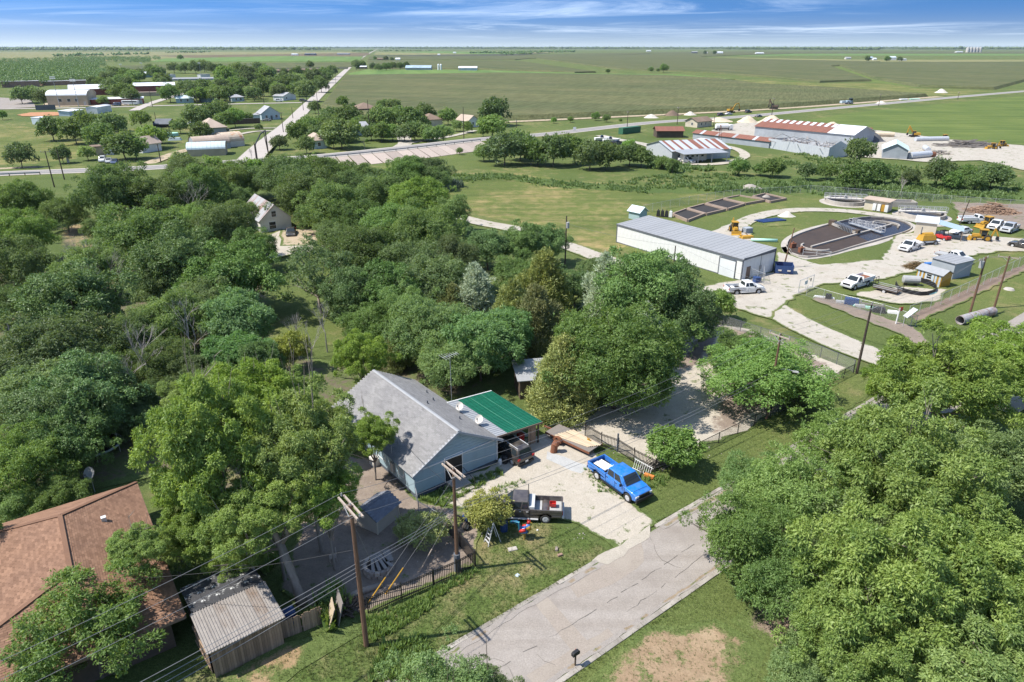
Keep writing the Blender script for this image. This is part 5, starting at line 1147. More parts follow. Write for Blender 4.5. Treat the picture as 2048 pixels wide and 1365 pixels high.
dish('white satellite dish on the roof edge, the one nearer the house front', (*onhouse(HL - .1, 2.5), 2.75), R(250), R(42), .39, .7); dish('white satellite dish farther back along the roof edge beside the grey panels', (*onhouse(HL - .1, 5.6), 2.75), R(250), R(42), .37, .7)
dish('large grey satellite dish behind the orange roof', G3(190, 985, 0), R(260), R(30), .50, 1.9); dish('small grey satellite dish low behind the orange roof', G3(155, 998, 0), R(260), R(30), .34, 1.6)
an = thing('television_antenna', 'tall thin television antenna behind the carport among the leaves', 'antenna', (*onhouse(HL + 1.6, 9.6), 0), rz); part('mast', MB().tube([(0, 0, 0), (0, 0, 6.9)], .025, 6), M['steel'], an)
e = MB().bar((-.9, 0, 6.8), (.9, 0, 6.8), .025)
for i in range(7): e.bar((-.85 + i * .28, -.75 + i * .06, 6.82), (-.85 + i * .28, .75 - i * .06, 6.82), .015)
part('elements', e, M['chrome'], an)
single('dead_stump', bare_mesh('stump', 3, 3.4, DEAD, 2, .7, .16), None, 'pale broken dead trunk behind the carport roof', 'stump', (*onhouse(HL + 1.4, 8.9), 0))
bld('shed', 'small grey roofed shed behind the carport under the trees', (1040, 800), (1100, 795), 3.5, 2.3, 'shed', .5, 'darkwood', 'slate', .3, cat='shed', L=4.2)
single('air_conditioner', MB().box((0, 0, .42), (.85, .85, .84)).tube([(0, 0, .84), (0, 0, .88)], .34, 14), M['offwhite'], 'pale air conditioning unit beside the blue house wall', 'air conditioner', G3(752, 930), rz, bevel=.03)
single('old_tyre', MB().tube([(math.cos(a_) * .28, math.sin(a_) * .28, .1) for a_ in [i * math.pi / 8 for i in range(17)]], .1, 8, cap=False), M['tyre'], 'grey tyre lying in the weeds by the house step', 'tyre', G3(882, 978), smooth=True)
single('rubbish_bin', MB().tube([(0, 0, 0), (0, 0, .75)], [.24, .3], 12).tube([(0, 0, .76), (0, 0, .84)], [.32, .2], 12), M['black'], 'black rubbish bin at the house corner beside the carport', 'bin', G3(1010, 928))
single('gas_bottle', MB().tube([(0, 0, 0), (0, 0, .5), (0, 0, .62)], [.17, .17, .08], 10), M['white'], 'white gas bottle beside the black bin at the carport', 'gas bottle', G3(1000, 930))
# ------------------------------------------------------------------ cars of the yard
p, h, L = hdg((1206, 951), (1270, 997)); bt = pickup('bright blue crew cab pickup parked by the iron gate', p, h, 'blue', 'crew', 'open', 6.05, blackout=True, lift_=.05)
sh = MB()
for i in range(6): sh.bar((-2.75, -.45 + i * .16, .98 + .03 * (i % 3)), (-1.3, -.40 + i * .17, 1.02 + .03 * (i % 2)), .12, .04)
o = single('white_boards', sh, M['white'], 'white boards lying in the bed of the blue pickup', 'boards', (*p, .05), h)
a_ = Vector(G(1120, 1048)); a2 = Vector(G(1012, 1043)); dd = (a2 - a_).normalized(); h = math.atan2(dd.y, dd.x); c = a_ + dd * 2.75 + Vector((-dd.y, dd.x)) * -.9
pickup('dark brown extended cab pickup with a toolbox in the gravel drive', tuple(c), h, 'charcoal', 'ext', 'tools', 5.85)
tb = MB().box((-.45, 0, 1.33), (.55, 1.75, .26)); single('truck_toolbox', tb, M['chrome'], 'chequer plate toolbox across the bed of the dark pickup', 'toolbox', (*c, 0), h, bevel=.02)
rc = MB().box((-2.15, -.15, .98), (.50, .42, .06))
for i in range(4): rc.box((-2.15 + (.24 if i < 2 else 0) * (1 if i % 2 else -1), -.15 + (.2 if i > 1 else 0) * (1 if i % 2 else -1), 1.1), (.03, .42, .26) if i < 2 else (.5, .03, .26))
single('red_crate', rc, M['redpaint'], 'red plastic crate in the bed of the dark pickup', 'crate', (*c, 0), h)
single('whip_aerial', MB().tube([(-.16, -.9, 1.25), (-.16, -.9, 2.35)], .03, 5), M['black'], 'black aerial post behind the dark pickup cab', 'aerial', (*c, 0), h)
q = onhouse(HL + 1.75, 0.4); car('dark sport utility car with roof rails half under the green carport', q, rz + math.pi / 2, 'darksuv', 'suv', 4.85, 'sport_utility_vehicle')
# flatbed trailer with boards
p, h, L = hdg((1190, 908), (1105, 868)); tr = thing('flatbed_trailer', 'rusty tilted flatbed trailer loaded with pale boards by the fence', 'trailer', (*p, 0), h)
part('deck', MB().box((0, 0, .62), (5.2, 2.0, .1)), M['greyboard'], tr); fr = MB()
for y in (-1.0, 1.0): fr.box((0, y, .55), (5.3, .08, .2))
fr.bar((2.6, 0, .5), (3.6, 0, .45), .12); part('frame', fr, M['rust'], tr); wheels(tr, (.9,), 1.32, .38, .24, 'rust')
part('fender', MB().side(list(arch_pts(.9, .52, .42, 8)) + [(.9 + .45, .42), (.9, .87), (.9 - .45, .42)], 1.05, 1.38), M['rust'], tr)
mew = MB().box((0, 0, 0), (3.6, .24, .05)).mesh('plank', M['paleboard'])
for i in range(7):
    o = single('loose_plank', mew, None, 'pale plank on the flatbed trailer, %s counted from the house side' % ('first', 'second', 'third', 'fourth', 'fifth', 'sixth', 'seventh')[i], 'plank', (p[0] + math.cos(h) * (.1 * i - .9) - math.sin(h) * (-.75 + .23 * i), p[1] + math.sin(h) * (.1 * i - .9) + math.cos(h) * (-.75 + .23 * i), .71 + .02 * (i % 3)), h + R(-6 + 2.5 * i), 'planks on the flatbed trailer')
single('yellow_jack', MB().bar((-.2, 0, .02), (.2, 0, .02), .12).bar((-.15, 0, .02), (.15, .1, .32), .06).bar((.15, 0, .02), (-.15, .1, .32), .06), M['yellow'], 'small yellow jack standing on the trailer boards', 'jack', (*G(1178, 880, .8), .75), h)
brl = thing('oil_drum', 'rusty cut open drum leaning beside the flatbed trailer', 'drum', G3(1107, 906), .5); part('drum', MB().tube([(0, 0, .02), (.12, 0, .85)], .32, 12), M['rust'], brl); part('lid', MB().tube([(.14, -.1, .86), (.3, -.1, 1.25)], [.36, .30], 12), M['rust'], brl)
# ------------------------------------------------------------------ front yard
w = thing('shed', 'small beige shed with dark shingle roof in the fenced yard', 'shed', (*G(756, 1071), 0), place((756, 1071), (795, 1038))[1]); LAND.append(('the small beige shed', *G(756, 1071)))
Ls, Ds, hs_ = 2.5, 2.1, 1.45
part('wall', MB()._add([(0, 0, 0), (Ls, 0, 0), (Ls, Ds, 0), (0, Ds, 0), (0, 0, hs_), (Ls, 0, hs_), (Ls, Ds, hs_), (0, Ds, hs_), (0, Ds / 2, hs_ + .6), (Ls, Ds / 2, hs_ + .6)], [(0, 1, 5, 4), (2, 3, 7, 6), (1, 2, 6, 9, 5), (3, 0, 4, 8, 7)]), M['shedbeige'], w)
for s in (0, 1):
    y0 = -.18 if s == 0 else Ds + .18; poly = [(-.2, y0, hs_ - .06), (Ls + .2, y0, hs_ - .06), (Ls + .2, Ds / 2, hs_ + .66), (-.2, Ds / 2, hs_ + .66)]
    o = part('roof', MB().slab(poly, .07), M['darkgrey'], w); shingles(o, poly, (1, 0, 0), .15, .33, M['shingle_dark'], 8 + s)
part('corner_board', MB().box((0, -.02, hs_ / 2), (.12, .05, hs_)).box((Ls, -.02, hs_ / 2), (.12, .05, hs_)), M['cream'], w)
fp = thing('fire_pit', 'ring of stone blocks around a fire pit in the fenced yard', 'fire pit', G3(758, 1140), 0); me = MB().box((0, 0, .17), (.40, .26, .32)).mesh('stone_block', M['stone'], .03); rr = random.Random(4)
for k_ in range(2):
    for i in range(15):
        a = 2 * math.pi * (i + .5 * k_) / 15; o = link('stone_block', me, fp, (math.cos(a) * (.98 - k_ * .02) , math.sin(a) * (.98 - k_ * .02), .30 * k_), a + math.pi / 2 + rr.uniform(-.1, .1))
part('ash', MB().tube([(0, 0, 0), (0, 0, .12)], .85, 14), M['darkpile'], fp)
for i in range(4): link('plank', MB().box((0, 0, 0), (1.9, .22, .06)).mesh('plank', M['greyboard']), fp, (-.4 + .28 * i, .1 * i - .1, .66 + .03 * i), R(105 + 9 * i))
single('table_top', MB().box((0, 0, .75), (.55, 1.25, .06)), M['greyboard'], 'grey plank board laid across the fire pit stones', 'board', G3(777, 1128), .4)
ch = thing('garden_chair', 'pale wooden garden chair in the shade of the big pecan', 'chair', G3(667, 1122), R(200)); part('seat', MB().box((0, 0, .42), (.5, .5, .05)), M['arm'], ch); part('backrest', MB().box((-.25, 0, .75), (.05, .5, .12)).box((-.25, 0, .95), (.05, .5, .1)), M['arm'], ch)
for x in (-.24, .24):
    for y in (-.23, .23): part('leg', MB().box((x, y, .5 if x < 0 else .21), (.05, .05, 1.0 if x < 0 else .42)), M['arm'], ch)
# three step ladders' worth of detail: one ladder
ld = thing('step_ladder', 'aluminium step ladder under the small yellow green tree', 'ladder', G3(985, 1085), R(-60))
for s, nm in ((-1, 'ladder_side'), (1, 'ladder_side')):
    part('stile', MB().bar((s * .33, -.55, 0), (s * .2, 0, 1.95), .06), M['chrome'], ld); part('rear_leg', MB().bar((s * .33, .55, 0), (s * .2, 0, 1.95), .05), M['chrome'], ld)
for i in range(6): z = .3 + i * .3; part('tread', MB().box((0, -.55 + z / 1.95 * .55, z), (.6 - z * .12, .1, .03)), M['chrome'], ld)
ro = thing('rooster_statue', 'tall painted metal rooster statue with red comb and blue tail', 'statue', G3(1048, 1078), R(-20))
ro.scale = (1.25,) * 3
part('body', MB().tube([(-.30, 0, .75), (-.12, 0, .62), (.12, 0, .72), (.25, 0, 1.0), (.27, 0, 1.22)], [.10, .24, .24, .14, .09], 10), M['paint_blue'], ro, smooth=True)
part('breast', MB().tube([(.2, 0, .62), (.3, 0, .85), (.27, 0, 1.08)], [.12, .17, .12], 10), M['yellow'], ro, smooth=True); part('head', MB().tube([(.24, 0, 1.2), (.3, 0, 1.34), (.4, 0, 1.36)], [.09, .1, .04], 8), M['redpaint'], ro, smooth=True)
part('comb', MB().side([(.18, 1.4), (.2, 1.56), (.26, 1.46), (.3, 1.58), (.35, 1.46), (.4, 1.5), (.4, 1.4)], -.02, .02), M['redpaint'], ro); part('beak', MB().tube([(.40, 0, 1.34), (.52, 0, 1.31)], [.04, .005], 6), M['yellow'], ro)
for i in range(5): a = R(95 + i * 16); part('tail_feather', MB().tube([(-.25, (i - 2) * .05, .75), (-.25 + .42 * math.cos(a), (i - 2) * .09, .75 + .55 * math.sin(a)), (-.25 + .75 * math.cos(a + .35), (i - 2) * .12, .75 + .62 * math.sin(a + .35))], [.07, .07, .02], 6), M['bluepaint'] if i % 2 else surf('tail_teal', (.03, .25, .35), rough=.4), ro)
for s in (-1, 1): part('leg', MB().tube([(.02, s * .1, .6), (.05, s * .1, .02)], .03, 6).box((.1, s * .1, .02), (.2, .1, .03)), M['yellow'], ro)
part('wing', MB().tube([(.15, .2, .85), (-.1, .25, .75), (-.25, .2, .6)], [.1, .12, .03], 8).tube([(.15, -.2, .85), (-.1, -.25, .75), (-.25, -.2, .6)], [.1, .12, .03], 8), M['redpaint'], ro, smooth=True)
mk = MB().box((0, 0, .1), (.38, .19, .19)).box((-.09, 0, .2), (.12, .12, .02)).box((.09, 0, .2), (.12, .12, .02))
for i, (u, v, lab) in enumerate(((1120, 1113, 'loose red brick block on the verge, nearer the road'), (1113, 1101, 'loose pale concrete block on the verge, farther from the road'))): single('concrete_block', mk.mesh('block', M['stone'] if i else M['brick'], .01), None, lab, 'block', G3(u, v), .4 + i)
single('flat_stone', MB().box((0, 0, .06), (.7, .4, .12)), M['concrete'], 'flat pale stone slab in the grass below the ladder', 'stone', G3(1025, 1100), .3, bevel=.03); single('paper_litter', MB().box((0, 0, .04), (.42, .36, .08), top=(.6, .7)), M['paleblue'], 'crumpled pale blue paper bag on the verge grass', 'litter', G3(1035, 1152), .8)
single('white_ball', MB().tube([(0, 0, .02), (0, 0, .07), (0, 0, .12)], [.05, .1, .04], 8), M['white'], 'small white ball on the grass right of the rooster', 'ball', G3(1075, 1062), smooth=True)
single('blue_barrel', MB().tube([(0, 0, 0), (0, 0, .9)], .3, 12), M['bluepaint'], 'dark blue barrel between the ladder and the dark pickup', 'barrel', G3(1008, 1062))
bk = thing('garden_tractor', 'dark blue garden tractor under the olive tree by the pole', 'tractor', G3(930, 1050), R(60)); part('hood', MB().box((.35, 0, .62), (.9, .55, .42), top=(.9, .8)), M['navy'] if 'navy' in M else M['bluepaint'], bk, bevel=.05); part('seat', MB().box((-.4, 0, .75), (.4, .45, .1)).box((-.58, 0, 1.0), (.08, .45, .45)), M['black'], bk); part('steering_wheel', MB().tube([(-.05, 0, .8), (-.1, 0, 1.05)], .025, 6), M['black'], bk); wheels(bk, (.6,), .5, .2, .15, 'steel'); wheels(bk, (-.45,), .55, .32, .22, 'steel')
single('log', MB().tube([(-1.6, 0, .2), (0, .1, .24), (1.7, .05, .2)], [.2, .24, .18], 8), BARK2, 'pale fallen log lying behind the iron fence', 'log', G3(718, 1193), R(30), smooth=True); single('log', MB().tube([(-1.3, 0, .18), (1.3, .05, .16)], [.2, .15], 8), BARK, 'shorter brown log beside the woodpile at the fence', 'log', G3(705, 1210), R(22), smooth=True)
sticks('woodpile', 'dark pile of split firewood behind the iron fence corner', 'woodpile', 690, 1215, 85, 90, .9, .09, 'darkwood', 5, .9)
ironfence('black iron picket fence along the front verge of the yard', [(737, 1228), (913, 1152), (951, 1132)], 1.3, .135)
ironfence('short black iron fence side running back from the corner post', [(951, 1134), (893, 1062)], 1.3, .14)
ironfence('black iron fence and gate panels beside the blue pickup', [(1170, 874), (1202, 893), (1236, 905), (1267, 925), (1310, 947)], 1.35, .15)
single('gate_post', MB().box((0, 0, 1.0), (.14, .14, 2.0)), M['darkgrey'], 'tall dark gate post between the iron gate panels', 'post', G3(1234, 905))
wr = thing('metal_trellis', 'white tubular metal frame leaning by the iron gate', 'trellis', G3(1268, 935), R(-42)); part('frame_rail', MB().bar((0, 0, .9), (1.9, 0, .7), .05).bar((0, -.3, .1), (1.9, -.3, .05), .05), M['white'], wr)
for i in range(9): link('bar', MB().bar((0, 0, .88), (0, -.3, .1), .03).mesh('bar', M['white']), wr, (.1 + i * .21, 0, 0))
sticks('timber_stack', 'stack of dark old timbers at the end of the iron fence', 'timber', 1310, 935, 55, 22, 2.6, .07, 'greyboard', 9, .9, ang=R(40)); single('orange_box', MB().box((0, 0, .2), (.9, .3, .36)), M['orange'], 'long orange box at the foot of the timber stack', 'box', G3(1298, 957), R(-35), bevel=.02)
chainlink('low chain link fence between the gravel lot and the street verge', [(1396, 908), (1475, 868), (1540, 836), (1625, 790), (1706, 748)], 1.2, 2.4, cell=.12, wr=.010, pr=.045, pm='iron', mat='darkgrey')
chainlink('chain link fence along the far side of the gravel lot', [(1706, 745), (1640, 716), (1560, 690), (1480, 664), (1410, 640)], 1.5, 2.6, cell=.14, wr=.010, pr=.04, pm='darkgrey', mat='greypaint')
chainlink('short chain link fence from the blue house corner', [(833, 1004), (838, 1030), (893, 1062)], 1.3, 1.5, cell=.1, wr=.006)
# mailbox
mbx = thing('mailbox', 'black mailbox on a post at the near kerb', 'mailbox', G3(1150, 1334), math.atan2(sdir.y, sdir.x)); part('post', MB().box((0, 0, .5), (.08, .08, 1.0)), M['darkwood'], mbx)
part('box', MB().side([(-.27, 1.0), (.27, 1.0), (.27, 1.2), (.2, 1.28), (-.2, 1.28), (-.27, 1.2)], -.11, .11), M['black'], mbx, bevel=.02); part('flag', MB().box((.1, .13, 1.2), (.03, .02, .2)), M['redpaint'], mbx)
# board walk by the wooden fence
meb = MB().box((0, 0, .04), (1.75, .62, .07)).mesh('plank', M['paleboard'])
for i, (u, v, a, lab) in enumerate(((527, 1362, 28, 'weathered plank in the straw, nearest the picture edge'), (556, 1340, 30, 'weathered plank in the straw, second from the bottom'), (590, 1320, 24, 'weathered plank in the straw, third from the bottom'), (622, 1306, 32, 'weathered plank in the straw, second from the top'), (650, 1291, 40, 'weathered plank in the straw, nearest the fence corner'))): single('ground_plank', meb, None, lab, 'plank', G3(u, v), R(a), 'planks laid in the straw')
# ================================================================== orange roofed house
A1, A2 = Vector(G(370, 1232, 2.7)), Vector(G(273, 965, 2.7)); ay = (A2 - A1).normalized(); ax = Vector((ay.y, -ay.x)); DD = (A2 - A1).length
orz = math.atan2(ax.y, ax.x); t = thing('house', 'house with a large orange brown shingle hip roof', 'house', (A1.x, A1.y, 0), orz); LAND.append(('the orange roof house', A1.x - 4, A1.y + 5))
W0 = -17.0; rxx = -DD / 2
c = [(0, 0), (0, DD), (W0, DD), (W0, 0)]; ez, rzz = 2.7, 5.0; a, b = (-DD * .46, DD * .36), (-DD * .46, DD * .74)
b = (-DD * .5, DD / 2); a = (W0 + DD * .5, DD / 2)
part('wall', MB().box(((W0) / 2, DD / 2, 1.3), (abs(W0) - 1.6, DD - 1.6, 2.6)), M['darkwood'], t)  # brick wall; the dark wood tone paints its deep shadow into the colour
# apexes as seen: the ridge runs from the back hip to the front hip
ap1 = Vector(G(120, 1032, rzz)) - A1; ap2 = Vector(G(141, 1143, rzz)) - A1
def loc2(v): return (v.dot(ax), v.dot(ay))
q1, q2 = loc2(ap1), loc2(ap2)
P0, P1, P2, P3 = (0, 0, ez), (0, DD, ez), (W0, DD, ez), (W0, 0, ez); Q1, Q2 = (*q1, rzz), (*q2, rzz)
for poly, ex, sd_ in (([P0, P1, Q1, Q2], (0, 1, 0), 1), ([P1, P2, Q1], (1, 0, 0), 2), ([P3, P0, Q2], (1, 0, 0), 3), ([P2, P3, Q2, Q1], (0, 1, 0), 4)):
    tri = poly; o = part('roof', MB()._add(tri + [(x, y, z - .12) for x, y, z in tri], [tuple(range(len(tri)))] + [(i, (i + 1) % len(tri), len(tri) + (i + 1) % len(tri), len(tri) + i) for i in range(len(tri))]), M['shingle_orange'], t)
    if sd_ != 4: shingles(o, poly[:3] if len(poly) == 3 else poly, ex, .15, .36, M['shingle_orange'], 20 + sd_)
    else: shingles(o, poly, ex, .15, .36, M['shingle_orange'], 24)
for a_, b_ in ((Q1, Q2), (Q1, P1), (Q2, P0), (Q1, P2), (Q2, P3)): part('ridge_cap', MB().bar(Vector(a_) + Vector((0, 0, .04)), Vector(b_) + Vector((0, 0, .04)), .28, .05), M['shingle_orange'], t)
part('fascia', MB().bar((.03, 0, ez - .1), (.03, DD, ez - .1), .05, .18).bar((0, -.03, ez - .1), (W0, -.03, ez - .1), .05, .18), M['brown'], t)
for u, v in ((208, 1040), (113, 1162), (232, 1122)):
    pv = Vector(G(u, v, 4.0)) - A1; x_, y_ = loc2(pv); part('roof_vent', MB().box((x_, y_, 4.0), (.32, .32, .5)) if u == 208 else MB().tube([(x_, y_, 3.6), (x_, y_, 4.5)], .08, 8), M['white'] if u != 113 else M['greypaint'], t)
# tin roofed shed in front
S0 = Vector(G(416, 1305, 2.3)); S1 = Vector(G(566, 1233, 2.3)); sx_ = (S1 - S0).normalized(); srz = math.atan2(sx_.y, sx_.x); SL = (S1 - S0).length
t = thing('shed', 'old board shed with rusty corrugated tin roof beside the orange roof', 'shed', (S0.x, S0.y, 0), srz); LAND.append(('the tin roofed shed', S0.x + 2, S0.y + 2))
part('wall', MB().box((SL / 2, 3.1, 1.05), (SL - .3, 5.9, 2.1)), M['darkwood'], t); meb = MB().box((0, 0, 1.05), (.15, .035, 2.1)).mesh('wall_board', M['board'])
for i in range(int(SL / .16) - 1): link('wall_board', meb, t, (.18 + i * .16, .10, random.Random(i).uniform(-.06, .04)))
panels(t, (-.1, -.1, 2.25), (SL + .1, -.1, 2.25), (-.1, 3.3, 2.62), .62, M['oldgalv'], ribs=4, rh=.05)
tar = surf('tar_roof', (.055, .055, .06), (.035, .035, .038), 2, .8, spots=(1.1, .52, .58, (.50, .50, .49)), bump=.3)
for i in range(5):
    for j in range(3): link('tar_sheet', MB().box((SL / 10, .5, -.02), (SL / 5 - .02, 1.02, .05)).mesh('tar_sheet', tar), t, (-.0 + i * SL / 5, 3.3 + j * 1.0, 2.66 - .10 * j)).rotation_euler = (R(-6), 0, 0)
# wooden board fence
def boardfence(label, pts, h=1.75):
    P = [Vector(G(*p)) for p in pts]; o = P[0]; t = thing('board_fence', label, 'fence', (o.x, o.y, 0)); me = MB().box((0, 0, h / 2), (.14, .025, h)).mesh('fence_board', M['board']); rr = random.Random(7); rl = MB()
    for a, b in zip(P, P[1:]):
        a = a - o; b = b - o; L = (b - a).length; d = (b - a) / L; an = math.atan2(d.y, d.x); n = int(L / .15)
        for i in range(n):
            q = a + d * (i * .15); ob = link('fence_board', me, t, (q.x, q.y, rr.uniform(-.12, .02)), an + rr.uniform(-.04, .04)); ob.rotation_euler[1] = rr.uniform(-.02, .02)
        for z in (.4, h - .35): rl.bar((a.x - d.y * .05, a.y + d.x * .05, z), (b.x - d.y * .05, b.y + d.x * .05, z), .05, .09)
    part('rail', rl, M['board'], t)
boardfence('weathered brown board fence right of the tin roofed shed', [(569, 1277), (610, 1262), (648, 1246)], 1.5)
boardfence('leaning grey board fence left of the tin roofed shed', [(425, 1347), (395, 1290)], 1.9)
single('leaning_panel', MB().box((0, 0, .95), (1.5, .06, 1.9)), M['greyboard'], 'grey broken wood panel leaning by the firewood', 'panel', G3(672, 1240), R(115)).rotation_euler[0] = R(14)
single('leaning_panel', MB().box((0, 0, .85), (1.2, .05, 1.7)), M['paleboard'], 'pale broken wood panel behind the vine corner', 'panel', G3(655, 1250), R(112)).rotation_euler[0] = R(18)
for i, (u, v) in enumerate(((430, 1068), (415, 1085), (442, 1090))): single('garden_table', MB().box((0, 0, .72), (1.5, .8, .05)).box((0, 0, .36), (.1, .1, .72)), M['white'], ['white table under the big pecan, farthest back', 'white table under the big pecan, leftmost', 'white table under the big pecan, nearest the tin shed'][i], 'table', G3(u, v), .4 + i)
single('blue_bin', MB().box((0, 0, .5), (.7, .7, 1.0), top=(1.1, 1.1)), M['bluepaint'], 'blue bin behind the board fence beside the tin shed', 'bin', G3(580, 1245), .6, bevel=.03)
# trampoline under the dark trees
tp = thing('trampoline', 'round trampoline with blue rim in deep shade', 'trampoline', G3(196, 905), 0); n = 24; ring = [(math.cos(2 * math.pi * i / n) * 2.1, math.sin(2 * math.pi * i / n) * 2.1, .85) for i in range(n + 1)]
part('rim', MB().tube(ring, .09, 6, cap=False), M['paleblue'], tp); part('mat', MB().tube([(0, 0, .82), (0, 0, .84)], 1.95, 24), M['black'], tp)
for i in range(6): a = 2 * math.pi * i / 6; part('leg', MB().tube([(math.cos(a) * 2.1, math.sin(a) * 2.1, 0), (math.cos(a) * 2.1, math.sin(a) * 2.1, 2.5)], .03, 6), M['steel'], tp)
# the trunk of the great pecan leaning by the board fence
bx, by = G(604, 1208)
pt = MB(); top = Vector(G(560, 1085, 4.2)) - Vector((bx, by)); pt.tube([(0, 0, -.2), (top.x * .12, top.y * .12, .9), (top.x * .5, top.y * .5, 2.5), (top.x, top.y, 4.2)], [.45, .32, .28, .25], 9)
e1 = Vector(G(541, 1056, 5.4)) - Vector((bx, by)); e2 = Vector(G(572, 1062, 5.4)) - Vector((bx, by)); pt.tube([(top.x, top.y, 4.1), (*(top.lerp(e1, .5)), 4.9), (*e1, 5.6)], [.24, .17, .1], 8).tube([(top.x, top.y, 4.0), (*(top.lerp(e2, .5) + Vector((.3, .1))), 4.9), (*e2, 5.6)], [.2, .15, .08], 8)
single('tree_trunk', pt, BARK2, 'stout pale leaning trunk between the tin shed and the yard', 'tree trunk', (bx, by, 0), smooth=True)
# ================================================================== poles and wires
SDA = math.atan2(sdir.y, sdir.x); XA = SDA + math.pi / 2
upole('a', 'tall brown utility pole with double crossarm in front of the iron fence', (733, 1293), 1010, ((-.15, 2.5, XA, 3, True),), r=.17, h=10.75)
upole('b', 'brown utility pole with double crossarm standing at the iron fence', (915, 1143), 935, ((-.15, 2.3, XA, 3, True),), r=.15, h=8.7)
upole('c', 'utility pole with street lamp in front of the round tree by the lot', (1533, 838), 668, ((-.2, 2.2, XA, 3, False),), r=.14, light=(5.4, R(-25), 1.7))
upole('d', 'dark utility pole with crossarm at the lot corner by the gravel road', (1713, 748), 605, ((-.2, 2.4, R(150), 3, False),), 'darkpole', r=.16)
part('sleeve', MB().tube([(0, 0, 0), (0, 0, 1.6)], .24, 10), M['darkgrey'], [o for o in bpy.data.objects if o.name.startswith('utility_pole') and o.get('label', '').startswith('brown utility pole with double')][0])
ends = [Vector((-38, 7.6, 10.2 + .0 * i)) + Vector((math.cos(XA), math.sin(XA), 0)) * (i - 1) * 1.1 for i in range(3)]
A_, B_, C_, D_ = (POLES[k][1] for k in 'abcd')
wire('three bare wires running off the frame from the tall brown pole', [(A_[i], ends[i]) for i in range(3)], .02); wire('three bare wires spanning between the two brown poles', [(A_[i], B_[i]) for i in range(3)], .018)
wire('wires spanning from the fence pole to the street lamp pole', [(B_[i], C_[i]) for i in range(3)], .016); wire('wires spanning from the street lamp pole to the dark corner pole', [(C_[i], D_[i]) for i in range(3)], .016)
wire('bundle of telephone cables running off the frame low on the tall pole', [(on_pole('a', z), Vector((-38, 7.6, z - .2)) + Vector((.3 * i, -.2 * i, 0))) for i, z in enumerate((6.6, 6.3, 6.0, 5.7))], .03, .02)
wire('telephone cables between the two brown poles', [(on_pole('a', z), on_pole('b', z2)) for z, z2 in ((6.6, 5.6), (6.3, 5.4), (6.0, 5.2))], .028, .02)
wire('telephone cables from the fence pole to the lamp pole', [(on_pole('b', 5.6), on_pole('c', 5.4)), (on_pole('b', 5.3), on_pole('c', 5.0))], .024, .02)
hx = (*onhouse(.7, 3.6), 4.1); wire('service cable from the fence pole to the blue house', [(on_pole('b', 7.2), hx)], .022, .03, 'blackcable'); wire('service cable from the tall pole to the orange roof house', [(on_pole('a', 7.6), (*G(113, 1162, 4.4), 4.4))], .02, .03, 'blackcable')
gy = []
for zt, (u, v) in ((8.0, (733, 1211)), (6.8, (770, 1190)), (5.6, (838, 1146))): gy.append((on_pole('b', zt), G3(u, v)))
gy.append((on_pole('a', 9.6), G3(775, 1192)))
wire('steel guy wires anchored beside the iron fence', gy, .016, 0.0, name='guy_wire', cat='guy wire')
for i, (a_, b_) in enumerate(gy[:3]):
    a_, b_ = Vector(a_), Vector(b_); d = (a_ - b_).normalized(); single('guy_guard', MB().tube([b_ - b_, d * 2.3], .045, 6), M['yellow'] if i < 2 else M['arm'], ['yellow guy wire guard nearest the tall pole', 'yellow guy wire guard, the middle one of three', 'faded guy wire guard nearest the fence pole'][i], 'guy guard', b_, 0)
# ================================================================== the waterworks yard
wb, LW, DW = bld('warehouse', 'long white metal warehouse with grey roof and roll up door', (1233, 485), (1481, 562), 8.3, 3.5, 'shed', .5, 'white', 'slate', .12, cat='warehouse', pan=1.0, ribs=1)
n = int(LW); mep = MB().box((LW / n / 2, 0, 1.76), (LW / n - .002, .03, 3.36)).box((.12, -.02, 1.76), (.05, .016, 3.36)).box((.45, -.02, 1.76), (.05, .016, 3.36)).box((.78, -.02, 1.76), (.05, .016, 3.36)).mesh('wall_panel', M['white'])
DS = (LW - 4.4, LW - 1.3)
n = int(LW)
for i in range(n):
    x = i * LW / n
    if DS[0] - .6 < x < DS[1] - .3: continue
    link('wall_panel', mep, wb, (x, -.022, 0))
for i in range(8): link('wall_panel', mep, wb, (LW + .022, .1 + i, 0), math.pi / 2)
part('eave_trim', MB().box((LW / 2, -.14, 3.42), (LW + .25, .07, .24)).box((LW + .14, DW / 2, 3.62), (.07, DW, .26)).bar((LW + .145, 0, 3.45), (LW + .145, DW, 3.95), .05, .2), M['darkgrey'], wb); part('base_trim', MB().box((LW / 2, -.04, .08), (LW, .05, .16)).box((LW + .04, DW / 2, .08), (.05, DW, .16)), M['darkgrey'], wb)
part('corner_trim', MB().box((LW + .03, -.03, 1.7), (.16, .16, 3.4)).box((0, -.03, 1.7), (.16, .16, 3.4)).box((LW + .03, DW, 1.9), (.16, .16, 3.8)), M['darkgrey'], wb)
rd = part('roll_door', MB().box(((DS[0] + DS[1]) / 2, -.05, 1.45), (3.1, .05, 2.9)), M['whiteroof'], wb); part('door_frame', MB().box((DS[0] - .06, -.08, 1.5), (.12, .1, 3.0)).box((DS[1] + .06, -.08, 1.5), (.12, .1, 3.0)).box(((DS[0] + DS[1]) / 2, -.08, 2.97), (3.3, .1, .14)), M['darkgrey'], rd)
part('door', MB().box((LW + .05, 1.6, 1.05), (.06, 1.0, 2.1)), M['brown'], wb); part('conduit', MB().box((LW + .08, 4.6, 1.9), (.08, .08, 3.2)).box((LW + .1, 4.6, 1.5), (.2, .4, .6)), M['greypaint'], wb)
bld('hut', 'tiny teal pump hut with pale metal roof behind the warehouse', (1257, 437), (1284, 443), 2.6, 1.8, 'gx', .9, 'teal', 'tealroof', .35, cat='hut', L=2.9)
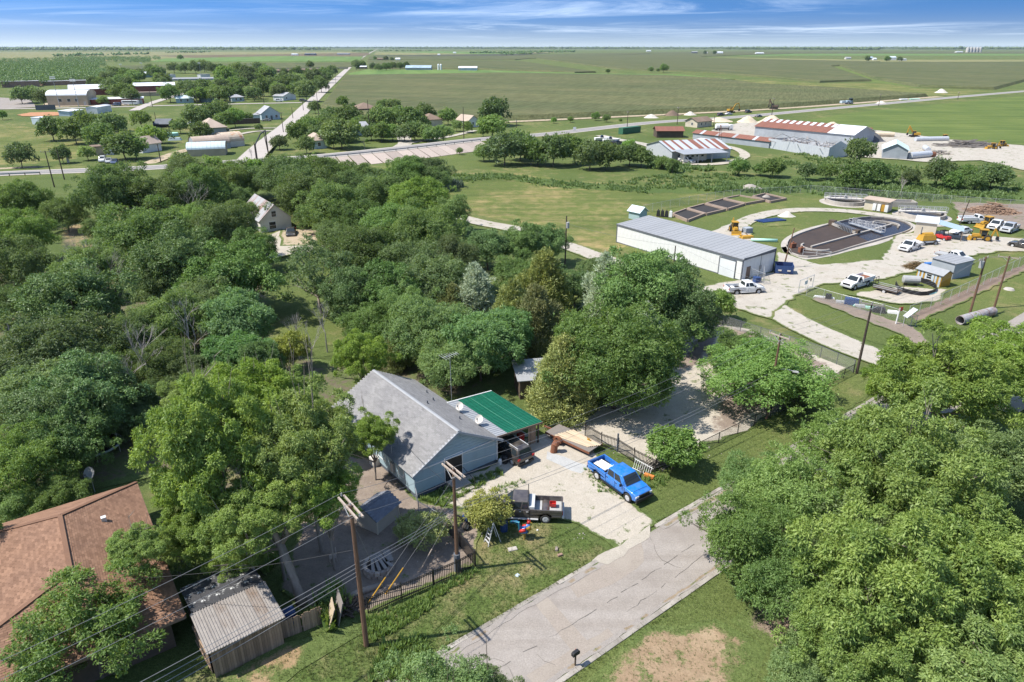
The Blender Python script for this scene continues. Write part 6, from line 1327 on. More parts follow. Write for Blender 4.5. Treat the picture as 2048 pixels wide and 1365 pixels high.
bld('shed', 'yellow and white striped garden shed with grey roof', (1830, 561), (1879, 576), 2.4, 2.0, 'gx', .6, 'yellow', 'slate', .25, cat='shed', wins=(('f', 2.1, .9, .8, .7),))
ys = [o for o in bpy.data.objects if o.get('label', '').startswith('yellow and white striped')][0]; meS = MB().box((0, -.025, 1.0), (.30, .04, 1.95)).mesh('wall_board', M['paleblue'])
for x in (.35, .95, 1.55, 2.75, 3.2, 3.85): link('wall_board', meS, ys, (x, 0, 0))
bld('shed', 'grey board shed with low grey roof behind the striped shed', (1858, 547), (1903, 560), 4.6, 2.6, 'shed', .1, 'greywall', 'slate', .2, cat='shed', pan=.9, ribs=1)
t, L, D = bld('pump_house', 'white block pump house with a flat pale roof', (1826, 473), (1860, 477), 5.5, 2.9, 'flat', 0, 'cream', 'whiteroof', .25, cat='pump house', L=3.6, doors=(('r', 1.0, 0, 1.0, 2.1),))
lt = thing('lean_to', 'blue grey metal lean to roof beside the white pump house', 'lean-to', t.location, t.rotation_euler[2]); panels(lt, (8.2, -.4, 2.1), (8.2, 4.2, 2.1), (3.75, -.4, 3.0), .9, M['blueroof'], ribs=2)
for y in (-.2, 4.0): part('post', MB().box((8.0, y, 1.05), (.12, .12, 2.1)), M['brown'], lt)
t, L, D = bld('control_house', 'small white control house with electrical cabinets', (1727, 419), (1773, 426), 3, 2.4, 'shed', .1, 'cream', 'tanroof', .5, cat='control house')
for i, x in enumerate((2.3, 3.3, 4.2, 4.9)): part('cabinet', MB().box((x, -.25, .95), (.7, .4, 1.5)), M['white'] if i != 2 else M['yellow'], t)
# oxidation ditch
OUT = [(1572, 494), (1581, 478), (1622, 461), (1690, 443), (1742, 436), (1793, 440), (1822, 452), (1816, 464), (1762, 481), (1702, 498), (1662, 510), (1615, 517), (1582, 510)]
OP = [Vector((*G(*p), 0)) for p in OUT]; OP = rail_line([OP[-1]] + OP + [OP[0]], 2.0)
od = thing('treatment_basin', 'racetrack shaped concrete treatment basin full of brown water', 'treatment basin', (0, 0, 0)); LAND.append(('the treatment basin', *G(1700, 475)))
cc = sum(OP, Vector()) / len(OP)
def loopwall(pts, k0, k1, z0, z1, mb):
    n = len(pts); vs = []
    for p in pts: d = p - cc; a, b = cc + d - d.normalized() * k0, cc + d - d.normalized() * k1; vs += [(a.x, a.y, z0), (a.x, a.y, z1), (b.x, b.y, z1), (b.x, b.y, z0)]
    mb._add(vs, [(i * 4 + j, i * 4 + (j + 1) % 4, ((i + 1) % n) * 4 + (j + 1) % 4, ((i + 1) % n) * 4 + j) for i in range(n) for j in range(4)]); return mb
part('rim', loopwall(OP, .0, .32, -.5, .38, MB()), M['concrete'], od); part('apron', loopwall(OP, -1.3, -.02, -.2, .06, MB()), M['concrete'], od)
wp = [cc + (p - cc) - (p - cc).normalized() * .4 for p in OP]
g1 = Vector((*G(1668, 452), 0)); g2 = Vector((*G(1745, 488), 0)); gd = (g2 - g1).normalized()
def sideof(p): return (p - g1).x * gd.y - (p - g1).y * gd.x
for nm, s_, mt, z in (('brown_water', 1, 'scum', .12), ('clear_water', -1, 'water', .12)):
    q = []
    n = len(wp)
    for i in range(n):
        a, b = wp[i], wp[(i + 1) % n]; sa, sb = sideof(a) * s_, sideof(b) * s_
        if sa >= 0: q.append(a)
        if sa * sb < 0: q.append(a.lerp(b, sa / (sa - sb)))
    vs, _, fs, _, _, _ = delaunay_2d_cdt([v.to_2d() for v in q], [(i, (i + 1) % len(q)) for i in range(len(q))], [], 1, 1e-3)
    m = MB(); m._add([(v.x, v.y, z) for v in vs], [tuple(f) for f in fs]); o = part('water', m, M[mt], od)
def pxbar(mb, a, b, w, z0, z1):
    p, q = G(*a), G(*b); return mb.bar((*p, (z0 + z1) / 2), (*q, (z0 + z1) / 2), w, z1 - z0)
part('middle_wall', pxbar(MB(), (1622, 497), (1782, 452), .35, 0, .45), M['concrete'], od)
def arcwall(c, a0, a1, r, mb, z=.45):
    c = Vector(G(*c)); pts = [(c.x + math.cos(a0 + (a1 - a0) * i / 10) * r, c.y + math.sin(a0 + (a1 - a0) * i / 10) * r, z / 2) for i in range(11)]
    for a, b in zip(pts, pts[1:]): mb.bar(a, b, .3, z)
    return mb
aa = math.atan2(*(Vector(G(1782, 452)) - Vector(G(1622, 497))).yx)
part('turning_wall', arcwall((1632, 497), aa + math.pi * .5, aa + math.pi * 1.5, 2.6, MB()), M['concrete'], od); part('turning_wall', arcwall((1770, 452), aa - math.pi * .5, aa + math.pi * .5, 2.6, MB()), M['concrete'], od)
rot = MB(); pxbar(rot, (1666, 453), (1712, 471), .8, .3, .8); part('rotor_cover', rot, M['concrete'], od)
rb = MB(); p, q = Vector(G(1672, 455)), Vector(G(1705, 469)); rb.tube([(*p, .6), (*q, .6)], .45, 10); part('rotor', rb, M['iron'], od)
for i in range(12):
    c_ = p.lerp(q, i / 11); link('paddle', MB().box((0, 0, 0), (.08, 1.0, 1.0)).mesh('paddle', M['steel']), od, (c_.x, c_.y, .65), math.atan2(q.y - p.y, q.x - p.x))
part('rotor_end', MB().box((*G(1664, 452), 0.6), (1.2, 1.2, 1.2), aa).box((*G(1712, 470), .5), (1.0, 1.0, 1.0), aa), M['darkwood'], od)
def railing(label, pts, h=1.05, z=.42, name='railing', deck=0, sp=1.6):
    P = [Vector(G(*p)) for p in pts]; o = P[0]; t = thing(name, label, 'railing' if not deck else 'walkway', (o.x, o.y, 0)); me = MB().box((0, 0, z + h / 2), (.06, .06, h)).mesh('post', M['chrome']); rl = MB(); dk = MB()
    for a, b in zip(P, P[1:]):
        a, b = a - o, b - o; d = (b - a).normalized(); nn = Vector((-d.y, d.x)); n = max(1, int((b - a).length / sp))
        for s in ((-1, 1) if deck else (0,)):
            f = nn * s * deck / 2
            for i in range(n + 1): q = a.lerp(b, i / n) + f; link('post', me, t, (q.x, q.y, 0))
            for zz_ in (h * .5, h): rl.bar((*(a + f), z + zz_), (*(b + f), z + zz_), .055)
        if deck: dk.bar((*a, z), (*b, z), deck, .12)
    part('rail', rl, M['chrome'], t)
    if deck: part('deck', dk, M['offwhite'] if deck > 1 else M['steel'], t)
railing('steel walkway with railings across the treatment basin', [(1700, 450), (1765, 470)], deck=.9); railing('steel railing at the near end of the treatment basin', [(1605, 512), (1660, 517)], z=.2); railing('steel railing beside the far rim of the basin', [(1712, 458), (1768, 466)], z=.8)
def clarifier(label, u, v, wpx, bridge):
    x, y = G(u, v); r = wpx / 2 * depth_at(x, y, 0) / FPX; t = thing('clarifier_tank', label, 'clarifier', (x, y, 0)); n = 28; m = MB(); vs = []
    for i in range(n):
        c_, s_ = math.cos(2 * math.pi * i / n), math.sin(2 * math.pi * i / n)
        for rr_, z in ((r, -.2), (r, .9), (r - .35, .9), (r - .35, .2)): vs.append((c_ * rr_, s_ * rr_, z))
    m._add(vs, [(i * 4 + j, i * 4 + j + 1, ((i + 1) % n) * 4 + j + 1, ((i + 1) % n) * 4 + j) for i in range(n) for j in range(3)]); part('tank_wall', m, M['concrete'], t); part('water', MB().tube([(0, 0, .2), (0, 0, .35)], r - .34, n), M['water'], t); part('apron', MB().tube([(0, 0, 0), (0, 0, .04)], r + 1.2, n), M['concrete'], t)
    a = bridge; d = Vector((math.cos(a), math.sin(a), 0)); q = Vector((-d.y, d.x, 0)); b = MB().bar(-d * r * 1.05 + Vector((0, 0, 1.05)), d * r * 1.05 + Vector((0, 0, 1.05)), 1.0, .22); part('bridge', b, M['offwhite'], t); rl = MB()
    for s in (-1, 1):
        for z in (1.65, 2.15): rl.bar(-d * r * 1.05 + q * .5 * s + Vector((0, 0, z)), d * r * 1.05 + q * .5 * s + Vector((0, 0, z)), .06)
    part('rail', rl, M['chrome'], t); me = MB().box((0, 0, 1.6), (.06, .06, 1.1)).mesh('post', M['chrome'])
    for s in (-1, 1):
        for i in range(9): p = d * r * (i / 4 - 1) * 1.05 + q * .5 * s; link('post', me, t, (p.x, p.y, 0))
    part('drive', MB().tube([(0, 0, 1.1), (0, 0, 1.8)], .35, 10), M['greypaint'], t); LAND.append((label, x, y))
clarifier('round clarifier tank left of the control house', 1689, 406, 74, R(-14)); clarifier('round clarifier tank right of the control house', 1843, 433, 84, R(-10))
bx_ = thing('concrete_chamber', 'low concrete chamber right of the control house', 'chamber', G3(1795, 412), R(-8)); part('chamber_wall', MB().box((0, -1.5, .6), (7, .3, 1.2)).box((0, 1.5, .6), (7, .3, 1.2)).box((-3.5, 0, .6), (.3, 3.3, 1.2)).box((3.5, 0, .6), (.3, 3.3, 1.2)), M['concrete'], bx_); part('floor', MB().box((0, 0, .1), (6.8, 2.8, .2)), M['darkgrey'], bx_)
# sludge beds
for i, (q, fill, lab) in enumerate((([(1345, 432), (1372, 422), (1408, 432), (1375, 445)], 'sludge', 'first sludge bed beside the warehouse, full of black sludge'), ([(1375, 421), (1408, 412), (1450, 423), (1412, 432)], 'sludge', 'second sludge bed with pale streaks'), ([(1412, 411), (1445, 402), (1488, 412), (1455, 422)], 'sludge', 'third sludge bed with weeds starting'), ([(1448, 401), (1478, 395), (1530, 404), (1490, 411)], 'rank', 'fourth sludge bed overgrown with green weeds'), ([(1505, 397), (1530, 391), (1572, 401), (1540, 407)], 'sludge', 'last sludge bed with a pale heap in it'))):
    P = [Vector((*G(*p), 0)) for p in q]; t = thing('sludge_bed', lab, 'sludge bed', P[0], 0, 'sludge drying beds'); m = MB(); P = [p - P[0] for p in P]
    for a, b in zip(P, P[1:] + P[:1]): m.bar(a + Vector((0, 0, .3)), b + Vector((0, 0, .3)), .35, .6)
    part('bed_wall', m, surf('bed_concrete%d' % i, (.36, .27, .21), (.30, .23, .18), 2, .9), t); part('bed_fill', MB().face([(p.x, p.y, .30) for p in P]), M[fill], t)
heap('pale lime heap in the last sludge bed', 1532, 397, 26, .9, 'rubble', 'lime_heap', 'heap', 4)
mo = thing('pump_set', 'black pump engines beside the sludge beds', 'pump', G3(1328, 434), R(-20))
for i in range(4): part('engine', MB().box((i * .9 - 1.3, 0, .7), (.7, .9, 1.2), top=(.8, .7)).tube([(i * .9 - 1.3, 0, 1.2), (i * .9 - 1.3, 0, 1.6)], .1, 6), M['black'] if i < 3 else M['white'], mo)
chainlink('long chain link fence curving along the creek behind the works', [(1286, 428), (1340, 417), (1430, 400), (1480, 394), (1560, 390), (1620, 386), (1720, 394), (1830, 402), (1900, 408), (2048, 418)], 1.9, 3.2, cell=.30, wr=.012)
chainlink('chain link fence along the works yard by the lying culvert pipe', [(1815, 638), (1880, 612), (1950, 580), (2048, 532), (2120, 500)], 1.9, 3.0, cell=.2, wr=.010)
chainlink('chain link fence with scrap along it beside the gravel road', [(1612, 592), (1680, 612), (1760, 632), (1830, 655)], 1.7, 3.0, cell=.22, wr=.009)
chainlink('short chain link fence at the warehouse end wall', [(1500, 560), (1527, 571), (1524, 552)], 1.9, 1.6, cell=.2, wr=.009)
gt = thing('works_gate', 'tubular steel gate with notice boards beside the gravel road', 'gate', G3(1596, 588), place((1596, 588), (1624, 576))[1]); gl = place((1596, 588), (1624, 576))[2]
part('gate_frame', MB().bar((0, 0, .1), (0, 0, 2.2), .08).bar((gl, 0, .1), (gl, 0, 2.2), .08).bar((0, 0, 2.1), (gl, 0, 2.1), .06).bar((0, 0, .3), (gl, 0, .3), .06).bar((gl / 2, 0, .3), (gl / 2, 0, 2.1), .05), M['steel'], gt); part('notice', MB().box((gl * .45, -.05, 1.4), (.9, .03, .6)), M['white'], gt); part('notice', MB().box((gl * .78, -.05, 1.55), (.3, .03, .5)), M['darkgrey'], gt)
# vehicles of the works
def vp(a, b): return hdg(a, b)
p, h, L = vp((1452, 588), (1522, 584)); pickup('silver white extended cab pickup driving past the warehouse corner', p, h, 'white', 'ext', 'open', 5.8)
p, h, L = vp((1735, 566), (1690, 580)); pickup('white dump bed truck parked by the utility trailer', p, h, 'white', 'reg', 'dump', 6.0, 'dump_truck')
p, h, L = vp((1838, 494), (1800, 507)); pickup('white utility pickup in front of the yellow patching machine', p, h, 'white', 'reg', 'open', 5.7)
p, h, L = vp((1885, 518), (1925, 527)); pickup('white pickup with dark bed behind the grey board shed', p, h, 'white', 'ext', 'flat', 5.7)
p, h, L = vp((1930, 447), (1962, 447)); pickup('white service body truck, leftmost of the parked row at the brush heap', p, h, 'white', 'reg', 'service', 6.0)
p, h, L = vp((2003, 453), (1980, 463)); pickup('white pickup in the parked row, left of the last one', p, h, 'white', 'crew', 'open', 5.7); p, h, L = vp((2030, 458), (2005, 469)); pickup('white pickup at the right end of the parked row', p, h, 'silver', 'crew', 'open', 5.7)
p, h, L = vp((2062, 500), (2030, 494)); car('dark blue car at the right picture edge on the gravel', p, h, 'black', 'suv', 4.8); p, h, L = vp((1935, 466), (1905, 470)); car('white car parked behind the blue lean to', p, h, 'white', 'sedan', 4.6)
uv = thing('utility_buggy', 'red utility buggy parked under the blue lean to', 'buggy', G3(1884, 480), R(-70)); part('body', MB().box((0, 0, .65), (2.8, 1.4, .5), top=(.95, .9)), M['redpaint'], uv, bevel=.06); part('roll_cage', MB().bar((-.3, -.6, .9), (-.3, -.6, 1.8), .06).bar((-.3, .6, .9), (-.3, .6, 1.8), .06).bar((.6, -.6, .9), (.4, -.6, 1.8), .06).bar((.6, .6, .9), (.4, .6, 1.8), .06).box((.05, 0, 1.83), (1.0, 1.3, .06)), M['black'], uv); wheels(uv, (.95, -.95), .75, .32, .26, 'steel')
backhoe('yellow backhoe standing behind the white warehouse', G(1468, 466), R(265)); backhoe('yellow backhoe on the gravel right of the blue lean to', G(1962, 482), R(160))
ld_ = backhoe('yellow loader between the white trucks of the parked row', G(1973, 455), R(200), boom=False)
pm_ = thing('patching_machine', 'yellow road patching machine behind the white utility pickup', 'road machine', G3(1850, 490), R(12)); part('hopper', MB().box((0, 0, 1.5), (3.2, 1.7, 1.0), top=(.8, .7)).tube([(-1, 0, 1.9), (1, 0, 1.9)], .5, 10), M['yellow'], pm_, bevel=.05); part('chassis', MB().box((.2, 0, .75), (4.6, 1.6, .3)), M['white'], pm_); part('stack', MB().tube([(-1.2, .3, 2), (-1.2, .3, 3.4)], .09, 6), M['darkgrey'], pm_); wheels(pm_, (1.4, -1.2), 1.0, .45, .3, 'steel')
dm = thing('dumpster', 'open topped dark blue dumpster at the foot of the leaning pole', 'dumpster', G3(1566, 547), R(-14)); part('bin', MB().side([(-1.3, .2), (1.3, .2), (1.45, 1.5), (-1.45, 1.5)], -.95, -.88).side([(-1.3, .2), (1.3, .2), (1.45, 1.7), (-1.45, 1.7)], .88, .95).box((-1.38, 0, .9), (.08, 1.8, 1.4)).box((1.38, 0, .9), (.08, 1.8, 1.4)).box((0, 0, .22), (2.6, 1.8, .08)), M['bluepaint'], dm); part('rubbish', MB().box((0, 0, .7), (2.5, 1.7, .6), top=(.8, .6)), M['rust'], dm)
for s in (-1, 1): part('fork_pocket', MB().box((s * .7, -1.0, .75), (.5, .14, .2)), M['offwhite'], dm)
# sundry
me = MB().tube([(-3.0, 0, .2), (3.0, 0, .2)], .17, 10).mesh('pipe', M['bluepaint'])
for i in range(5): single('blue_pipe', me, None, 'dark blue water pipe beside the gravel drive, %s' % ('farthest of five', 'second from the back', 'middle of five', 'second from the front', 'nearest of five')[i], 'pipe', (G(1532, 441)[0] + i * .30 , G(1532, 441)[1] - i * .42, 0), R(20), 'row of blue water pipes')
heap('pale gravel heap beside the blue pipes', 1573, 433, 36, 1.1, 'limepile', seed=3); single('gravel_bed', MB().box((0, 0, .05), (6, 3.4, .1)), M['sand'], 'flat tan gravel patch beside the blue pipes', 'gravel patch', G3(1553, 449), R(15))
rk = thing('pallet_stack', 'stack of grey pallets beside the backhoe', 'pallets', G3(1494, 467), .3)
for i in range(6): part('pallet', MB().box((0, 0, .1 + i * .2), (1.6, 1.4, .16)), M['greywall'], rk)
at = thing('mower_attachment', 'yellow mower deck beside the warehouse back corner', 'mower', G3(1493, 478), .2); part('deck', MB().box((0, 0, .4), (2.6, 1.3, .5), top=(.9, .8)), M['yellow'], at, bevel=.06); part('hitch', MB().bar((-.6, 0, .5), (-1.8, 0, .9), .14).bar((.4, .3, .6), (-.4, .3, 1.2), .1), M['yellow'], at)
single('pipe_liner', MB().tube([(-2.4, 0, .32), (2.4, 0, .32)], .32, 12), M['aqua'], 'pale mint plastic tube lying behind the warehouse roof', 'tube', G3(1528, 484), R(-8), smooth=True)
upole('e', 'leaning brown pole standing in the dumpster yard', (1566, 538), 457, (), r=.13, lean=(.9, .3), mat='pole'); upole('f', 'thin dark pole beside the creek fence with a guy wire', (1918, 452), 400, (), 'darkpole', r=.12, lean=(.8, 0)); wire('guy wire of the thin dark pole', [(POLES['f'][0], G3(1880, 430))], .03, 0, name='guy_wire', cat='guy wire')
upole('g', 'brown utility pole with white transformer beside the culvert pipe', (1938, 632), 515, ((-.3, 2.6, R(35), 3, False),), r=.17, lean=(.2, .2), transformer=(7.0, R(200))); upole('h', 'brown utility pole with crossarm right of the transformer pole', (1988, 617), 512, ((-.3, 2.6, R(-30), 3, False),), r=.15)
upole('i', 'grey utility pole with small transformer in the meadow', (1130, 534), 432, (), 'darkpole', r=.14, transformer=(6.8, R(-60))); upole('j', 'short dark pole standing before the white warehouse wall', (1346, 545), 492, (), 'darkpole', r=.13)
wire('wires from the dark corner pole to the transformer pole', [(D_[i], POLES['g'][1][i]) for i in range(3)], .018, group=None); wire('wires from the transformer pole to its right neighbour', [(POLES['g'][1][i], POLES['h'][1][i]) for i in range(3)], .02); wire('cable from the meadow pole to the short dark pole', [(on_pole('i', 7.5), on_pole('j', 4.6))], .02)
wire('cable from the dark corner pole to the short dark pole at the warehouse', [(on_pole('d', 7.6), on_pole('j', 4.7))], .02)
cu = thing('culvert_pipe', 'large rusty steel culvert pipe lying on the grass', 'culvert pipe', G3(1951, 640), place((1918, 649), (1978, 632))[1]); cl = place((1918, 649), (1978, 632))[2] / 2 * 1.1; n = 18; rO, rI = .62, .57; m = MB(); vs = [(x, math.cos(2 * math.pi * i / n) * r_, .62 + math.sin(2 * math.pi * i / n) * r_) for x in (-cl, cl) for r_ in (rO, rI) for i in range(n)]
m._add(vs, [(i, (i + 1) % n, 2 * n + (i + 1) % n, 2 * n + i) for i in range(n)] + [(n + i, n + (i + 1) % n, 3 * n + (i + 1) % n, 3 * n + i) for i in range(n)] + [(i, (i + 1) % n, n + (i + 1) % n, n + i) for i in range(n)] + [(2 * n + i, 2 * n + (i + 1) % n, 3 * n + (i + 1) % n, 3 * n + i) for i in range(n)]); part('pipe_shell', m, M['galvrust'], cu)
for i in range(3): link('weld_band', MB().tube([(-.04, 0, .62), (.04, 0, .62)], .645, 18, cap=False).mesh('weld_band', M['rust']), cu, (-cl * .5 + i * cl * .5, 0, 0))
utr = thing('utility_trailer', 'open mesh utility trailer with raised ramp behind the dump truck', 'trailer', G3(1773, 585), place((1752, 578), (1800, 590))[1]); part('bed', MB().box((0, 0, .55), (3.6, 1.8, .1)), M['darkwood'], utr); rl = MB()
for y in (-.9, .9):
    for z in (.75, 1.0): rl.bar((-1.8, y, z), (1.8, y, z), .06)
part('side_rail', rl, M['steel'], utr); part('ramp', MB().bar((-1.8, -.9, .6), (-1.9, -.9, 1.9), .06).bar((-1.8, .9, .6), (-1.9, .9, 1.9), .06).bar((-1.9, -.9, 1.9), (-1.9, .9, 1.9), .06).bar((-1.85, 0, .6), (-1.9, 0, 1.9), .05).bar((-1.85, -.9, 1.25), (-1.85, .9, 1.25), .05), M['iron'], utr); part('ramp', MB().bar((1.8, -.9, .6), (1.95, -.9, 1.5), .06).bar((1.8, .9, .6), (1.95, .9, 1.5), .06).bar((1.95, -.9, 1.5), (1.95, .9, 1.5), .06), M['iron'], utr); wheels(utr, (0,), 1.15, .33, .2, 'chrome')
me = MB(); P = [Vector(G(*p)) for p in ((1790, 572), (1800, 585), (1840, 594), (1868, 588), (1866, 575), (1830, 562))]; o_ = P[0]; P = rail_line([Vector((*(q - o_), 0)) for q in P], 1.0)
for a, b in zip(P, P[1:]): me.bar(a + Vector((0, 0, .4)), b + Vector((0, 0, .4)), .05, .8)
single('silt_fence', me.mesh('silt_fence', M['black']), None, 'black fabric barrier curling around the gravel pad', 'silt fence', (o_.x, o_.y, 0))
tk = thing('fuel_tank', 'grey horizontal fuel tank before the striped shed', 'tank', G3(1820, 571), R(-10)); part('tank', MB().tube([(-1.25, 0, .95), (-1.15, 0, .95), (1.15, 0, .95), (1.25, 0, .95)], [.4, .62, .62, .4], 14), M['greypaint'], tk); part('stand', MB().box((-.7, 0, .2), (.15, 1.0, .4)).box((.7, 0, .2), (.15, 1.0, .4)), M['iron'], tk)
single('drain_pipe', MB().tube([(-.9, 0, .15), (.9, 0, .15)], .15, 10), M['aqua'], 'short mint green pipe at the gravel pad corner', 'pipe', G3(1864, 590), R(30))
for u, v, sz, mt, lab in ((1648, 598, (3.0, .35, .35), 'white', 'white pipe at the left end of the fence line scrap'), (1656, 599, (.9, .8, .8), 'black', 'black drum bundle beside the white pipe in the fence scrap'), (1681, 607, (1.4, .9, .35), 'greypaint', 'grey pallet piece in the fence line scrap'), (1702, 610, (2.0, 1.2, 1.0), 'bluepaint', 'blue steel crate in the fence line scrap'), (1719, 615, (1.5, .8, .4), 'greypaint', 'grey tray right of the blue crate'), (1738, 618, (4.4, .35, .35), 'aqua', 'mint green pipe lying along the fence scrap'), (1757, 625, (1.7, 1.0, .7), 'black', 'black tangled hose heap by the fence'), (1785, 627, (1.4, .8, .35), 'white', 'white basin beside the fence corner')):
    single('scrap_pipe' if 'pipe' in lab else 'scrap_item', MB().box((0, 0, sz[2] / 2 + .03), sz, 0, top=(.9, .75)).box((sz[0] * .2, 0, sz[2] + .03), (sz[0] * .3, sz[1] * .5, .12)), M[mt], lab, 'scrap', G3(u, v), R(-22), bevel=.04)
st_ = thing('sign_post', 'leaning white post with red sign at the fence corner', 'sign', G3(1791, 650), .4); part('post', MB().tube([(0, 0, 0), (.1, 0, 2.4)], .09, 8), M['white'], st_); part('sign_board', MB().box((.35, 0, 2.2), (.7, .05, .55)), M['redpaint'], st_); sc_ = thing('metal_rack', 'bent galvanised rack at the fence corner', 'rack', G3(1805, 655), .2); part('rack_frame', MB().bar((0, 0, 0), (0, 0, 1.6), .06).bar((1.2, 0, 0), (1.2, 0, 1.5), .06).bar((0, 0, 1.5), (1.2, 0, 1.5), .06), M['steel'], sc_); part('rack_sheet', MB().slab([(.0, -.4, 1.5), (1.3, -.5, 2.6), (1.3, .4, 2.6), (0, .4, 1.5)], .04), M['galv'], sc_)
sticks('brush_heap', 'brown heap of cut brush and timber behind the parked trucks', 'brush heap', 1985, 425, 92, 420, 3.2, .10, piece('brushwood', (.40, .27, .19), (.28, .18, .12), 3), 11, 2.2); sticks('brush_heap', 'reddish brush heap before the grey board shed', 'brush heap', 1833, 537, 52, 240, 1.8, .05, piece('redbrush', (.24, .14, .07), (.14, .12, .05), 3), 12, 1.4); single('blue_tarp', MB().box((0, 0, .5), (2.2, 1.2, 1.0), top=(.8, .6)), M['paint_blue'], 'bright blue tarp beside the reddish brush heap', 'tarp', G3(1858, 537), .2)
single('tarp_bin', MB().box((0, 0, .5), (1, 1, 1)), M['bluepaint'], 'dark blue bin at the warehouse end fence', 'bin', G3(1513, 566), .2, bevel=.05)
for u, v, lab in ((1585, 497, 'brown sludge pump box at the left end of the basin'), (1602, 506, 'rusty pump box at the near end of the basin')): single('pump_box', MB().box((0, 0, .5), (1.0, .7, 1.0)).tube([(0, 0, 1), (0, 0, 1.3)], .15, 8), M['rust'], lab, 'pump', G3(u, v), .3, bevel=.03)
single('manhole', MB().tube([(0, 0, 0), (0, 0, .25)], [.8, .6], 14), M['concrete'], 'concrete manhole in the grass at the right edge', 'manhole', G3(2018, 580))
def px_u(p): return 1024 + FPX * p.x / (p.y * _cp + CAM_H * _sp)
def px_v(p): return 682.5 + FPX * (CAM_H * _cp - p.y * _sp) / (p.y * _cp + CAM_H * _sp)
# ================================================================== depot beyond the creek
bld('house', 'small tan house with brown roof beside the highway', (1394, 256), (1423, 253), 7, 2.7, 'gx', 1.5, 'cream', 'brown', .5, wins=(('f', 3, 1, 1, 1), ('f', 6, 1, 1, 1), ('l', 3, 1, 1, 1)))
bld('shed', 'open fronted dark shed with rusted tin roof by the depot', (1313, 276), (1366, 276), 7, 2.8, 'gx', 1.3, 'darkwood', 'rustroof', .5, cat='shed', pan=1.2, ribs=1)
bld('long_shed', 'very long low shed with rusted tin roof', (1385, 278), (1537, 297), 5, 2.4, 'gx', 1.0, 'greywall', 'rustroof', .4, cat='shed', pan=1.3, ribs=1, panmats={3: M['galv'], 9: M['galvrust'], 15: M['galvrust'], 22: M['galv'], 29: M['galvrust']})
t, L, D = bld('barn', 'grey tin barn with rust striped roof and lean to', (1292, 307), (1343, 322), 22, 3.0, 'gy', 2.2, 'galv', 'galv', .4, cat='barn', pan=1.1, ribs=1, panmats={i: M['rustroof'] for i in range(40) if i % 3 == 1 or i % 7 == 2})
lt = thing('lean_to', 'long grey lean to roof sheltering a motor home', 'lean-to', t.location, t.rotation_euler[2]); panels(lt, (L + 8, -.3, 3.1), (L + 8, 16, 3.1), (L + .45, -.3, 3.5), 1.1, M['greypanel'], ribs=1)
for y in (0, 5, 10, 15.5): part('post', MB().box((L + 7.8, y, 1.5), (.2, .2, 3.0)), M['steel'], lt)
cR, sR = math.cos(t.rotation_euler[2]), math.sin(t.rotation_euler[2])
def onbarn(x, y): return (t.location[0] + x * cR - y * sR, t.location[1] + x * sR + y * cR)
rv = thing('motor_home', 'cream motor home parked under the grey lean to', 'motor home', (*onbarn(L + 4.0, 5.5), 0), t.rotation_euler[2] + math.pi / 2); part('body', MB().box((0, 0, 1.75), (8.5, 2.4, 2.5)), M['offwhite'], rv, bevel=.15)
for i in range(4): [part('window', MB().box((-2.8 + i * 1.8, y, 2.1), (.9, .04, .6)), M['glass'], rv) for y in (-1.21, 1.21)]
wheels(rv, (2.8, -2.2), 1.15, .4, .28, 'steel')
bld('shed', 'white and dark grey metal shed right of the rusty barn', (1366, 303), (1405, 309), 9, 3.2, 'shed', .7, 'greywall', 'whiteroof', .25, cat='shed')
t, L, D = bld('warehouse', 'long depot warehouse with red and white patched roof', (1508, 273), (1703, 293), 18, 4.1, 'gx', 2.4, 'greywall', 'rustroof', .5, cat='warehouse', pan=1.5, ribs=1)
ps = [o for o in t.children if o.name.startswith('roof_panel')]; n = len(ps) // 2
for i, o in enumerate(ps):
    k = i if i < n else (2 * n - 1 - i)
    if k > n * .74: o.data = o.data.copy(); o.data.materials[0] = M['whiteroof']
    elif i < n: pass
bandm = MB()
for k in range(int(n * .78)):
    if k % 2: continue
    x = k * L / n; f = .48
    bandm.slab([(x, D * .30, 4.1 + 2.4 * .6 + .15), (x + L / n * .95, D * .30, 4.1 + 2.4 * .6 + .15), (x + L / n * .95, D * .49, 4.1 + 2.4 * .98 + .15), (x, D * .49, 4.1 + 2.4 * .98 + .15)], .03)
part('skylight_sheets', bandm, M['whiteroof'], t)
t, L, D = bld('ruined_shed', 'roofless grey tin shed with collapsed trusses', (1535, 296), (1656, 317), 9, 3.4, 'flat', 0, 'galv', 'darkgrey', -.4, cat='ruin')
for o in list(t.children):
    if o.name.startswith('roof'): bpy.data.objects.remove(o)
    elif o.name.startswith('wall'):
        mm = MB(); mm.box((L / 2, 0, 1.7), (L, .15, 3.4)).box((L / 2, D, 1.6), (L, .15, 3.2)).box((0, D / 2, 1.6), (.15, D, 3.2)); mm.side([(-.001, 0), (.15, 0), (.15, 3.2), (0, 3.2)], 0, D); mm._add([(L, 0, 0), (L, D, 0), (L, D, 3.4), (L, D / 2, 5.4), (L, 0, 3.4)], [(0, 1, 2, 3, 4)]); o.data = mm.mesh('wall', M['galv'])
rr = random.Random(2); tm = MB()
for i in range(70):
    x = rr.uniform(.5, L - .5); a = Vector((x, rr.uniform(0, D), rr.uniform(2.2, 3.6))); b = a + Vector((rr.uniform(-3, 3), rr.uniform(-3, 3), rr.uniform(-1, 1.6))); tm.bar(a, b, .14, .14)
for i in range(9):
    x = L * (i + .5) / 9
    if rr.random() < .6: tm.bar((x, 0, 3.4), (x, D / 2, 5.2 - rr.random()), .14).bar((x, D, 3.4), (x, D / 2, 5.2 - rr.random()), .14).bar((x, 0, 3.4), (x, D, 3.4), .14)
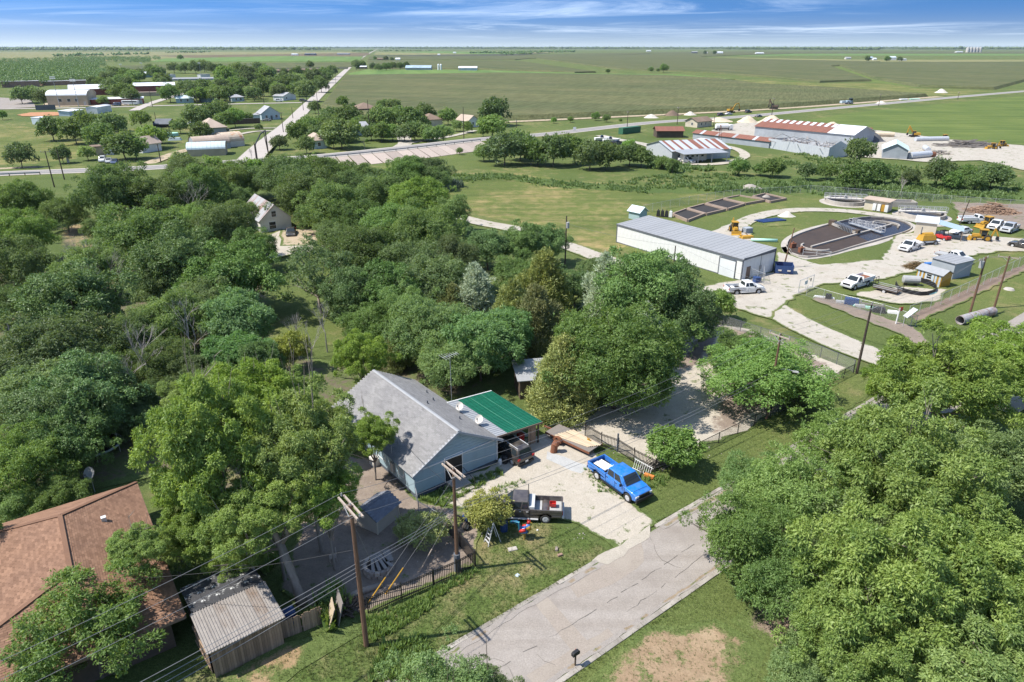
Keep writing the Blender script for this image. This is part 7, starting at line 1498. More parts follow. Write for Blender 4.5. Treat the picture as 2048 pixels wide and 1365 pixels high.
part('trusses', tm, DEAD, t); part('rubble', MB().box((L / 2, D / 2, 1.0), (L - 1, D - 1, 2.0), top=(.9, .7)), M['rubble'], t)
bld('shed', 'small pale blue roofed metal shed in the depot yard', (1763, 317), (1813, 320), 13, 3.0, 'gy', 1.9, 'greywall', 'tealroof', .4, cat='shed', pan=1.1, ribs=1)
for u, v, w_, h_, mt, lab in ((1437, 243, 60, 1.8, 'sandpile', 'tan gravel pile beside the tan house'), (1495, 245, 46, 3.0, 'sandpile', 'tall tan gravel pile left of the long warehouse'), (1542, 246, 60, 3.4, 'sandpile', 'wide tan gravel pile behind the red roof'), (1622, 255, 40, 2.2, 'limepile', 'pale pile right of the red roof ridge'), (1655, 261, 70, 2.6, 'darkpile', 'dark grey gravel pile behind the white roof'), (1663, 256, 44, 2.6, 'sandpile', 'tan pile beside the dark gravel pile'), (1742, 283, 60, 3.6, 'darkpile', 'dark gravel pile at the end of the long warehouse'), (1302, 236, 30, 1.8, 'limepile', 'white spoil heap left of the brown heap along the highway'), (1344, 231.5, 34, 2.6, 'soil', 'brown earth heap along the highway'), (1380, 230.5, 26, 1.8, 'limepile', 'white spoil heap right of the brown heap along the highway'), (1762, 208, 26, 1.6, 'limepile', 'white spoil heap beside the highway ditch'), (1882, 186, 26, 3.0, 'limepile', 'lone white gravel pile at the corn field corner'), (1500, 378, 60, 1.2, 'rubble', 'low grey earth mound in the creek weeds')):
    heap(lab, u, v, w_, h_, mt, seed=u)
for u, v, lab, mt in ((1708, 268, 'rusty steel tank lying in the depot, left one', 'rust'), (1725, 271, 'rusty steel tank lying in the depot, right one', 'rust')): single('steel_tank', MB().tube([(-3.2, 0, 1.6), (3.2, 0, 1.6)], 1.6, 14), M[mt], lab, 'tank', G3(u, v), R(-14))
single('steel_tank', MB().tube([(-6.5, 0, 1.0), (6.5, 0, 1.0)], 1.0, 12), M['sandpile'], 'long tan pipe section lying behind the long warehouse', 'pipe', G3(1753, 274), R(-14))
cp = M['galv']
for u, v, a, l, r, lab in ((1838, 317, 25, 5, 1.1, 'large grey corrugated culvert beside the blue roofed shed'), (1852, 303, 70, 3.5, .9, 'grey culvert leaning behind the blue roofed shed'), (1862, 283, 8, 7, .9, 'bundle of grey pipes left of the tractor')): single('corrugated_culvert', MB().tube([(-l, 0, r), (l, 0, r)], r, 14), cp, lab, 'culvert', G3(u, v), R(a))
sticks('pipe_stack', 'wide heap of grey pipes and beams in the depot', 'pipe heap', 1935, 293, 95, 120, 10, .18, 'greyboard', 21, 2.6, ang=R(10)); sticks('scrap_heap', 'grey scrap heap beside the corrugated culvert', 'scrap heap', 1876, 309, 38, 60, 4, .2, 'rubble', 22, 1.6); single('steel_tank', MB().tube([(-1.2, 0, .9), (1.2, 0, .9)], .9, 12), M['rust'], 'rusty drum tank by the corrugated culvert', 'tank', G3(1862, 315), .4)
excavator('yellow excavator digging beside the highway', G(1462, 226), R(20)); excavator('dark excavator with raised boom beside the highway', G(1547, 219), R(150), 'darkwood', s=1.15, reach=.5); excavator('yellow black excavator parked beside the depot pipes', G(1828, 275), R(170), s=.9, reach=.6)
backhoe('dark red tractor machine in the depot yard', G(1888, 281), R(180), boom=False); backhoe('yellow grader machine at the right of the pipe heap', G(1984, 299), R(170)); backhoe('yellow loader at the far right of the depot yard', G(2003, 294), R(10), boom=False)
tt = thing('tank_truck', 'white tank truck parked beside the tan house', 'truck', G3(1446, 262), R(5)); part('tank', MB().tube([(-3.5, 0, 2), (2, 0, 2)], 1.1, 14), M['white'], tt); part('cab', MB().box((3.3, 0, 1.6), (1.8, 2.2, 2.2), top=(.8, .9)), M['white'], tt, bevel=.1); part('chassis', MB().box((0, 0, .8), (8.5, 1.6, .4)), M['black'], tt); wheels(tt, (3.2, -1.5, -2.6), 1.2, .5, .3, 'steel')
for a, b, pt, kd, lab in (((1434, 233), (1449, 232), 'black', 'suv', 'dark car on the highway near the yellow excavator'), ((1450, 231), (1464, 230), 'white', 'sedan', 'white car on the highway beside the yellow excavator'), ((1508, 236), (1526, 234), 'grey', 'sedan', 'dark green car driving on the highway below the excavators'), ((1490, 227), (1503, 226), 'black', 'suv', 'dark car on the road shoulder between the excavators')):
    p, h, L = hdg(a, b); car(lab, p, h, pt, kd, 4.7)
tq = thing('tractor', 'pale blue tractor with trailer on the road shoulder', 'tractor', G3(1697, 209), R(15)); part('body', MB().box((0, 0, 1.6), (5, 2.2, 1.6), top=(.8, .8)), M['blueroof'], tq, bevel=.1); part('cab', MB().box((1.2, 0, 2.9), (1.8, 1.8, 1.5)), M['glass'], tq); part('trailer_body', MB().box((-4.5, 0, 1.5), (3.2, 2.2, 1.4)), M['paleblue'], tq); wheels(tq, (1.6, -1.2), 1.2, .9, .5, 'steel')
single('green_pipes', MB().tube([(-4, 0, .4), (4, 0, .4)], .4, 8).tube([(-4, 1, .4), (4, 1, .4)], .4, 8), M['aqua'], 'mint green pipes beside the highway', 'pipes', G3(1830, 200), R(15)); single('white_pipes', MB().tube([(-3, 0, .5), (3, 0, .5)], .5, 8).tube([(-3, 1.2, .5), (3, 1.2, .5)], .5, 8), M['white'], 'white pipes beside the highway left of the green ones', 'pipes', G3(1808, 201), R(15))
sc2 = thing('shipping_container', 'dark green shipping container beside the highway', 'container', G3(1259, 267), place((1239, 269), (1280, 264))[1]); part('box', MB().box((0, 0, 1.35), (12, 2.5, 2.6)), M['green'], sc2, bevel=.05); me = MB().box((0, 0, 1.35), (.25, 2.58, 2.3)).mesh('rib', M['green'])
for i in range(16): link('rib', me, sc2, (-5.6 + i * .75, 0, 0))
for i, (u, v, a, lab) in enumerate(((1205, 284, 10, 'white boat on a trailer, left one behind the bushes'), (1222, 287, 5, 'white boat on a trailer, right one behind the bushes'))):
    b = thing('boat', lab, 'boat', G3(u, v), R(a)); part('hull', MB()._add([(-3.2, -1.1, 1.6), (2.2, -1.1, 1.7), (3.8, 0, 1.9), (2.2, 1.1, 1.7), (-3.2, 1.1, 1.6), (-3.2, -.6, .7), (2.0, -.5, .7), (2.9, 0, .9), (2.0, .5, .7), (-3.2, .6, .7)], [(0, 1, 2, 3, 4), (9, 8, 7, 6, 5), (0, 5, 6, 1), (1, 6, 7, 2), (2, 7, 8, 3), (3, 8, 9, 4), (4, 9, 5, 0)]), M['white'], b); part('console', MB().box((-.3, 0, 2.1), (1.2, 1.2, .8), top=(.6, .8)), M['glass'], b); part('boat_trailer', MB().box((0, 0, .5), (6, 1.6, .12)), M['iron'], b); wheels(b, (-.8,), 1.0, .3, .2, 'steel')
p, h, L = hdg((1222, 292), (1240, 290)); pickup('black pickup parked beside the white boats', p, h, 'black', 'crew'); p, h, L = hdg((1362, 324), (1384, 328)); pickup('white pickup parked at the grey lean to', p, h, 'white', 'crew'); p, h, L = hdg((1350, 318), (1365, 322)); pickup('dark blue pickup half hidden behind the white pickup', p, h, 'navy', 'crew')
single('green_tank', MB().box((0, 0, .8), (2.6, 1.6, 1.6), top=(.9, .9)), M['aqua'], 'mint green tank beside the track at the depot shed', 'tank', G3(1414, 316), .2, bevel=.1)
tw = thing('lattice_mast', 'thin steel lattice mast beside the long shed', 'mast', G3(1437, 298)); m = MB()
for i in range(3):
    a = 2 * math.pi * i / 3; m.bar((math.cos(a) * 1.0, math.sin(a) * 1.0, 0), (math.cos(a) * .15, math.sin(a) * .15, 8), .09)
part('mast_frame', m, M['rust'], tw); part('vane', MB().box((0, .6, 8), (.05, 1.2, .5)), M['rust'], tw)
# highway poles (twin lamps), guard rails
for k, (u, v, tv, lab) in enumerate(((1254, 259, 222, 'slim pole with crossarm behind the green container'), (1354, 250, 214, 'slim pole with crossarm beside the rusted dark shed'), (1543, 234, 196, 'slim pole with crossarm beside the highway at the cars'), (1757, 213, 188, 'slim pole with crossarm beside the highway at the hay field'), (1915, 200, 184, 'slim pole with crossarm at the road junction'), (1427, 254, 232, 'plain slim pole beside the tan house'), (1033, 288, 240, 'slim pole with crossarm beside the grey bush'), (928, 285, 215, 'plain dark pole in the roadside grass'), (740, 268, 200, 'slim dark pole behind the pale house'))):
    upole('hw%d' % k, lab, (u, v), tv, ((-.3, 2.2, R(105), 2, False),) if 'crossarm' in lab else (), 'darkpole', r=.17)
def guard(label, i0, i1, off):
    C = [c for c in HC if i0 < c.x < i1]; t = thing('guard_rail', label, 'guard rail', C[0]); o = C[0]; m = MB(); pr = []
    for i, c in enumerate(C):
        d = (C[min(i + 1, len(C) - 1)] - C[max(0, i - 1)]); d.z = 0; d.normalize(); pr.append(c + Vector((-d.y, d.x, 0)) * off - o)
    for a, b in zip(pr, pr[1:]): m.bar(a + Vector((0, 0, .62)), b + Vector((0, 0, .62)), .09, .34)
    part('rail', m, M['greypanel'], t); me = MB().box((0, 0, .3), (.16, .16, .95)).mesh('post', M['darkwood'])
    for p in pr: link('post', me, t, p)
guard('long steel guard rail above the concrete slope paving', G(640, 313, 2)[0], G(955, 281, 2)[0], -4.9); guard('short steel guard rail at the left picture edge', G(-160, 355, .3)[0], G(104, 345, .6)[0], -4.9); guard('steel guard rail on the far side of the highway at left', G(-120, 340, .3)[0], G(35, 338, .6)[0], 4.9)
# ================================================================== the town
bld('gym_hall', 'tan school hall with white barrel roof', (97, 213), (177, 212), 16, 6.2, 'arch', 3.0, 'tan', 'whiteroof', .3, cat='hall', wins=(('f', 7.5, 2.6, 1.8, 1.6), ('f', 12.5, 2.6, 1.8, 1.6), ('f', 17, 2.6, 1.8, 1.6)), doors=(('f', 21.5, 0, 1.2, 2.4),))
bld('school_building', 'red low school building with pale roof behind the leafy tree', (183, 211), (288, 208), 8, 3.4, 'shed', .6, 'red', 'whiteroof', .4, cat='school', doors=(('f', 8, 0, 3, 2.6), ('f', 28, 0, 2.5, 2.6)))
bld('gym_hall', 'red gymnasium with white gable roof behind the barrel hall', (140, 192), (216, 190), 16, 4.6, 'gx', 2.8, 'red', 'whiteroof', .4, cat='gymnasium'); bld('school_building', 'large red brick school hall with broad white roof', (270, 189), (352, 187), 28, 6, 'gx', 1.8, 'red', 'whiteroof', .5, cat='school')
bld('school_wing', 'tan wing in front of the red school hall', (275, 193), (330, 192), 5, 2.6, 'flat', 0, 'tan', 'tanroof', .1, cat='school'); bld('school_building', 'long brown school block with grey roof far left', (5, 176), (80, 174), 14, 5, 'flat', 0, 'brick', 'greyroof', .3, cat='school'); bld('school_building', 'long brown school block with grey roof behind the gymnasium', (86, 172), (208, 168), 12, 3.6, 'flat', 0, 'brick', 'greyroof', .3, cat='school')
bld('dugout', 'low white roofed dugout beside the red infield', (140, 233), (168, 229), 6, 2.4, 'shed', .4, 'paleblue', 'whiteroof', .3, cat='dugout'); bld('shed', 'grey white storage shed right of the dugout', (196, 228), (224, 223), 6, 3.2, 'arch', .5, 'white', 'whiteroof', .1, cat='shed'); bld('shed', 'small white shed left of the round bush group', (65, 249), (82, 250), 5, 3.0, 'flat', 0, 'paleblue', 'whiteroof', .1, cat='shed')
bld('field_wall', 'dark outfield windscreen behind the red infield', (72, 221), (112, 220), .3, 2.6, 'flat', 0, 'darkgrey', 'darkgrey', .02, cat='screen')
bld('house', 'mint green house with white roof beside the side street', (353, 207), (388, 206), 9, 3, 'gx', 1.6, 'teal', 'tealroof', .5, wins=(('f', 3, 1, 1, 1.4), ('f', 7, 1, 1, 1.4))); bld('house', 'teal bungalow, second house on the side street', (416, 205), (440, 203), 8, 2.8, 'hip', 1.6, 'teal', 'tanroof', .5, wins=(('f', 3, 1, 1, 1.2),)); bld('house', 'blue grey bungalow, third house on the side street', (464, 204), (489, 203), 8, 2.8, 'hip', 1.8, 'paleblue', 'greyroof', .5, wins=(('f', 3, 1, 1, 1.2), ('f', 6, 1, 1, 1.2)))
bld('house', 'white gabled cottage by the north road', (567, 202), (592, 199), 8, 3, 'gy', 2, 'white', 'greyroof', .4, wins=(('f', 4, 1, 1.2, 1.2),)); bld('long_building', 'long low building with white roof behind the bungalows', (415, 184), (487, 182), 10, 2.6, 'flat', 0, 'cream', 'whiteroof', .3, cat='building')
bld('press_box', 'two storey press box above the running track', (402, 158), (421, 157), 5, 4.6, 'flat', 0, 'white', 'greyroof', .2, cat='press box'); bld('press_box', 'small press box left of the larger one at the track', (338, 158), (352, 157), 5, 4.4, 'flat', 0, 'white', 'greyroof', .2, cat='press box'); bld('grandstand', 'grey metal grandstand along the running track', (335, 162), (450, 160), 6, 1.6, 'shed', 1.2, 'greywall', 'slate', .1, cat='grandstand')
bld('house', 'white house with pale roof left of the sports ground', (285, 156), (315, 154), 14, 4, 'gx', 2, 'teal', 'whiteroof', .4); bld('house', 'grey roofed house behind the white one at the sports ground', (312, 152), (333, 151), 12, 4, 'gx', 2, 'greywall', 'greyroof', .4); bld('house', 'red roofed house among the trees by the sports ground', (238, 158), (262, 156), 12, 3.4, 'hip', 2.2, 'paleblue', 'red', .4)
bld('house', 'house with grey brown roof among the town trees', (549, 162), (578, 161), 12, 3.2, 'gx', 2.2, 'white', 'greyroof', .5, wins=(('f', 5, 1, 1.2, 1.2), ('f', 10, 1, 1.2, 1.2))); bld('long_building', 'very long brown roofed building behind the town trees', (548, 146), (640, 143), 16, 2.6, 'gx', 1.6, 'brick', 'brown', .5, cat='building'); bld('shed', 'blue shed with white roof at the field edge', (453, 149), (469, 149), 9, 3.4, 'gx', 1.2, 'blueroof', 'whiteroof', .3, cat='shed'); bld('shed', 'small pale house right of the blue shed', (495, 161), (508, 160), 8, 3, 'gx', 1.6, 'paleblue', 'greyroof', .3, cat='house'); bld('shed', 'white roofed cabin in the middle of the town trees', (508, 149), (521, 148), 8, 3, 'gx', 1.2, 'white', 'whiteroof', .3, cat='cabin')
bld('house', 'white gabled house with grey roof beside the north road', (524, 241), (561, 239), 9, 3.2, 'gy', 3.2, 'paleblue', 'greyroof', .4, wins=(('f', 2.5, 1, 1.1, 1.2), ('f', 7.5, 1, 1.1, 1.2)), doors=(('f', 5, 0, 1.1, 2.1, M['darkgrey']),)); bld('garage', 'low side wing left of the white gabled house', (506, 240), (523, 240), 7, 2.4, 'shed', .5, 'paleblue', 'greyroof', .3, cat='garage')
bld('house', 'house with tan hip roof and dark porch behind the barrel sheds', (407, 272), (454, 269), 12, 3, 'hip', 3.4, 'greywall', 'tanroof', .7, wins=(('f', 3, 1, 1.2, 1.2), ('f', 10, 1, 1.2, 1.2)))
bld('barrel_shed', 'white metal shed with rounded teal edged roof', (376, 314), (452, 311), 8, 2.2, 'arch', 2.0, 'tan', 'tealroof', .2, cat='shed', rib=1.2); bld('barrel_shed', 'tan barrel shed behind the white rounded shed', (391, 303), (462, 297), 7, 2.0, 'arch', 2.6, 'greywall', 'tanroof', .2, cat='shed', rib=1.2); bld('barrel_shed', 'rusty cream barrel shed at the back of the row', (452, 296), (490, 292), 8, 2.0, 'arch', 3.0, 'offwhite', surf('rusty_cream', (.58, .48, .36), (.50, .40, .30), 2, .8, spots=(.5, .52, .64, (.40, .17, .07))), .2, cat='shed', rib=1.2)
bld('house', 'pale blue house with tan roof right of the north road', (626, 299), (654, 297), 9, 3, 'hip', 2.2, 'paleblue', 'tanroof', .5, wins=(('f', 2.5, 1, 1.1, 1.2),)); bld('house', 'brick house with brown roof at the corn field edge', (716, 230), (757, 228), 12, 3, 'hip', 2.8, 'brick', 'brown', .6); bld('house', 'pale house with grey roof among the roadside trees', (697, 273), (740, 270), 10, 3, 'gx', 2, 'paleblue', 'greyroof', .5); bld('house', 'house with brown patched roof behind the roadside trees', (852, 254), (885, 252), 10, 3, 'hip', 2.4, 'cream', 'brown', .5); bld('house', 'white gabled cottage with rusty roof by the bushy tree', (936, 256), (958, 254), 9, 3, 'gy', 2.2, 'white', 'tanroof', .4, wins=(('f', 3, 1, 1, 1.2),))
bld('trailer_home', 'long trailer home half hidden by the round bushes', (190, 312), (226, 309), 5, 2.8, 'flat', 0, 'tan', 'brown', .2, cat='trailer home'); bld('house', 'white gabled house behind the leafy tree by the dirt drive', (262, 305), (286, 307), 8, 3, 'gy', 2.2, 'white', 'tanroof', .4, wins=(('f', 4, 1, 1.2, 1.2),)); bld('canopy', 'small white canopy beside the trailer home', (212, 311), (228, 310), 3.5, 2.4, 'flat', 0, 'white', 'whiteroof', .2, cat='canopy')
_a = Vector(G(523, 466)); _d = (Vector(G(501, 386, 5)) - Vector(G(552, 416, 5))).normalized(); _q = _a + Vector((_d.y, -_d.x)) * 6.2
OLD_A = (523, 466); OLD_B = (px_u(_q), px_v(_q))
bld('house', 'grey brown roofed house among the forest trees', (246, 443), (335, 446), 9, 2.6, 'gx', 2.0, 'cream', 'brown', .5); bld('house', 'old white gabled house with rust streaked metal roof', OLD_A, OLD_B, 13, 2.5, 'gy', 2.8, 'offwhite', 'galvrust', .35, wins=(('f', 2.4, .5, 1.3, 1.4), ('f', 2.9, 2.9, .9, 1.1)), pan=1.0, ribs=1)
bld('shed', 'tall narrow grey tin shed among the trees', (716, 402), (735, 403), 4, 3.6, 'shed', .8, 'galv', 'tealroof', .3, cat='shed'); bld('shed', 'dark open shed with flat brown roof among the trees', (652, 404), (684, 401), 5, 2.6, 'flat', 0, 'darkwood', 'brown', .5, cat='shed')
p, h, L = hdg((583, 465), (582, 476)); car('black car parked beside the old white house', p, h, 'black', 'sedan', 4.7)
for a, b, pt, kd, lab in (((208, 322), (204, 325), 'white', 'suv', 'white car parked by the trailer home, leftmost of three'), ((220, 324), (217, 327), 'silver', 'sedan', 'silver car parked by the trailer home, middle of three'), ((232, 326), (228, 329), 'navy', 'sedan', 'dark car parked by the trailer home, rightmost of three'), ((538, 243), (528, 243), 'grey', 'sedan', 'grey car parked before the white gabled house'), ((555, 204), (562, 204), 'white', 'van', 'white van by the north road cottage'), ((600, 203), (612, 203), 'black', 'suv', 'dark car by the north road junction'), ((385, 250), (378, 251), 'white', 'suv', 'white car under the trees behind the tan hip roof')):
    p, h, L = hdg(a, b); car(lab, p, h, pt, kd, 4.8)
bs_ = thing('school_bus', 'white bus parked before the red school building', 'bus', G3(262, 211), R(3)); part('body', MB().box((0, 0, 1.8), (10, 2.4, 2.4)), M['white'], bs_, bevel=.15); part('window_band', MB().box((0, 0, 2.3), (8.6, 2.44, .6)), M['glass'], bs_); wheels(bs_, (3.2, -3), 1.2, .48, .3, 'steel'); p, h, L = hdg((238, 212), (230, 212)); car('dark blue van parked left of the white bus', p, h, 'navy', 'van', 5.2)
for k, (u, v, tv, lab, md) in enumerate(((120, 216, 155, 'tall floodlight mast left before the school hall', 1), (158, 215, 160, 'tall floodlight mast right before the school hall', 1), (245, 150, 129, 'floodlight mast left at the sports ground', 1), (286, 148, 126, 'floodlight mast second at the sports ground', 1), (402, 150, 126, 'floodlight mast third at the sports ground', 1), (429, 148, 128, 'floodlight mast right at the sports ground', 1),
    (109, 375, 302, 'dark utility pole in the green verge, left of the pair', 0), (129, 360, 295, 'dark utility pole in the green verge, right of the pair', 0), (322, 326, 288, 'dark pole by the sandy drive', 0), (514, 328, 285, 'dark pole at the road corner beside the slanting frame', 0), (539, 318, 262, 'dark leaning pole right of the road corner', 0), (94, 488, 440, 'utility pole with transformer in the dry clearing', 2), (567, 266, 225, 'tall dark pole beside the white gabled house', 0), (586, 238, 215, 'dark pole beside the north road, first from below', 0), (607, 222, 203, 'dark pole beside the north road, second from below', 0), (638, 235, 185, 'tall thin pole at the corn field edge', 0), (652, 182, 150, 'thin pole on the left of the north road', 0), (658, 186, 160, 'thin pole on the right of the north road', 0), (672, 168, 148, 'thin pole farther up the north road', 0), (314, 252, 225, 'thin pole beside the lone leafy tree', 0), (528, 208, 188, 'thin pole before the bungalow row', 0), (305, 214, 180, 'dark pole by the tan school wing', 0), (266, 213, 188, 'dark pole before the white bus', 0), (395, 212, 170, 'tall thin pole before the mint green house', 0))):
    if md == 1:
        x, y = G(u, v); h_ = HT(u, v, tv); t = thing('floodlight_mast', lab, 'floodlight', (x, y, 0)); part('mast', MB().tube([(0, 0, 0), (0, 0, h_)], [.22, .12], 8), M['greypaint'], t); part('lamp_bank', MB().box((0, -.2, h_ + .2), (3.4, .4, .5)).box((0, -.2, h_ - .7), (3.4, .4, .5)), M['white'], t)
    else: upole('tn%d' % k, lab, (u, v), tv, ((-.3, 2.2, R(20), 2, False),) if k % 2 == 0 else (), 'darkpole', r=.17, lean=(-.8, 0) if 'leaning' in lab else (0, 0), transformer=(HT(u, v, tv) * .75, R(220)) if md == 2 else None)
fr = thing('pipe_gantry', 'black slanting pipe gantry at the road corner', 'gantry', G3(516, 322), 0); q1 = Vector(G(516, 322)) ; m = MB(); pts = [(516, 330, 290), (528, 318, 268), (537, 310, 262)]
w3 = [Vector((*G(u, v), HT(u, v, tv))) - Vector((*q1, 0)) for u, v, tv in pts]
part('pipe_frame', MB().tube(w3, .22, 6).tube([(w3[0].x, w3[0].y, 0), w3[0]], .2, 6).tube([(w3[2].x, w3[2].y, 0), w3[2]], .2, 6), M['iron'], fr)
chainlink('dark board fence around the long back garden', [(455, 249), (520, 247)], 2.4, 3, mesh=False); bld('garden_wall', 'dark wooden garden fence left of the white gabled house', (453, 250), (521, 247), .2, 2.2, 'flat', 0, 'darkwood', 'darkwood', .02, cat='fence'); bld('garden_wall', 'dark wooden garden fence right of the lone leafy tree', (307, 255), (375, 252), .2, 2.4, 'flat', 0, 'darkwood', 'darkwood', .02, cat='fence'); bld('tarp_shed', 'black tarpaulin shelter at the end of the garden fence', (308, 256), (338, 256), 8, 1.6, 'gx', 2.0, 'black', 'darkgrey', .2, cat='shelter')
single('round_pool', MB().tube([(0, 0, 0), (0, 0, 1.2)], 2.6, 18), M['aqua'], 'round mint green tank lying in the town meadow', 'tank', G3(344, 272)); single('white_tank', MB().box((0, 0, .5), (5, 2, 1.0), top=(.8, .7)), M['paleblue'], 'pale boat hull beside the mint green tank', 'boat hull', G3(350, 281), .2); sg_ = thing('road_sign', 'square white road sign beside the highway', 'sign', G3(1149, 268)); part('post', MB().box((0, 0, 1), (.1, .1, 2)), M['steel'], sg_); part('sign_board', MB().box((0, -.08, 2.2), (1.3, .05, 1.1)), M['white'], sg_)
st2 = thing('water_stand', 'pale standpipe box with round plate by the small tree', 'standpipe', G3(137, 326)); part('post', MB().box((0, 0, 1.2), (.6, .4, 2.4)), M['offwhite'], st2); part('plate', MB().box((-.4, 0, 3.3), (1.3, .5, 1.2)), M['white'], st2)
# ================================================================== far farms
bld('barn', 'pale teal metal barn beyond the corn field', (917, 142), (954, 142), 14, 4.0, 'gx', 2.2, 'blueroof', 'whiteroof', .3, cat='barn', doors=(('f', 2, 0, 3, 4),)); bld('barn', 'wide grey gabled barn with annex beyond the corn', (811, 141), (862, 141), 18, 3.6, 'gx', 3.4, 'greywall', 'blueroof', .4, cat='barn')
for i, (u, lab) in enumerate(((877, 'white silo beyond the corn, left of the pair'), (882, 'white silo beyond the corn, right of the pair'))):
    t = thing('silo', lab, 'silo', G3(u, 141)); part('bin', MB().tube([(0, 0, 0), (0, 0, 8)], 1.5, 14), M['white'], t); part('cone_roof', MB().tube([(0, 0, 8), (0, 0, 9.4)], [1.6, .2], 14), M['whiteroof'], t)
for A, B, D, h, rh, wl, rf, lab in (((583, 111.5), (595, 111.5), 14, 5, 2, 'white', 'whiteroof', 'small white shed far beyond the town'), ((609, 111.5), (631, 111.5), 18, 6, 3, 'darkgrey', 'darkgrey', 'dark grey barn far beyond the town'), ((674, 110), (699, 110), 14, 5, 2, 'greywall', 'slate', 'grey barn far left of the north road'), ((712, 138), (733, 138), 8, 3, 1.5, 'darkwood', 'whiteroof', 'white roofed shed beside the north road grove'), ((754, 120.5), (767, 120.5), 12, 3, 2, 'brick', 'brown', 'farmhouse with brown roof in the far grove'), ((791, 121), (800, 121), 8, 3, 3, 'white', 'whiteroof', 'white cottage beside the far grove'), ((1293, 104), (1302, 104), 20, 7, 3, 'white', 'whiteroof', 'white farm shed on the far plain'), ((1384, 107.5), (1395, 107.5), 20, 7, 3, 'darkgrey', 'slate', 'dark barn of the far central farm'), ((1408, 108), (1415, 108), 14, 5, 3, 'white', 'whiteroof', 'white house of the far central farm'), ((1433, 108.5), (1446, 108.5), 20, 7, 4, 'white', 'whiteroof', 'white barn at the right of the far central farm'), ((1512, 109), (1528, 109), 20, 5, 3, 'white', 'whiteroof', 'white farm shed right on the far plain'), ((1736, 120), (1746, 120), 14, 5, 3, 'greywall', 'blueroof', 'grey barn of the far right farm'), ((1747, 121), (1753, 121), 10, 4, 2, 'white', 'whiteroof', 'small white house of the far right farm'), ((1780, 121), (1792, 121), 16, 7, 3, 'white', 'tealroof', 'big white barn of the far right farm'), ((1801, 122), (1813, 122), 14, 4, 1, 'white', 'whiteroof', 'low white shed of the far right farm'), ((1692, 119), (1702, 119), 12, 4, 2, 'offwhite', 'greyroof', 'small house left of the far right farm'), ((1913, 106), (1926, 106), 20, 6, 2, 'white', 'whiteroof', 'white hall left of the far silos'), ((875, 111.5), (880, 111.5), 10, 4, 2, 'white', 'whiteroof', 'white shed before the far hedge'), ((906, 107.5), (912, 107.5), 12, 5, 2, 'white', 'whiteroof', 'white house in the far hedge')):
    bld('farm_building', lab, A, B, D, h, 'gx', rh, wl, rf, .3, cat='farm building')
for i in range(5):
    t = thing('silo', 'pale grain silo on the far right skyline, %s of five' % ('leftmost', 'second', 'middle', 'fourth', 'rightmost')[i], 'silo', G3(1934 + i * 6.2, 105.6), 0, 'silos on the far right skyline'); part('bin', MB().tube([(0, 0, 0), (0, 0, 26)], 9, 14), M['offwhite'], t); part('cone_roof', MB().tube([(0, 0, 26), (0, 0, 32)], [9.3, 1], 14), M['greypaint'], t)
# distant woods: masses nobody could count
def woods(name, rows, n, seed, size=(7, 15)):
    rng = np.random.default_rng(seed); V = []; F = []; T = []; base = np.array([(0, 0, 1), (1, 0, 0), (0, 1, 0), (-1, 0, 0), (0, -1, 0), (0, 0, -.3)]); fs = np.array([(0, 1, 2), (0, 2, 3), (0, 3, 4), (0, 4, 1), (5, 2, 1), (5, 3, 2), (5, 4, 3), (5, 1, 4)])
    tot = sum(r[-1] for r in rows); k = 0
    for u0, v0, u1, v1, dv, wgt in rows:
        for _ in range(int(n * wgt / tot)):
            s = rng.random(); u = u0 + (u1 - u0) * s; v = v0 + (v1 - v0) * s + rng.uniform(-dv, dv); x, y = G(u, v); sz = rng.uniform(*size)
            for _ in range(3):
                R_ = sz * rng.uniform(.35, .6); c = np.array([x + rng.normal(0, sz * .4), y + rng.normal(0, sz * .4), sz * rng.uniform(.3, .62)])
                V.append(base * R_ * rng.uniform(.7, 1.25, (6, 3)) + c); F.append(fs + k * 6); T += [rng.random()] * 8; k += 1
    return link(name, np_mesh(name, np.concatenate(V), np.concatenate(F), LM['hack'], T), None, kind='stuff')
woods('distant_woods', [(-300, 97.2, 800, 97.6, .5, 6), (780, 98.2, 1250, 98.6, .6, 4), (1250, 98.8, 2350, 98.2, .6, 7), (-300, 99.5, 660, 101, .7, 5), (1450, 99.5, 1760, 101.2, .6, 3), (1800, 100, 2350, 99.6, .6, 3), (-300, 101.5, 300, 102.2, .5, 2)], 4200, 3, (17, 32))
woods('distant_woods', [(1030, 106.5, 1150, 104.5, 1.2, 4), (940, 107.5, 1040, 106.8, .6, 2), (705, 103.5, 745, 103.2, .7, 1), (110, 114, 300, 110, 1.0, 2), (330, 107, 420, 106, .6, 1), (760, 104, 870, 103, .5, 1), (1005, 111, 1080, 108.5, .4, .7)], 420, 4, (7, 13))
def leafwoods(name, rows, n, seed, size):
    rng = np.random.default_rng(seed); C = []; tot = sum(r[-1] for r in rows)
    for u0, v0, u1, v1, dv, w in rows:
        for _ in range(int(n * w / tot)): s = rng.random(); C.append((*G(u0 + (u1 - u0) * s, v0 + (v1 - v0) * s + rng.uniform(-dv, dv)), rng.uniform(*size)))
    C = np.array(C); idx = np.repeat(np.arange(len(C)), 70); k = len(idx); d = _unit(rng.normal(0, 1, (k, 3)) + [0, 0, .3]); sz = C[idx, 2]
    P = np.stack([C[idx, 0], C[idx, 1], sz * .62], 1) + d * (sz * rng.uniform(.25, .62, k))[:, None] * [1, 1, .7]; P[:, 2] = np.maximum(P[:, 2], .3); V, F, T = leaves(rng, P, d, 1, 1.5, .9, .2, .5, rng.random(k)); return link(name, np_mesh(name, V, F, LM['oak'], T), None, kind='stuff')
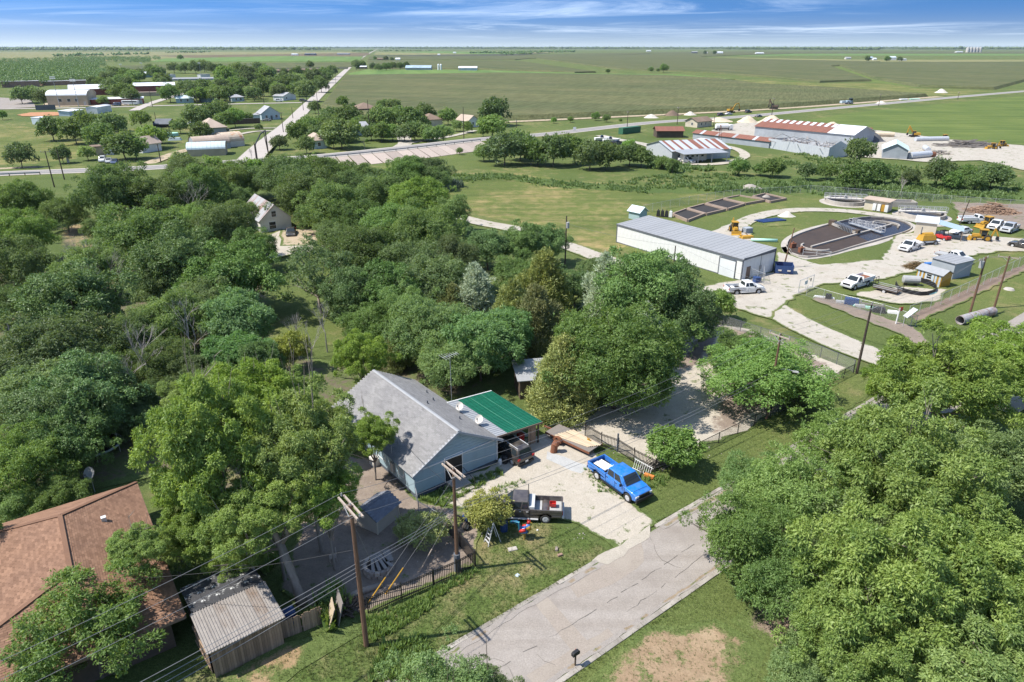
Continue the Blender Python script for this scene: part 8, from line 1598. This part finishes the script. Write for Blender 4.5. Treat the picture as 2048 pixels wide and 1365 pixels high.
leafwoods('distant_woods', [(-200, 128, 320, 119, 3, 3), (-200, 140, 210, 128, 6, 5), (-200, 152, 200, 138, 6, 5), (-200, 165, 215, 152, 6, 5), (110, 118, 300, 124, 4, 2), (0, 172, 220, 160, 5, 2)], 2600, 5, (5, 9))
def G2(x, y): return (px_u(Vector((x, y))), px_v(Vector((x, y))))
# ================================================================== small growth: weeds, grass tufts, reeds, creek scrub
def tufts(name, mat, regions, seed, blade=(.28, .035), per=7, kind='stuff', up=.9, clump=0):
    """regions: (polygon of picture points, count, height)"""
    rng = np.random.default_rng(seed); allP = []; hh = []
    for poly, n, h in regions:
        q = np.array([G(*p) for p in poly]); lo, hi = q.min(0), q.max(0); got = 0; tries = 0
        while got < n and tries < 40:
            tries += 1; c = rng.uniform(lo, hi, (n * 2, 2)); ins = np.zeros(len(c), bool); m = len(q)
            for i in range(m):
                a, b = q[i], q[(i + 1) % m]; cond = (a[1] > c[:, 1]) != (b[1] > c[:, 1]); xi = (b[0] - a[0]) * (c[:, 1] - a[1]) / (b[1] - a[1] + 1e-12) + a[0]; ins ^= cond & (c[:, 0] < xi)
            c = c[ins][:n - got]; got += len(c); allP.append(c); hh.append(np.full(len(c), h))
    if clump:
        allP = [q_[rng.integers(0, max(1, len(q_) // clump), len(q_))] + rng.normal(0, 1.1, q_.shape) for q_ in allP]
    P = np.concatenate(allP); H = np.concatenate(hh) * rng.uniform(.5, 1.4, len(P)); n = len(P) * per; idx = np.repeat(np.arange(len(P)), per)
    a = rng.uniform(0, 2 * np.pi, n); tilt = rng.uniform(.1, 1 - up + .7, n); L = H[idx] * rng.uniform(.6, 1.2, n); d = np.stack([np.cos(a) * tilt, np.sin(a) * tilt, np.ones(n)], 1); d = _unit(d); s = np.stack([-np.sin(a), np.cos(a), np.zeros(n)], 1)
    p = np.concatenate([P[idx] + rng.normal(0, .12, (n, 2)) * H[idx][:, None] * 1.2, np.zeros((n, 1))], 1); w = (blade[1] * H[idx] / blade[0])[:, None]
    V = np.empty((n, 4, 3)); V[:, 0] = p - s * w * .5; V[:, 1] = p + s * w * .5; V[:, 2] = p + d * L[:, None] * .75 + s * w * .45; V[:, 3] = p + d * L[:, None] - s * w * .1
    t = np.clip(rng.normal(.5, .22, len(P))[idx] + rng.normal(0, .1, n), 0, 1)
    return link(name, np_mesh(name, V.reshape(-1, 3), np.arange(n * 4).reshape(-1, 4), mat, t), None, kind=kind)
GM = leaf_mat('grass_blade', (.075, .135, .026), (.20, .235, .07), trans=.25, var=.0)
tufts('grass_tufts', GM, [([(700, 1262), (736, 1230), (913, 1156), (951, 1136), (985, 1040), (1125, 1056), (1222, 1102), (1070, 1188), (880, 1308), (760, 1365)], 5200, .16), ([(1312, 950), (1400, 912), (1540, 842), (1700, 752), (1610, 872), (1480, 952), (1320, 1035)], 3000, .13), ([(1310, 1240), (1400, 1175), (1520, 1100), (1700, 1200), (1560, 1365), (1130, 1365)], 4200, .13), ([(400, 1365), (560, 1300), (700, 1245), (850, 1290), (770, 1365)], 1800, .18)], 1, per=6)
tufts('grass_tufts', GM, [([G2(*st(-3, -.5)), G2(*st(12, -.5)), G2(*st(12, -.15)), G2(*st(-3, -.15))], 420, .20), ([G2(*st(19, -.5)), G2(*st(45, -.5)), G2(*st(45, -.1)), G2(*st(19, -.1))], 500, .18), ([G2(*st(0, SW + .25)), G2(*st(30, SW + .25)), G2(*st(30, SW + .7)), G2(*st(0, SW + .7))], 500, .18)], 6, per=7)
tufts('tall_weeds', LM['weed'], [([(730, 1240), (860, 1190), (870, 1215), (800, 1262), (740, 1290)], 420, .34), ([(860, 1180), (950, 1140), (960, 1150), (870, 1200)], 120, .32), ([(640, 1205), (675, 1180), (690, 1220), (660, 1262), (640, 1240)], 150, .9), ([(840, 1000), (1000, 940), (1010, 950), (880, 1018)], 420, .35), ([(760, 1290), (850, 1270), (900, 1365), (740, 1365)], 300, .45), ([(970, 985), (1040, 960), (1050, 970), (1000, 995)], 60, .3), ([(1160, 940), (1185, 935), (1220, 985), (1200, 990)], 60, .28), ([(1205, 960), (1255, 1000), (1240, 1005), (1195, 968)], 40, .25), ([(420, 1080), (560, 1120), (540, 1150), (380, 1120)], 160, .6), ([(1290, 940), (1340, 960), (1320, 985), (1280, 975)], 80, .35)], 2, blade=(.3, .05), per=10)
tufts('creek_scrub', LM['weed'], [([(880, 352), (1000, 346), (1120, 364), (1300, 375), (1300, 388), (1120, 378), (1000, 358), (900, 364)], 1100, .55), ([(1200, 365), (1330, 352), (1480, 350), (1500, 360), (1440, 378), (1300, 375)], 800, .6), ([(1300, 375), (1500, 366), (1700, 362), (2048, 378), (2048, 402), (1900, 400), (1560, 388), (1420, 386)], 2800, .8), ([(1560, 300), (1700, 322), (1750, 330), (2048, 352), (2048, 372), (1700, 352), (1560, 330)], 1200, .7), ([(1300, 310), (1360, 330), (1420, 335), (1440, 345), (1300, 345)], 600, 1.0)], 3, blade=(.3, .10), per=9, clump=14)
tufts('reeds', LM['reed'], [([(800, 372), (880, 362), (930, 375), (860, 392), (810, 392)], 380, 1.5)], 4, blade=(.3, .06), per=10)
# stones scattered on the gravel and verge
rr = random.Random(8); sm = MB()
for _ in range(520):
    u, v = rr.choice(((rr.uniform(880, 1250), rr.uniform(890, 1080)), (rr.uniform(1150, 1450), rr.uniform(780, 920)), (rr.uniform(640, 900), rr.uniform(1080, 1200)), (rr.uniform(640, 830), rr.uniform(930, 1010))))
    x, y = G(u, v); s = rr.uniform(.03, .10); sm.box((x, y, s * .3), (s * 2, s * 1.5, s), rr.uniform(0, 3), top=(.6, .6))
link('stones', sm.mesh('stones', M['rubble']), None, kind='stuff')
# bare and dead trees among the green
for i, (u, v, hp, sp, lab) in enumerate(((300, 800, 150, .65, 'grey leafless tree in the middle of the dark wood, left one'), (395, 755, 140, .65, 'grey leafless tree in the middle of the dark wood, right one'), (268, 855, 150, .75, 'grey bare tree beside the trampoline'), (655, 705, 100, .5, 'bare drooping tree in the shaded paddock'), (625, 745, 90, .5, 'bare grey saplings behind the blue house'), (205, 590, 110, .6, 'dead pale branches over the left wood'), (228, 625, 120, .55, 'dead white snag in the left wood'), (20, 665, 110, .5, 'dead white snag at the left picture edge'), (392, 470, 90, .6, 'dead pale branches behind the forest house'), (165, 560, 80, .6, 'bare twigs at the left clearing edge'), (740, 505, 80, .6, 'bare grey branches in the middle wood'), (505, 330, 40, .5, 'small bare tree by the road corner'), (1800, 395, 50, .4, 'white dead snag in the creek scrub'), (1680, 355, 40, .6, 'grey bare bush in the creek scrub'), (730, 300, 30, .6, 'grey bare tree before the pale house'), (505, 1135, 130, .7, 'bare twigs in the crown of the great pecan'), (1062, 330, 30, .6, 'grey twiggy bush by the highway'), (600, 720, 90, .5, 'bare grey sapling beside the yellow tree'))):
    bare(u, v, hp * (1.4 if v > 450 and u < 700 else 1), lab, 31 + i, spread=sp, r0=.10 + .03 * (hp > 100))
# ------------------------------------------------------------------ the olive tree and the yellow green one of the front yard
tree('yellow', 975, 1020, 88, label='small bright yellow green tree beside the dark pickup')
tree('olive', 852, 1050, 100, label='olive green spreading small tree between the shed and the pole'); tree('olive', 815, 1062, 55, label='olive green low tree touching the small beige shed')
tree('small', 655, 1195, 40, label='bright green vine bush over the board fence corner')
# ------------------------------------------------------------------ labels that tell the trees apart
KW = {'pecan': 'bright pecan tree', 'elm': 'mid green elm', 'hack': 'dark spreading tree', 'oak': 'dense dark oak', 'feather': 'feathery green tree', 'cedar': 'olive cedar', 'greycedar': 'grey green cedar', 'yellow': 'yellow green tree', 'sparse': 'thin open tree', 'loose': 'loose leafy tree', 'small': 'small fresh tree', 'farcrown': 'dark round tree', 'farpale': 'pale green tree'}
def short(lab):
    w = lab.split(); cut = [i for i, x in enumerate(w) if x in ('with', 'beside', 'behind', 'in', 'under', 'by', 'standing', 'at', 'along', 'among', 'before', 'right', 'left', 'and', 'beyond', 'half', 'second', 'third', 'on', 'of', 'and') and i > 1]
    w = w[:min(cut)] if cut else w
    return ' '.join(w[:4])
LM2 = {}
cnt = {}
for lab, x, y in LAND: s = short(lab); cnt.setdefault(s, []).append((x, y))
lands = [(s if s.startswith('the ') else 'the ' + s, *ps[0]) for s, ps in cnt.items() if len(ps) == 1]
def px_of(x, y): f = depth_at(x, y, 0); return 1024 + FPX * x / f
groups = {}
for tr_ in TREES:
    t, adj, kind, x, y, u, v, r = tr_; best = min(lands, key=lambda L: math.hypot(L[1] - x, L[2] - y)); dx, dy = x - best[1], y - best[2]; ul = px_of(best[1], best[2])
    rel = ('right of' if u > ul else 'left of') if abs(dx) > abs(dy) else ('behind' if dy > 0 else 'in front of')
    groups.setdefault((kind, rel, best[0]), []).append((x, y, u, v, r, t))
ORD = ['first', 'second', 'third', 'fourth', 'fifth', 'sixth', 'seventh', 'eighth', 'ninth', 'tenth', 'eleventh', 'twelfth', 'thirteenth', 'fourteenth']
for (kind, rel, nm), L in groups.items():
    L.sort(key=lambda q: q[2]); n = len(L)
    for i, q in enumerate(L):
        far_ = '' if n == 1 else (', the left one' if i == 0 else ', the right one') if n == 2 else (', leftmost of %s' % ('three', 'four', 'five', 'six', 'seven', 'eight', 'nine', 'ten', 'eleven', 'twelve', 'several', 'several', 'several')[min(n - 3, 12)] if i == 0 else (', rightmost of the group' if i == n - 1 else ', %s from the left' % ORD[min(i, 13)]))
        q[5]['label'] = f"{KW[kind]} {rel} {nm}{far_}"; q[5]['group'] = 'trees across the town and woods'
# ------------------------------------------------------------------ the air
mb = MB(); hb = 16000
mb.box((0, hb / 2 - 250, 20), (2 * hb, hb + 700, 44)); hz = mb.mesh('haze', [])
hm = bpy.data.materials.new('haze'); hm.use_nodes = True; hn = NT(hm.node_tree); hn.n.clear(); ho = hn.add('ShaderNodeOutputMaterial'); pv = hn.add('ShaderNodeVolumePrincipled'); pv.inputs['Color'].default_value = (.72, .85, 1, 1); pv.inputs['Density'].default_value = 3.2e-5; pv.inputs['Anisotropy'].default_value = .2
hn.l.new(pv.outputs[0], ho.inputs['Volume']); hz.materials.append(hm); link('haze', hz, None, kind='stuff')
